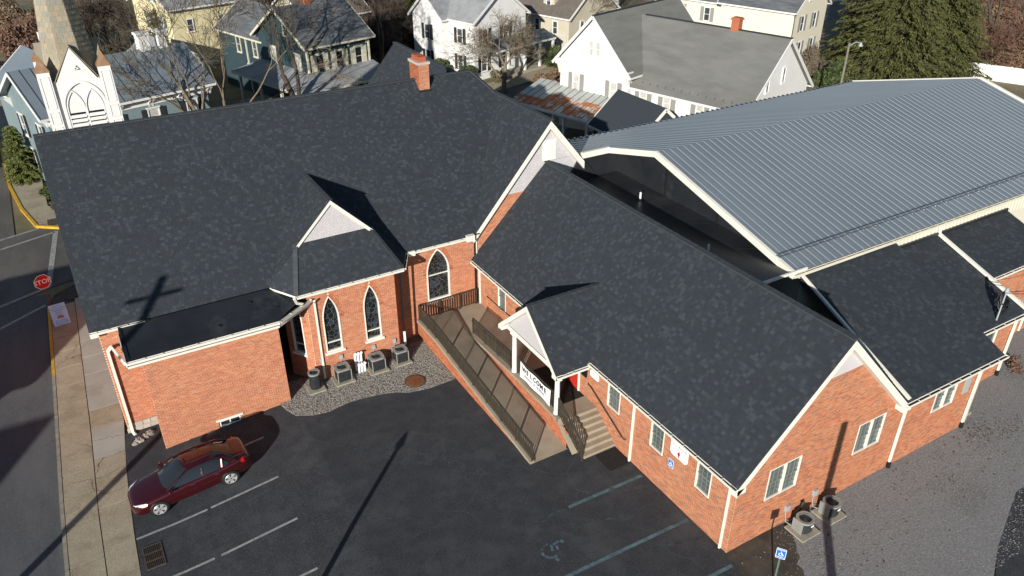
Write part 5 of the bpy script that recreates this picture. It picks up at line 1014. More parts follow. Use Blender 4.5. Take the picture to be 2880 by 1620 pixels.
# stop sign, yard sign, litter bin
t = thing('stop_sign', 'red octagonal STOP sign on a brown post at the kerb corner', 'stop sign', (-3.3, 46.3, -.5)); P = V((-3.36, 46.2, 1.88)); sn = V((.28, -.96, .0)).normalized(); su_ = V((.96, .28, 0)).normalized(); R8 = lambda r: [(r*math.cos(math.radians(22.5+45*i)), r*math.sin(math.radians(22.5+45*i))) for i in range(8)]
plate(MB(), P, su_, Z, sn, R8(.46), .01).build('border', 'sign_white', t); plate(MB(), P+sn*.01, su_, Z, sn, R8(.425), .004).build('face', 'sign_red', t); text_mesh('STOP', .38, fmat(P+sn*.016, su_, Z, sn), 'sign_white', t, 'lettering', bold=.008); m = MB(); m.bar((-3.36, 46.25, -.5), (-3.36, 46.24, 2.3), .06, .04, up=(0, 1, 0)); m.build('post', 'rust', t)
t = thing('yard_sign', 'dinner notice with turkey picture and shade-blue tinted board leaning beside the stop sign post', 'sign', (-3.1, 45.0, -.46)); P = V((-3.02, 45.3, .1)); sn = V((.1, -.93, .36)).normalized(); su_ = V((.99, .1, 0)).normalized(); sv = sn.cross(su_); plate(MB(), P, su_, sv, sn, [(-.42, -.62), (.42, -.62), (.42, .62), (-.42, .62)], .012).build('board', 'sign_shade_blue', t); Fm = lambda d: fmat(P+sn*.015+sv*d, su_, sv, sn)
for d_, s_, w_ in ((.5, .085, 'Please join us'), (.37, .11, 'Free Community'), (.25, .1, 'Thanksgiving'), (.13, .11, 'Dinner'), (.03, .07, 'November 27'), (-.33, .09, 'All are welcome'), (-.43, .09, 'Take out available'), (-.53, .08, 'Methodist Church')): text_mesh(w_, s_, Fm(d_), 'ink_blue', t, 'lettering')
m = MB(); m.prism([P+sn*.013+su_*a+sv*(b-.15) for a, b in ((-.18, -.05), (.16, -.06), (.2, .02), (.12, .1), (.0, .13), (-.12, .08))], sn*.004); m.build('turkey_picture', 'turkey', t); m = MB(); m.tube([P-su_*.3-sv*.6, (-3.32, 45.1, -.5)], .015, 4); m.tube([P+su_*.3-sv*.6, (-2.75, 45.15, -.5)], .015, 4); m.build('stake', 'black', t)
# ------------------------------------------------------------------ car
def car(name, label, loc, heading, paint, pitch=0, simple=False, group=None):
    t = thing(name, label, 'car', loc, 0, group); t.rotation_euler = (0, pitch, heading); INV[t.name] = Matrix()
    st = [(-2.42, .28, .60, .42), (-2.36, .22, .68, .62), (-2.22, .2, .74, .76), (-1.95, .19, .79, .85), (-1.5, .19, .86, .90), (-.95, .19, .94, .92), (-.4, .19, .98, .925), (.4, .19, 1.0, .925), (1.2, .2, 1.03, .92), (1.75, .21, 1.06, .89), (2.15, .24, 1.07, .82), (2.36, .3, 1.02, .74), (2.43, .4, .84, .66)]
    m = MB(); np_ = 9; k = len(st)
    for x, zb, zt, hw in st:
        h = zt-zb; half = [(0, zb), (hw*.86, zb), (hw*.965, zb+.1*h), (hw, zb+.45*h), (hw*.985, zb+.72*h), (hw*.95, zb+.90*h), (hw*.84, zt-.005), (hw*.5, zt+.022), (0, zt+.03)]
        m.v += [(x, y, z) for y, z in half]+[(x, -y, z) for y, z in half[-2:0:-1]]
    n = 2*np_-2
    for i in range(k-1):
        for j in range(n): j2 = (j+1) % n; m.f.append((i*n+j, i*n+j2, (i+1)*n+j2, (i+1)*n+j)); m.m.append(0)
    m.f.append(tuple(range(n))); m.f.append(tuple((k-1)*n+j for j in reversed(range(n)))); m.m += [0, 0]
    body = m.build('body', paint, t, local=True, smooth=True); ss = body.modifiers.new('s', 'SUBSURF'); ss.levels = ss.render_levels = 2
    # cabin rings, belt to roof
    def ringpts(x0, x1, hw0, hw1, z, zc, bulge): 
        o = []
        for s in (1, -1):
            seq = [(x0, hw0*.0), (x0+.03, hw0*.55), (x0+.16, hw0*.93), (x0+.5, hw0), ((x0+x1)/2, hw0), (x1-.55, hw1), (x1-.18, hw1*.9), (x1-.03, hw1*.5), (x1, 0)]
            if s > 0: o += seq
            else: o += [(a, -b) for a, b in seq[-2:0:-1]]
        return [(a, b, z+zc*(1-(b/hw0)**2)) for a, b in o]
    R0, R1, R2 = ringpts(-1.12, 1.98, .84, .8, .985, .0, 0), ringpts(-.5, 1.45, .70, .64, 1.30, .03, 0), ringpts(-.2, 1.1, .58, .52, 1.42, .05, 0)
    m = MB(); n = len(R0); m.v = R0+R1+R2+[((p[0]-.45)*.6+.45, p[1]*.55, 1.475) for p in R2]
    for L in range(3):
        for j in range(n):
            j2 = (j+1) % n; m.f.append((L*n+j, L*n+j2, (L+1)*n+j2, (L+1)*n+j)); mx_ = (m.v[L*n+j][0]+m.v[L*n+j2][0])/2; end = mx_ < -.5 or mx_ > (1.6 if L == 0 else 1.25); m.m.append(0 if L == 2 and not end else (1 if L < 2 else 0))
    m.f.append(tuple(3*n+j for j in range(n))); m.m.append(0)
    cab = m.build('cabin', [paint, 'glass_dark'], t, local=True, smooth=True)
    if simple:
        pass
    p = MB()
    for s in (1, -1):
        p.tube([(-1.02, s*.80, 1.0), (-.4, s*.705, 1.31), (-.1, s*.6, 1.425), (.5, s*.59, 1.46), (1.05, s*.55, 1.43), (1.42, s*.64, 1.32), (1.86, s*.76, 1.02)], [.035, .035, .035, .03, .035, .05, .07], 6); p.bar((.42, s*.835, 1.0), (.47, s*.70, 1.32), .06, .03); p.bar((1.22, s*.82, 1.02), (1.3, s*.67, 1.32), .05, .03)
    p.build('pillar', paint, cab, local=True); p = MB()
    for s in (1, -1): p.tube([(-1.0, s*.845, .99), (.4, s*.85, 1.0), (1.45, s*.83, 1.03)], .010, 5); p.tube([(-1.0, s*.845, 1.0), (-.42, s*.735, 1.29), (-.05, s*.655, 1.39), (.5, s*.63, 1.41), (1.0, s*.62, 1.38), (1.3, s*.7, 1.26), (1.5, s*.8, 1.05)], .006, 5)
    p.build('window_trim', 'chrome', cab, local=True)
    for wx in (-1.47, 1.42):
        for s in (1, -1):
            m = MB(); prof = [(.2, .94), (.32, .945), (.335, .925), (.335, .70), (.3, .69), (.2, .69)]; nn = 24
            for r, y in prof:
                for j in range(nn): a = 2*math.pi*j/nn; m.v.append((wx+r*math.cos(a), s*y, .335+r*math.sin(a)))
            for i in range(len(prof)-1):
                for j in range(nn): j2 = (j+1) % nn; m.f.append((i*nn+j, i*nn+j2, (i+1)*nn+j2, (i+1)*nn+j)); m.m.append(0)
            wo_ = m.build('wheel', 'tyre', t, local=True); m = MB(); m.v = []; 
            for j in range(10):
                a = 2*math.pi*j/10+(.12 if j % 2 else -.12); c, sn_ = math.cos(a), math.sin(a); px = V((-sn_, 0, c))*.026; ctr = V((wx, s*.935, .335)); d = V((c, 0, sn_)); m.hexa([ctr+d*.03-px, ctr+d*.235-px*1.6, ctr+d*.235+px*1.6, ctr+d*.03+px], [ctr+d*.03-px+V((0, s*.014, 0)), ctr+d*.235-px*1.6+V((0, s*.014, 0)), ctr+d*.235+px*1.6+V((0, s*.014, 0)), ctr+d*.03+px+V((0, s*.014, 0))])
            ci = [(wx+.24*math.cos(j*.2618), s*.942, .335+.24*math.sin(j*.2618)) for j in range(25)]; m.tube(ci, .016, 5, cap=False); m.build('rim', 'alloy', wo_, local=True); m = MB(); m.prism([(wx+.235*math.cos(j*.3142), s*.927, .335+.235*math.sin(j*.3142)) for j in range(20)], (0, s*.006, 0)); m.build('rim_well', 'black', wo_, local=True)
            a_ = MB(); ai = [(wx+.365*math.cos(math.radians(q)), s*.905, .335+.365*math.sin(math.radians(q))) for q in range(-15, 196, 15)]; a_.tube(ai, .022, 5); a_.prism([(wx+.36*math.cos(math.radians(q)), s*.70, .335+.365*math.sin(math.radians(q))) for q in range(-20, 201, 15)], (0, s*.226, 0)); a_.build('wheel_arch', 'black', body, local=True)
    for s in (1, -1):
        h = MB(); h.hexa([(-2.36, s*.52, .60), (-2.0, s*.84, .66), (-1.93, s*.875, .70), (-2.3, s*.62, .64)], [(-2.33, s*.5, .69), (-1.98, s*.76, .78), (-1.86, s*.84, .80), (-2.22, s*.66, .74)]); h.build('headlight', 'lamp_glass', t, local=True); h = MB(); h.hexa([(-1.99, s*.845, .66), (-1.9, s*.885, .68), (-1.86, s*.89, .72), (-1.94, s*.86, .71)], [(-1.97, s*.82, .75), (-1.87, s*.86, .77), (-1.82, s*.86, .79), (-1.9, s*.83, .78)]); h.build('indicator', 'amber', t, local=True)
        h = MB(); h.hexa([(2.36, s*.6, .82), (2.14, s*.84, .84), (1.98, s*.875, .9), (2.38, s*.5, .9)], [(2.31, s*.6, .98), (2.12, s*.81, 1.02), (2.0, s*.83, 1.03), (2.34, s*.52, .99)]); h.build('tail_light', 'tail_red', t, local=True)
        h = MB(); h.hexa([(-.98, s*.9, .96), (-.8, s*.9, .96), (-.82, s*1.07, .97), (-.94, s*1.07, .97)], [(-.97, s*.9, 1.08), (-.8, s*.9, 1.09), (-.83, s*1.06, 1.08), (-.94, s*1.06, 1.07)]); h.build('mirror', paint, t, local=True)
        for hx in (-.02, .98): h = MB(); h.tube([(hx-.1, s*.93, .86), (hx, s*.948, .862), (hx+.1, s*.93, .865)], .014, 5); h.build('door_handle', 'chrome', t, local=True)
    h = MB(); h.hexa([(-2.44, -.34, .34), (-2.44, .34, .34), (-2.36, .4, .34), (-2.36, -.4, .34)], [(-2.425, -.42, .57), (-2.425, .42, .57), (-2.36, .45, .6), (-2.36, -.45, .6)]); h.build('grille', 'chrome', t, local=True)
    return t
car('parked_car', 'shiny dark red sedan parked against the brick block', (.78, 28.02, -.37), math.radians(3.0), 'paint_car', pitch=-math.radians(3.0))
# ------------------------------------------------------------------ houses beyond the church
class House:
    """a house in its own (u,v) frame, rotated with the town grid"""
    def __init__(s, name, label, u, v, z=-.6, rot=AL, cat='house'):
        s.t = thing(name, label, cat, uv(u, v, z) if rot == AL else V((u, v, z)), rot); s.z = z
    def b(s, mb, name, mat, parent=None, **k): return mb.build(name, mat, parent or s.t, local=True, **k)
    def block(s, u0, u1, v0, v1, eave, ridge, axis, wall, roof, oh=.35, trim='trim_white', th=.12, name='wall', ends=(1, 1)):
        """gabled block: axis 'u' or 'v' is the ridge direction; heights above the base"""
        m = MB(); um, vm = (u0+u1)/2, (v0+v1)/2
        if axis == 'u': m.prism([(u0, v0, 0), (u0, v1, 0), (u0, v1, eave), (u0, vm, ridge), (u0, v0, eave)], (u1-u0, 0, 0))
        else: m.prism([(u0, v0, 0), (u0, v0, eave), (um, v0, ridge), (u1, v0, eave), (u1, v0, 0)], (0, v1-v0, 0))
        w_ = s.b(m, name, wall); r = MB(); tr = MB()
        sl = (ridge-eave)/((v1-v0)/2 if axis == 'u' else (u1-u0)/2); e0 = eave-sl*oh+.03; rz_ = ridge+.03
        if axis == 'u':
            for a in (v0-oh, v1+oh): q = [V((u0-oh, a, e0)), V((u1+oh, a, e0)), V((u1+oh, vm, rz_)), V((u0-oh, vm, rz_))]; r.prism(q if a < vm else q[::-1], (0, 0, th)); tr.bar((u0-oh, a, e0+.02), (u1+oh, a, e0+.02), .08, .17)
            for a in [q_ for q_, k_ in zip((u0-oh, u1+oh), ends) if k_]:
                for e in (v0-oh, v1+oh): tr.bar((a, e, e0), (a, vm, rz_), .07, .24)
            tr.bar((u0-oh*.5, v0-oh*.5, e0-.06), (u1+oh*.5, v0-oh*.5, e0-.06), oh, .06)
        else:
            for a in (u0-oh, u1+oh): q = [V((a, v0-oh, e0)), V((a, v1+oh, e0)), V((um, v1+oh, rz_)), V((um, v0-oh, rz_))]; r.prism(q[::-1] if a < um else q, (0, 0, th)); tr.bar((a, v0-oh, e0+.02), (a, v1+oh, e0+.02), .08, .17)
            for a in [q_ for q_, k_ in zip((v0-oh, v1+oh), ends) if k_]:
                for e in (u0-oh, u1+oh): tr.bar((e, a, e0), (um, a, rz_), .07, .24)
            tr.bar((u0-oh*.5, v0-oh*.5, e0-.06), (u0-oh*.5, v1+oh*.5, e0-.06), oh, .06)
        ro_ = s.b(r, 'roof', roof); s.b(tr, 'roof_trim', trim, ro_); s.wo = w_; s.ro = ro_; return w_, ro_
    def win(s, face, a, z, w_=.9, h=1.55, par=None, at=0, **k):
        """window on a wall: face '-v' (towards the church) or '-u'; a = centre along the wall, at = wall position"""
        par = par or s.wo; P = V((0, at-.05, 0)) if face == '-v' else V((at-.05, 0, 0)); u = X if face == '-v' else -Y; n = -Y if face == '-v' else -X; c = a if face == '-v' else -a
        sv = INV[par.name]; INV[par.name] = Matrix(); k.setdefault('frame', 'trim_white'); k.setdefault('cols', 0); k.setdefault('fw', .1); k.setdefault('deep', .05); k.setdefault('proud', .04); k.setdefault('glass', 'glass'); 
        o = window(par, P, u, n, c-w_/2, c+w_/2, z, z+h, **k); 
        INV[par.name] = sv; return o
    def posts(s, pts, z0, z1, mat='trim_white', r=.09):
        for a, c in pts: m = MB(); m.box(a-r, a+r, c-r, c+r, z0, z1); m.box(a-r*1.4, a+r*1.4, c-r*1.4, c+r*1.4, z1-.18, z1); s.b(m, 'porch_post', mat)
    def seams(s, u0, u1, v0, z0, v1, z1, mat_p, mat_s, pitch=.75):
        k = int((u1-u0)/pitch); pw_ = (u1-u0)/k; L = math.hypot(v1-v0, z1-z0); su_ = V((0, (v1-v0)/L, (z1-z0)/L)); nn = X.cross(su_); me = unit_mesh('roof_panel', [(.0, 0, 0), (.02, 0, .05), (.045, 0, .05), (.065, 0, 0), (pw_, 0, 0), (.0, L, 0), (.02, L, .05), (.045, L, .05), (.065, L, 0), (pw_, L, 0)], [(i, i+1, i+6, i+5) for i in range(4)], mat_p); me.materials.append(MATS[mat_s]); me.polygons.foreach_set('material_index', [1, 1, 1, 0])
        for i in range(k): o = bpy.data.objects.new('roof_panel', me); link(o, s.ro); o.matrix_local = fmat((u0+i*pw_, v0, z0), X, su_, nn)
# --- blue-grey house behind the steeple
h = House('blue_house', 'blue-grey house with standing seam metal roof and white bracketed eaves behind the steeple', 16.8, 62.6)
h.block(0, 12.4, 0, 8.0, 6.7, 8.95, 'u', 'blue_siding', 'seam_roof', oh=.6); h.seams(-.6, 13.0, -.6, 6.55, 4.0, 9.12, 'seam_roof', 'seam_line')
m = MB(); m.box(-.1, 12.5, -.08, 0, 5.75, 6.3); h.b(m, 'frieze', 'trim_white')
for x_ in np.linspace(.1, 12.3, 6):
    for d_ in (0, .28): m = MB(); m.prism([(x_+d_, 0, 6.35), (x_+d_, -.5, 6.3), (x_+d_, -.42, 6.12), (x_+d_, -.12, 5.85), (x_+d_, 0, 5.6)], (.14, 0, 0)); h.b(m, 'bracket', 'trim_white')
for v_ in (.3, 7.6): m = MB(); m.prism([(0, v_, 6.4), (-.5, v_, 6.35), (-.12, v_, 5.85), (0, v_, 5.6)], (0, .14, 0)); h.b(m, 'bracket', 'trim_white')
for x_ in (1.2, 4.6, 7.7, 10.9): h.win('-v', x_, 3.7, 1.0, 1.75, shut='shutter_dark', sw=.45, hood=True, glass='curtain' if x_ > 4 else 'glass')
for x_ in (1.2, 4.6, 7.7, 10.9): h.win('-v', x_, .9, 1.0, 1.9, shut='shutter_dark', sw=.45, hood=True)
for v_ in (2.0, 6.0):
    for z_, hh in ((3.7, 1.75), (.8, 1.9)): h.win('-u', v_, z_, .95, hh, shut='shutter_dark', sw=.42, hood=True)
for x_ in (9.7, 11.3): m = MB(); m.box(x_-.42, x_+.42, 3.7, 4.45, 8.2, 10.2); m.box(x_-.5, x_+.5, 3.62, 4.53, 10.2, 10.4); h.b(m, 'chimney', 'trim_white', h.ro)
h.block(1.0, 7.0, 8.0, 15.0, 6.0, 8.4, 'v', 'blue_siding', 'seam_roof', oh=.5, name='rear_wall'); m = MB(); m.box(4.5, 5.3, 11.0, 11.7, 7.5, 9.4); m.box(4.4, 5.4, 10.9, 11.8, 9.4, 10.1); h.b(m, 'chimney', 'trim_white', h.ro)
# --- dark teal house with wrap-around porch
h = House('teal_house', 'dark teal house with slate gable roof, cream trim and wrap-around porch', 41.3, 66.1)
h.block(0, 7.2, 0, 8.6, 7.0, 9.8, 'u', 'teal_siding', 'slate_roof', oh=.55, trim='shutter_cream')
for x_ in (1.3, 3.6, 5.9): h.win('-v', x_, 4.05, .95, 1.9, shut='shutter_cream', sw=.5, frame='shutter_cream', hood=True, glass='glass_dark')
for v_, z_ in ((1.6, 4.0), (5.6, 4.1)): h.win('-u', v_, z_, .95, 1.9, shut='shutter_cream' if v_ > 2 else None, sw=.45, frame='shutter_cream', hood=True, glass='curtain')
h.win('-u', 3.3, 7.3, .8, 1.4, frame='shutter_cream', sill=False)
m = MB()
for x_ in np.linspace(.3, 6.9, 4): m.prism([(x_, 0, 6.75), (x_, -.45, 6.7), (x_, -.1, 6.3), (x_, 0, 6.1)], (.16, 0, 0))
h.b(m, 'eave_brackets', 'shutter_cream'); m = MB(); m.box(-.1, .08, -.1, .08, 3.4, 6.9); m.box(7.12, 7.3, -.1, .08, 3.4, 6.9); h.b(m, 'corner_board', 'shutter_cream')
m = MB(); m.box(3.0, 3.7, 4.0, 4.7, 9, 11.2); h.b(m, 'chimney', 'brick_chimney', h.ro)
w2, r2_ = h.block(.4, 7.0, 8.6, 17.5, 6.2, 8.6, 'v', 'teal_siding', 'slate_roof', oh=.4, trim='shutter_cream', name='rear_wing')
for v_ in (10.3, 13.6): h.win('-u', v_, 4.1, .9, 1.7, par=w2, at=.4, frame='shutter_cream')
h.win('-u', 12.0, 2.0, .7, 1.2, par=w2, at=.4, frame='shutter_cream')
m = MB(); m.bar((.35, 12.0, 0), (.35, 12.0, 6.0), .16, .12, up=(0, 1, 0)); h.b(m, 'downspout', 'shutter_cream', w2)
m = MB(); cfr = [(-3.1, -3.3, 3.55), (7.6, -3.3, 3.55), (7.6, .0, 4.35), (-.0, .0, 4.35), (-.0, 8.4, 4.35), (-3.1, 9.4, 3.55)]
m.face([cfr[0], cfr[1], cfr[2], cfr[3]]); m.face([cfr[0], cfr[3], cfr[4], cfr[5]]); m.face([(p[0], p[1], p[2]-.14) for p in (cfr[3], cfr[2], cfr[1], cfr[0])]); m.face([(p[0], p[1], p[2]-.14) for p in (cfr[5], cfr[4], cfr[3], cfr[0])]); m.bar((-3.1, -3.3, 3.47), (7.6, -3.3, 3.47), .1, .16); m.bar((-3.1, -3.3, 3.47), (-3.1, 9.4, 3.47), .1, .16)
po_ = h.b(m, 'porch_roof', 'pale_roof'); m = MB(); m.bar((-3.13, -3.36, 3.4), (7.6, -3.36, 3.4), .06, .22); m.bar((-3.16, -3.3, 3.4), (-3.16, 9.4, 3.4), .06, .22); h.b(m, 'porch_fascia', 'shutter_cream', po_); h.posts([(-2.8, -3.0), (.8, -3.0), (4.2, -3.0), (7.4, -3.0), (-2.8, .8), (-2.8, 4.6), (-2.8, 8.4)], .5, 3.42, 'shutter_cream', .11); m = MB(); m.box(-3.0, 7.5, -3.2, 0, 0, .5); m.box(-3.0, 0, 0, 9, 0, .5); h.b(m, 'porch_floor', 'concrete_pad')
h2_ = House('yellow_barn_house', 'tall pale yellow house with green shutters and grey roof behind the teal house', 40.5, 92.5)
h2_.block(0, 8.5, 0, 9.5, 7.2, 10.4, 'u', 'yellow_siding', 'pale_roof', oh=.5)
for v_, z_ in ((2.2, 4.2), (5.5, 4.2), (3.8, 7.4), (2.2, 1.2), (5.5, 1.2)): h2_.win('-u', v_, z_, .9, 1.6, shut='shutter_green', sw=.5, glass='curtain')
for x_ in (2.2, 6.2): h2_.win('-v', x_, 4.2, .85, 1.5)
g_ = House('grey_garage', 'low garage with weathered pale grey roof beyond the blue house', 33.5, 84, cat='garage'); g_.block(0, 6.5, 0, 7, 2.8, 4.9, 'v', 'beige_siding', 'pale_roof', oh=.4)
m = MB(); m.box(1.2, 4.8, -.05, .02, .1, 2.3); g_.b(m, 'garage_door', 'trim_white')
g_ = House('brown_roof_house', 'plain house with brown shingle roof beyond the teal house', 53, 84, z=-.6); g_.block(0, 9, 0, 8, 5.2, 8.0, 'u', 'beige_siding', 'brown_roof', oh=.4)
for x_ in (2, 5, 7.5): g_.win('-v', x_, 1.5, .9, 1.5)
# --- white L-shaped house
h = House('white_shuttered_house', 'white clapboard house with dark shutters and grey metal roof behind a bare tree', 61.2, 63.9)
h.block(0, 8.4, 0, 9.0, 6.6, 9.6, 'v', 'white_siding', 'pale_roof', oh=.4)
wg, _r = h.block(-.9, 6.0, 4.2, 9.2, 6.6, 8.9, 'u', 'white_siding', 'pale_roof', oh=.4, name='gable_wing')
for z_ in (3.9, 1.0): h.win('-u', 2.2, z_, .95, 1.7, shut='shutter_dark', sw=.45, at=0); h.win('-u', 6.7, z_, .95, 1.7, par=wg, shut='shutter_dark', sw=.45, at=-.9)
for x_ in (1.7, 5.0): h.win('-v', x_, 3.9, .95, 1.7, shut='shutter_dark', sw=.45); h.win('-v', x_-.2, .9, 1.0, 1.8, shut='shutter_dark', sw=.45)
m = MB(); m.prism([(1.5, -2.0, 3.35), (11.6, -2.0, 3.35), (11.6, .0, 4.1), (1.5, .0, 4.1)], (0, 0, .1)); m.prism([(8.4, -.0, 4.1), (11.6, -2.0, 3.35), (11.6, 6.0, 3.35), (8.4, 6.0, 4.1)], (0, 0, .1)); h.b(m, 'porch_roof', 'slate_roof'); m = MB(); m.bar((1.5, -2.0, 3.32), (11.6, -2.0, 3.32), .1, .2); m.bar((11.6, -2.0, 3.32), (11.6, 6, 3.32), .1, .2); h.b(m, 'porch_fascia', 'trim_white'); h.posts([(3.6, -1.8), (6.4, -1.8), (9.0, -1.8), (11.3, -1.8)], .4, 3.3, 'trim_white', .12); m = MB(); m.box(3.2, 11.5, -2.0, 0, 0, .45); h.b(m, 'porch_floor', 'concrete_pad')
h = House('beige_house', 'beige house with dark dormered roof beside the pollarded tree', 76.5, 63.0); h.block(0, 9.5, 0, 12, 5.0, 8.6, 'v', 'beige_siding', 'brown_roof', oh=.4)
for v_ in (2.2, 5.2, 9): h.win('-u', v_, 2.7, .85, 1.6); 
for v_ in (2.2, 6.0): h.win('-u', v_, .5, .85, 1.4)
m = MB(); m.prism([(1.0, 3.3, 5.6), (1.0, 5.1, 5.6), (1.0, 5.1, 6.9), (1.0, 4.2, 7.6), (1.0, 3.3, 6.9)], (2.6, 0, 0)); dm = h.b(m, 'dormer', 'beige_siding'); m = MB(); m.prism([(.8, 3.1, 6.75), (.8, 4.2, 7.7), (3.6, 4.2, 7.7), (3.6, 3.1, 6.75)], (0, 0, .1)); m.prism([(.8, 5.3, 6.75), (3.6, 5.3, 6.75), (3.6, 4.2, 7.7), (.8, 4.2, 7.7)], (0, 0, .1)); h.b(m, 'dormer_roof', 'brown_roof', dm); h.win('-u', 4.2, 5.75, .8, 1.1, par=dm, at=1.0)
for x_ in (2.5, 6.5): h.win('-v', x_, 2.7, .85, 1.6)
m = MB(); 
for i in range(6): m.box(-.12, -.09, .3+i*.22, .33+i*.22, 0, 3.2); m.box(-.13, -.1, .3, 1.45, .2+i*.5, .23+i*.5)
h.b(m, 'trellis', 'trim_white')
# --- big white house beside the hall
h = House('white_gable_house', 'large white house with grey asphalt roof, grey shutters and rusty metal porch roof', 55.9, 27.9)
gw, gr = h.block(-.55, 11.5, 10.9, 18.5, 6.8, 10.75, 'u', 'white_siding', 'grey_roof', oh=.55); 
lw_, lr = h.block(0, 10.6, 0, 13.9, 5.6, 10.1, 'v', 'white_siding', 'grey_roof', oh=.4, name='long_wing', ends=(1, 0))
h.win('-u', 14.3, 7.35, .62, 1.35, par=gw, at=-.55, glass='curtain'); h.win('-u', 15.05, 7.35, .62, 1.35, par=gw, at=-.55, glass='curtain')
m = MB(); m.prism([(-.66, 13.7, 8.85), (-.66, 15.65, 8.85), (-.66, 14.68, 9.35)], (.1, 0, 0)); h.b(m, 'window_pediment', 'trim_white', gw)
for v_ in (16.6, 12.4): h.win('-u', v_, 3.95, .85, 1.65, par=gw, at=-.55, shut='shutter_grey', sw=.45, hood=True, glass='curtain')
for v_ in (9.6, 7.2, 4.0, 1.6): h.win('-u', v_, 3.9, .8, 1.45, par=lw_, shut='shutter_grey', sw=.45, glass='curtain')
for x_, z_ in ((3.0, 6.3), (5.6, 6.6)): h.win('-v', x_, z_, .6, 1.3, par=lw_)
for v_ in (18.5, 10.9): m = MB(); m.box(-1.0, -.3, v_-.3, v_+.3, 6.2, 6.75); m.prism([(-.55, v_-.2, 6.2), (-.85, v_-.2, 6.15), (-.63, v_-.2, 5.6), (-.55, v_-.2, 5.3)], (0, .4, 0)); h.b(m, 'cornice_return', 'trim_white', gw)
m = MB()
for i in range(12): v_ = 9.9-i*.78; m.tube([(.05, v_, 5.72), (.05, v_, 5.83), (.22, v_, 5.95)], .03, 4)
h.b(m, 'snow_guard', 'iron', lr); m = MB(); m.box(5.1, 5.7, 4.3, 5.0, 9.6, 11.2); m.box(5.02, 5.78, 4.22, 5.08, 11.0, 11.12); h.b(m, 'chimney', 'brick_far', lr)
m = MB(); m.bar((5.3, -.4, 10.26), (5.3, 13.6, 10.26), .3, .06); m.bar((-1.0, 14.7, 10.9), (11.8, 14.7, 10.9), .3, .06); h.b(m, 'ridge_strip', 'shingle', lr); m = MB(); m.lathe((1.2, .35, 5.75), [(.05, 0), (.25, .12), (.33, .3), (.32, .31)], 12); h.b(m, 'satellite_dish', 'pale_roof', lr)
g2, g2r = h.block(7.2, 12.5, 15.2, 21.0, 5.8, 8.6, 'v', 'white_siding', 'grey_roof', oh=.4, name='rear_wing')
# rusty porch roof, each pan of tin a piece
pl = [(-4.4, 10.6, 3.05), (-4.4, 21.2, 3.05), (-.2, 21.2, 4.25), (-.2, 10.6, 4.25)]; m = MB(); m.prism([(a, b_, c_-.12) for a, b_, c_ in pl][::-1], (0, 0, .1)); pr_ = h.b(m, 'porch_roof', 'tin_roof'); k_ = 14; pv = (21.2-10.6)/k_; L = math.hypot(4.2, 1.2); su_ = V((4.2/L, 0, 1.2/L))
for i in range(k_):
    for (s0, s1, mt) in ((0, .30, 'rust_roof'), (.30, .58, 'rust_roof'), (.58, 1.0, 'tin_roof')):
        mt2 = mt if i < 10 else ('rust_roof' if s0 < .3 else 'tin_roof')
        m = MB(); a = V((-4.4, 10.6+i*pv+.02, 3.05))+su_*L*s0; b_ = V((-4.4, 10.6+i*pv+.02, 3.05))+su_*L*s1; n_ = V((-su_.z, 0, su_.x)); w3 = Y*(pv-.04); m.hexa([a, b_, b_+w3, a+w3], [a+n_*.015, b_+n_*.012, b_+w3+n_*.012, a+w3+n_*.015]); h.b(m, 'tin_pan', mt2, pr_)
    m = MB(); a = V((-4.4, 10.6+i*pv, 3.05)); m.bar(a+V((0, 0, .03)), a+su_*L+V((0, 0, .03)), .04, .05); h.b(m, 'seam', 'rust', pr_)
m = MB(); m.bar((-4.45, 10.6, 2.93), (-4.45, 21.2, 2.93), .1, .22); m.bar((-4.4, 10.55, 2.95), (-.2, 10.55, 4.1), .08, .18); h.b(m, 'porch_fascia', 'trim_white', pr_); h.posts([(-4.1, 11.0), (-4.1, 12.4), (-4.1, 15.0), (-4.1, 16.2), (-4.1, 18.8), (-4.1, 20.9)], .3, 2.95, 'trim_white', .1); m = MB(); m.box(-4.3, -.2, 10.7, 21, 0, .35); h.b(m, 'porch_floor', 'concrete_pad')
# --- small shingle-roofed entry behind the hall
h = House('small_shingled_entry', 'small steep dark shingle roofed entry between hall and white house', 36.0, 43.2, z=0, rot=0, cat='outbuilding'); h.block(0, 4.9, 0, 5.2, 3.9, 6.0, 'v', 'shingle', 'shingle', oh=.35, trim='trim')
m = MB(); m.box(.5, 4.4, -8.0, -.05, 3.0, 3.2); h.b(m, 'connecting_roof', 'membrane')
# --- cream house, far right
h = House('cream_house', 'cream clapboard house with grey shutters beyond the big evergreen', 89.8, 40.6, z=-.3); 
gw, gr = h.block(0, 8.4, 0, 9.5, 6.5, 9.8, 'v', 'cream_siding', 'slate_roof', oh=.4); lw_, lr = h.block(1.2, 8.4, 9.5, 20, 6.2, 9.2, 'v', 'cream_siding', 'slate_roof', oh=.4, name='rear_wing')
for x_ in (2.2, 5.4): h.win('-v', x_, 3.9, .95, 1.8, par=gw, shut='shutter_grey', sw=.5); h.win('-v', x_+.3, .9, .95, 1.8, par=gw, shut='shutter_grey', sw=.5)
for x_ in (3.4, 5.2): h.win('-v', x_, 7.2, .6, .8, par=gw)
for v_ in (12, 16): h.win('-u', v_, 3.6, .9, 1.7, par=lw_, at=1.2, shut='shutter_grey', sw=.5)
m = MB(); m.tube([(-.45, -.35, 6.2), (-.2, -.1, 5.9), (-.05, -.08, 5.7), (-.05, -.08, 0)], .06, 6); h.b(m, 'downspout', 'iron', gw)
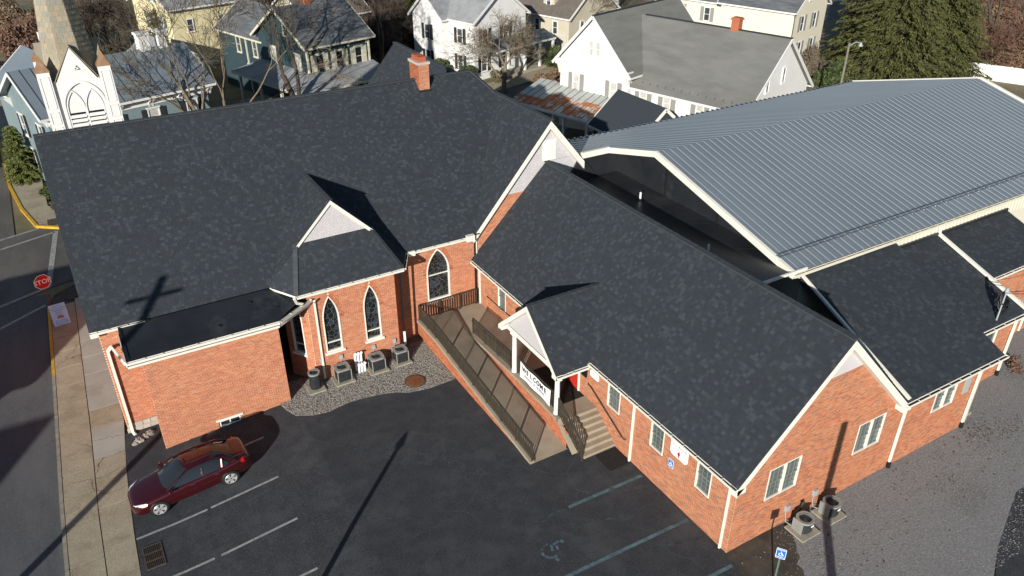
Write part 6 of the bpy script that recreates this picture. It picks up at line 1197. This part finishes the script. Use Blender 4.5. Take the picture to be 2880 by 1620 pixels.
h = House('far_white_house', 'distant white house with dark red roof past the bare trees', 98, 78, z=-.3); h.block(0, 9, 0, 8, 4.5, 7.5, 'u', 'white_siding', 'brown_roof'); h.win('-v', 3, 1.5); h.win('-v', 6, 1.5)
h = House('far_brick_house', 'distant tan house with grey roof at the top of the street', 72, 96, z=-.4); h.block(0, 11, 0, 9, 5.5, 8.8, 'u', 'beige_siding', 'slate_roof'); h.win('-v', 3, 3.2); h.win('-v', 7.5, 3.2)
h = House('far_grey_house', 'distant grey roofed white house beyond the yellow house', 58, 108, z=-.4); h.block(0, 12, 0, 9, 5.5, 8.8, 'u', 'white_siding', 'pale_roof'); h.win('-v', 3, 3.2); h.win('-v', 8, 3.2)
# made-up houses across the street, out of view, added to shade the road
h = House('shade_house', 'unseen two storey brick house across the street, added to shade the road', -35, 9, z=-.6, rot=0); h.block(0, 8, 0, 11, 6.5, 10.2, 'u', 'brick_far', 'slate_roof')
h = House('shade_house', 'unseen white two storey house opposite the corner, added to shade the sidewalk', -27, 27.3, z=-.6, rot=0); h.block(0, 8.5, 0, 9, 6.3, 9.8, 'u', 'white_siding', 'grey_roof')
h = House('shade_house', 'unseen grey two storey house on the far corner, added to shade the street', -26, 64, z=-.6, rot=0); h.block(0, 9, 0, 12, 6.5, 10.2, 'v', 'beige_siding', 'slate_roof')
# ------------------------------------------------------------------ fences, poles, far cars
def fence(name, label, a, b, h_, n_, mat, sec='panel', z=-.35, t_=.05, pw_=.1):
    a, b = V((*a, z)), V((*b, z)); t = thing(name, label, 'fence', (a+b)/2)
    for i in range(n_):
        p, q = a.lerp(b, i/n_), a.lerp(b, (i+1)/n_); d = (q-p).normalized(); m = MB(); m.bar(p+Z*(h_/2+.05)+d*.06, q+Z*(h_/2+.05)-d*.06, t_, h_-.1); m.build(sec, mat, t)
        m = MB(); m.box(p.x-pw_/2, p.x+pw_/2, p.y-pw_/2, p.y+pw_/2, z, z+h_+.08); m.build('post', mat, t)
    return t
fence('white_fence', 'white vinyl privacy fence past the far end of the metal hall', (87.5, 53), (95.5, 35), 2.0, 8, 'trim_white')
fence('cream_fence', 'low cream board fence behind the blue house', (2.5, 92), (9.5, 95.5), 1.9, 5, 'cream_siding')
fence('brown_fence', 'dark brown stockade fence in front of the cream house', (71.5, 64.5), (75.5, 56.8), 2.2, 5, 'fence_brown')
def cobra(x, y, z0, h, lab, d=(1, 0), arm=1.2):
    t = thing('street_lamp', lab, 'street lamp', (x, y, z0)); m = MB(); m.tube([(x, y, z0), (x, y, z0+h*.5), (x, y, z0+h)], [.13, .11, .09], 8); m.build('pole', 'wood_pole', t); m = MB(); m.tube([(x, y, z0+h-.3), (x+d[0]*arm*.5, y+d[1]*arm*.5, z0+h+.05), (x+d[0]*arm, y+d[1]*arm, z0+h)], .03, 6); m.build('arm', 'grey_box', t); m = MB(); m.lathe((x+d[0]*arm, y+d[1]*arm, z0+h-.28), [(.2, 0), (.15, .12), (.06, .3)], 12); m.build('lamp_head', 'grey_box', t); return t
cobra(60.3, 44.8, 0, 8.0, 'weathered wooden pole with a yard lamp behind the metal hall', (.86, -.5), 1.0)
def utility(x, y, z0, h, lab, arm_d, armz=.9, w=1.3):
    t = thing('utility_pole', lab, 'utility pole', (x, y, z0)); m = MB(); m.tube([(x, y, z0), (x, y, z0+h)], [.18, .15], 8); m.build('pole', 'wood_pole', t)
    if arm_d: a = V((*arm_d, 0)).normalized(); m = MB(); m.bar(V((x, y, z0+h-armz))-a*w, V((x, y, z0+h-armz))+a*w, .13, .15); m.build('crossarm', 'wood_pole', t)
    return t
utility(1.1-14.6, 33.2-14.25, -.58, 6.35+.325*20.4+1.15, 'wooden utility pole with crossarm across the street from the church', (1, .0), armz=.8, w=1.15)
d = 13.0; utility(22.85-d*.716, 13.65-d*.698, 0, 4.05+.325*d, 'wooden utility pole standing at the edge of the lot', None)
cobra(9.85-12.6*.716, 26.15-12.6*.698, -.47, .325*12.6+.35, 'lot lamp post beside the sidewalk at the lot entrance', (.7, .7), .3)
car('parked_car', 'dark car parked in the shade up the street past the steeple', (-5.6, 112, -.57), math.radians(95), 'black_paint')
car('parked_car', 'silver car parked beyond the white house chimney', (*uv(113, 60, 0).xy, -.3), math.radians(30), 'silver_paint')
car('parked_car', 'black car parked far up the street beyond the reddish hedge', (*uv(19, 128, 0).xy, -.57), math.radians(100), 'black_paint')
m = MB(); o_ = uv(34.0, 65.5); m.v = [(o_.x+a*1.0, o_.y+b_, -.5+hh) for a, b_, hh in ((-3, -2.5, .2), (3, -2, .2), (3.2, 2.5, .3), (-2.8, 2.6, .3), (-1, 0, 2.6), (1.2, .2, 2.4))]; m.f = [(0, 1, 5, 4), (1, 2, 5), (2, 3, 4, 5), (3, 0, 4)]; m.m = [0]*4; tag(m.build('tarp_cover', 'tarp'), 'blue tarpaulin draped over a load beside the blue house', 'tarp')
# ------------------------------------------------------------------ trees and shrubs
def bare_tree(seed, H, stems=1, spread=.55, levels=6, r0=.2, up=.25, bark='bark', twig='twig', split=3, first=.28):
    """returns (trunk mesh, crown mesh): tapered limbs and fine twigs"""
    rs = np.random.RandomState(seed); T, Cc = MB(), MB()
    def grow(p, d, r, L, lv):
        n = 4 if lv < 3 else 3; pts = [p]; rad = [r]; q = V(p); dd = V(d)
        for i in range(n):
            dd = (dd+V(rs.normal(0, .10+.03*lv, 3))+Z*(up*.12)).normalized(); q = q+dd*(L/n); pts.append(V(q)); rad.append(max(.014, r*(1-.38*(i+1)/n)))
        (T if lv < 3 else Cc).tube(pts, rad, 7 if lv == 0 else (5 if lv < 3 else 3), cap=False)
        if lv >= levels: return
        k = split if lv else split+1
        for j in range(k+(1 if lv > 1 else 0)):
            i = rs.randint(max(1, n-2), n+1) if j else n; b = pts[i]; ax = dd.cross(V(rs.normal(0, 1, 3))).normalized(); ang = rs.uniform(.25, 1.0)*spread*(1.25 if j else .45); nd = (dd*math.cos(ang)+ax*math.sin(ang)).normalized(); nd.z = max(nd.z, -.15); grow(b, nd.normalized(), rad[min(i, n)]*rs.uniform(.55, .78), L*rs.uniform(.6, .86), lv+1)
    for s in range(stems):
        a = 2*math.pi*s/max(1, stems)+rs.uniform(0, 1); d = V((math.cos(a)*.28*(stems > 1), math.sin(a)*.28*(stems > 1), 1)).normalized(); grow(V((math.cos(a)*.25*(stems > 1), math.sin(a)*.25*(stems > 1), -.2)), d, r0*rs.uniform(.8, 1.1), H*first, 0)
    return T, Cc, bark, twig
def tree_thing(gen, name, label, loc, rot=0, sc=1, group=None, cat='tree'):
    T, Cc, bk, tw = gen; t = thing(name, label, cat, loc, rot, group); t.scale = (sc,)*3; T.build('trunk', bk, t, local=True, smooth=True); Cc.build('crown', tw, t, local=True); return t
def again(src, label, loc, rot, sc, group=None):
    c = copy_tree(src, loc, rot, scale=sc); c['label'] = label
    if group: c['group'] = group
    return c
def leaves(n, centre, rad, size, seed, shell=.35, sq=1.0, flat=0.0, lump=9):
    """n small leaf faces spread through lumpy crown volume"""
    rs = np.random.RandomState(seed); lc = rs.normal(0, 1, (lump, 3)); lc /= np.linalg.norm(lc, axis=1)[:, None]; lc *= rs.uniform(.35, .8, (lump, 1)); lr = rs.uniform(.28, .55, lump)
    k = rs.randint(0, lump, n); d = rs.normal(0, 1, (n, 3)); d /= np.linalg.norm(d, axis=1)[:, None]; p = lc[k]+d*(lr[k]*rs.uniform(shell, 1.08, n)**.5)[:, None]; p[:, 2] = np.maximum(p[:, 2], -.75); p = p*np.array(rad)+np.array(centre)
    a = rs.normal(0, 1, (n, 3)); a[:, 2] *= 1-flat; a /= np.linalg.norm(a, axis=1)[:, None]; b = np.cross(a, rs.normal(0, 1, (n, 3))); b /= np.linalg.norm(b, axis=1)[:, None]; s = rs.uniform(.6, 1.3, (n, 1))*size
    vs = np.stack([p-a*s, p+b*s*.45*sq, p+a*s, p-b*s*.45*sq], 1).reshape(-1, 3); m = MB(); m.v = vs.tolist(); m.f = [(4*i, 4*i+1, 4*i+2, 4*i+3) for i in range(n)]; m.m = [0]*n; return m
def shrub(name, label, loc, rad, n, size, mat, seed, stem='twig_dark', cat='shrub', group=None, twigs=26):
    t = thing(name, label, cat, loc, 0, group); leaves(n, (0, 0, rad[2]*.8), rad, size, seed).build('foliage', mat, t, local=True); rs = np.random.RandomState(seed+1); m = MB()
    for i in range(twigs): a = rs.uniform(0, 6.3); q = rs.uniform(.3, .95); e = V((math.cos(a)*rad[0]*q, math.sin(a)*rad[1]*q, rad[2]*rs.uniform(.8, 1.7))); m.tube([(0, 0, -.1), e*.5+V((0, 0, .1)), e], [.035, .02, .008], 3, cap=False)
    m.build('stems', stem, t, local=True); return t
def evergreen(seed, H, R, n_tier=34, per=13, bare=.06, ls=1.0):
    """spruce: tiers of drooping boughs hung with needle sprays"""
    rs = np.random.RandomState(seed); T = MB(); T.tube([(0, 0, -.3), (0, 0, H*.5), (0, 0, H)], [.32, .18, .02], 8); P_, A_, S_ = [], [], []
    for i in range(n_tier):
        z = H*(bare+(1-bare)*i/n_tier); f = (1-(i/n_tier))**.62; L = R*f*rs.uniform(.85, 1.12)+.25; k = max(5, int(per*(.45+.55*f)))
        for j in range(k):
            a = rs.uniform(0, 6.283); l = L*rs.uniform(.7, 1.12); d = V((math.cos(a), math.sin(a), 0)); droop = rs.uniform(.12, .38); tip = V((0, 0, z))+d*l-Z*l*droop+Z*.15*l; T.tube([(0, 0, z), V((0, 0, z))+d*l*.5-Z*l*droop*.25, tip], [.045*f+.01, .03*f+.008, .006], 3, cap=False)
            ns = int(26+90*l/R)
            for q in range(ns):
                s = rs.uniform(.22, 1.05); b = V((0, 0, z))+d*l*s-Z*l*droop*s*s*.9+V((-d.y, d.x, 0))*rs.normal(0, .16*l*(1.15-s)); P_.append(b); A_.append(d*.6+V(rs.normal(0, .35, 3))-Z*rs.uniform(.1, .9)); S_.append(rs.uniform(.2, .44)*ls)
    P_ = np.array(P_); A_ = np.array(A_); A_ /= np.linalg.norm(A_, axis=1)[:, None]; S_ = np.array(S_)[:, None]; B_ = np.cross(A_, rs.normal(0, 1, A_.shape)); B_ /= np.linalg.norm(B_, axis=1)[:, None]
    vs = np.stack([P_-A_*S_*.4, P_+B_*S_*.17, P_+A_*S_, P_-B_*S_*.17], 1).reshape(-1, 3); n = len(P_); m = MB(); m.v = vs.tolist(); m.f = [(4*i, 4*i+1, 4*i+2, 4*i+3) for i in range(n)]; m.m = [0]*n; return T, m, 'bark_dark', 'needles'
GB = 'bare street trees'
G1 = bare_tree(11, 17.5, stems=4, spread=.42, levels=6, r0=.24, split=2, first=.30); T1 = tree_thing(G1, 'bare_tree', 'multi-stemmed bare tree with pale bark in front of the blue and teal houses', (10.9, 67.3, -.5), .4, 1.0, GB)
G2 = bare_tree(23, 17, stems=1, spread=.62, levels=7, r0=.34, bark='bark_dark', twig='twig_dark', split=2, first=.36); T2 = tree_thing(G2, 'bare_tree', 'dark-barked bare tree rising in front of the teal house porch', (18.9, 68.9, -.5), 0, 1.0, GB)
G3 = bare_tree(37, 15.0, stems=1, spread=.72, levels=6, r0=.34, split=3, first=.2, up=.25); T3 = tree_thing(G3, 'bare_tree', 'wide bare street tree with upswept branches in front of the white shuttered house', (42.0, 73.2, -.5), 1.2, .95, GB)
again(T2, 'bare tree with crooked trunk at the right end of the teal house', (33.1, 86, -.5), 2.1, .95, GB)
again(T1, 'thick pollarded bare tree between the beige and white gable houses', (60.2, 85.5, -.5), 1.9, .85, GB)
for i, (x, y, r, s, lb) in enumerate(((39, 99, 1, 1.05, 'bare tree in the dark thicket behind the teal house'), (44, 104, 2.5, 1.0, 'bare tree in the dark thicket beside the white shuttered house'), (36.5, 108, 4, 1.1, 'tall bare tree rising at the back of the thicket'), (90, 97, 1, .9, 'bare tree behind the white gable house chimney'), (83, 94, 3, .85, 'bare tree between the beige and cream houses'), (95, 88, 5, .9, 'bare tree beside the parked silver car'), (99.5, 54, .3, 1.0, 'brown bare tree beside the white fence'), (103, 61, 2, 1.05, 'brown bare tree on the bank right of the evergreen'), (14, 118, 2, .9, 'bare tree behind the cream fence'), (6, 124, 3, 1.0, 'bare tree at the bend of the far street'), (24, 112, 1, .9, 'bare tree behind the yellow house'), (108, 50, 4.4, 1.0, 'brown bare tree at the far end of the white fence'))): again((T2, T3, T1)[i % 3], lb, (x, y, -.5), r, s, 'bare trees behind the houses')
G4 = evergreen(5, 15.5, 6.2, 38, 15); S1 = tree_thing(G4, 'evergreen_tree', 'big dense spruce shading the cream house', (76.5, 51.2, -.4), 0, 1.0, 'spruces behind the hall')
again(S1, 'broad spruce between the lamp pole and the white fence', (84.0, 51.5, -.4), 2.2, .95, 'spruces behind the hall'); again(S1, 'tall spruce at the back of the evergreen clump', (84, 58.5, -.4), 4.1, 1.0, 'spruces behind the hall'); again(S1, 'spruce at the white fence end of the evergreen clump', (89.0, 54.5, -.4), 1.1, .85, 'spruces behind the hall'); again(S1, 'spruce in the middle of the evergreen clump', (80.2, 55.0, -.4), 5.1, 1.05, 'spruces behind the hall')
again(S1, 'dark evergreen in the thicket beside the white shuttered house', (44.5, 96, -.5), .6, .72, 'dark evergreens in the thicket'); again(S1, 'dark evergreen at the corner of the thicket behind the teal house', (41, 93, -.5), 1.6, .5, 'dark evergreens in the thicket'); again(S1, 'dark evergreen behind the cream fence', (13, 104, -.5), 2.6, .5)
G5 = evergreen(9, 4.6, 1.15, 26, 14, .0, .5); e_ = tree_thing((G5[0], G5[1], 'bark_dark', 'leaf_yellow'), 'evergreen_tree', 'small yellow-green evergreen at the corner of the blue house', (-3.85, 70.5, -.5), 0, 1.0)
shrub('clipped_evergreen', 'rounded dark green bush beside the lamp pole', (72.3, 54.8, -.4), (2.3, 2.0, 2.2), 5200, .16, 'leaf', 31)
for i, (x, y, rx, rz_, mt, lb) in enumerate(((-2.55, 65.5, .5, .5, 'leaf', 'low hedge at the foot of the blue house side wall'), (-2.2, 62.9, .45, .45, 'leaf_olive', 'low clipped plant at the front corner of the blue house'), (38.9, 82, 1.4, 1.2, 'leaf', 'dark green foundation shrub by the white shuttered house'), (40.2, 77.6, 1.3, 1.2, 'leaf', 'rounded green shrub left of the white house porch'), (43.5, 76.6, 1.2, .9, 'leaf_olive', 'olive shrub under the white house windows'), (52.5, 78.6, 1.6, 1.4, 'leaf', 'dark shrub by the white house porch steps'), (55.5, 77.3, 1.3, 1.0, 'leaf_olive', 'olive shrub at the far end of the white house porch'), (47.5, 73.5, 1.7, .6, 'leaf_brown', 'low brown grassy shrub in the verge by the street tree'), (50.5, 74.5, 1.9, .6, 'leaf_brown', 'low brown ornamental grass on the verge'), (10.2, 97, 2.6, 2.3, 'leaf_olive', 'olive brown shrub behind the blue house chimneys'), (5.5, 99, 2.3, 1.9, 'leaf_olive', 'olive shrub beside the cream fence'), (3.5, 108, 3.0, 2.6, 'leaf_brown', 'brown thicket shrub beyond the cream fence'), (-2.3, 101, 2.6, 3.0, 'twig_red', 'reddish bare hedge shrub nearest the blue house'), (-1.6, 109, 3.0, 3.6, 'twig_red', 'reddish bare hedge shrub half way up the far street'), (-1.2, 119, 3.6, 4.2, 'leaf_brown', 'brown hedge shrub at the top of the far street'), (73.9, 59.6, 1.3, 2.6, 'twig', 'tall twiggy bare shrub against the cream house'), (98, 50, 3.0, 2.4, 'leaf_brown', 'brown scrub bush behind the white fence'), (104, 56, 3.5, 3.0, 'leaf_brown', 'large brown scrub bush on the bank'), (110, 62, 4.0, 3.2, 'leaf_olive', 'olive scrub bush at the top of the bank'), (93.5, 90, 3, 1.4, 'leaf_olive', 'olive shrub near the parked silver car'), (42, 96, 3.2, 2.6, 'twig_dark', 'dense dark bush low in the thicket'), (38, 102, 3.5, 3.0, 'leaf_brown', 'brown leafy bush at the back of the thicket'), (8.6, 80, 1.6, 1.0, 'leaf_brown', 'brown shrub between the blue and teal houses'))):
    shrub('shrub', lb, (x, y, -.5), (rx, rx*.9, rz_), int(1500+1400*rx), .10+.035*rx, mt, 100+i, group='garden shrubs and hedges')
shrub('shrub', 'small bare reddish shrub against the wing wall by the downspout', (38.3, 14.9, 0), (.55, .4, .5), 700, .06, 'twig_red', 140, group='garden shrubs and hedges')

G6 = bare_tree(51, 6.0, stems=6, spread=.7, levels=5, r0=.07, split=3, first=.26, bark='bark_dark', twig='twig_red'); B1 = tree_thing(G6, 'bare_scrub_tree', 'reddish bare scrub clump just behind the white fence', (95, 51, -.4), 0, 1.2, 'bare scrub clumps', 'scrub tree')
for i, (x, y, s_, lb) in enumerate(((99, 48, 1.3, 'reddish bare scrub at the outer end of the white fence'), (103, 52, 1.4, 'reddish bare scrub half way up the bank behind the fence'), (98.5, 57, 1.3, 'reddish bare scrub against the evergreen clump'), (107, 57, 1.5, 'reddish bare scrub high on the bank'), (104, 63, 1.5, 'reddish bare scrub at the top of the bank beside the evergreens'), (112, 64, 1.6, 'reddish bare scrub farthest up the bank'), (-1.2, 113, 1.2, 'reddish bare scrub along the far street hedge'), (1.5, 106, 1.1, 'reddish bare scrub between hedge and cream fence'), (92, 83, 1.3, 'reddish bare scrub behind the white gable house'), (86, 90, 1.3, 'reddish bare scrub between the beige house and the parked silver car'), (99, 92, 1.4, 'reddish bare scrub beyond the parked silver car'))): again(B1, lb, (x, y, -.5), i*1.3, s_, 'bare scrub clumps')
G7 = bare_tree(57, 7.0, stems=6, spread=.75, levels=5, r0=.08, split=3, first=.26, bark='bark_dark', twig='twig_dark'); B2 = tree_thing(G7, 'bare_scrub_tree', 'dark bare scrub nearest the teal house in the thicket', (35.2, 90.5, -.5), 0, 1.2, 'dark scrub in the thicket', 'scrub tree')
for i, (x, y, s_, lb) in enumerate(((38.2, 92.5, 1.3, 'dark bare scrub low in the middle of the thicket'), (41.0, 97, 1.4, 'dark bare scrub behind the dark evergreens'), (36.5, 97, 1.3, 'dark bare scrub behind the teal house chimney'), (44.0, 101, 1.4, 'dark bare scrub at the white house side of the thicket'), (33.5, 101, 1.3, 'dark bare scrub at the back corner of the brown roofed house'), (39, 106, 1.5, 'dark bare scrub along the back of the thicket'), (48, 106, 1.5, 'dark bare scrub behind the white shuttered house'), (55, 110, 1.5, 'dark bare scrub between the distant houses'), (30, 118, 1.5, 'dark bare scrub beyond the yellow house'), (20, 124, 1.5, 'dark bare scrub at the end of the far gardens'), (8, 116, 1.4, 'dark bare scrub on the lawn behind the steeple'), (14, 109, 1.3, 'dark bare scrub behind the olive shrubs'), (3, 96, 1.0, 'dark bare scrub beside the end of the cream fence'), (70, 118, 1.6, 'dark bare scrub behind the distant tan house'), (85, 112, 1.6, 'dark bare scrub past the distant tan house'))): again(B2, lb, (x, y, -.5), i*1.7, s_, 'dark scrub in the thicket' if i < 8 else 'dark scrub in the far gardens')
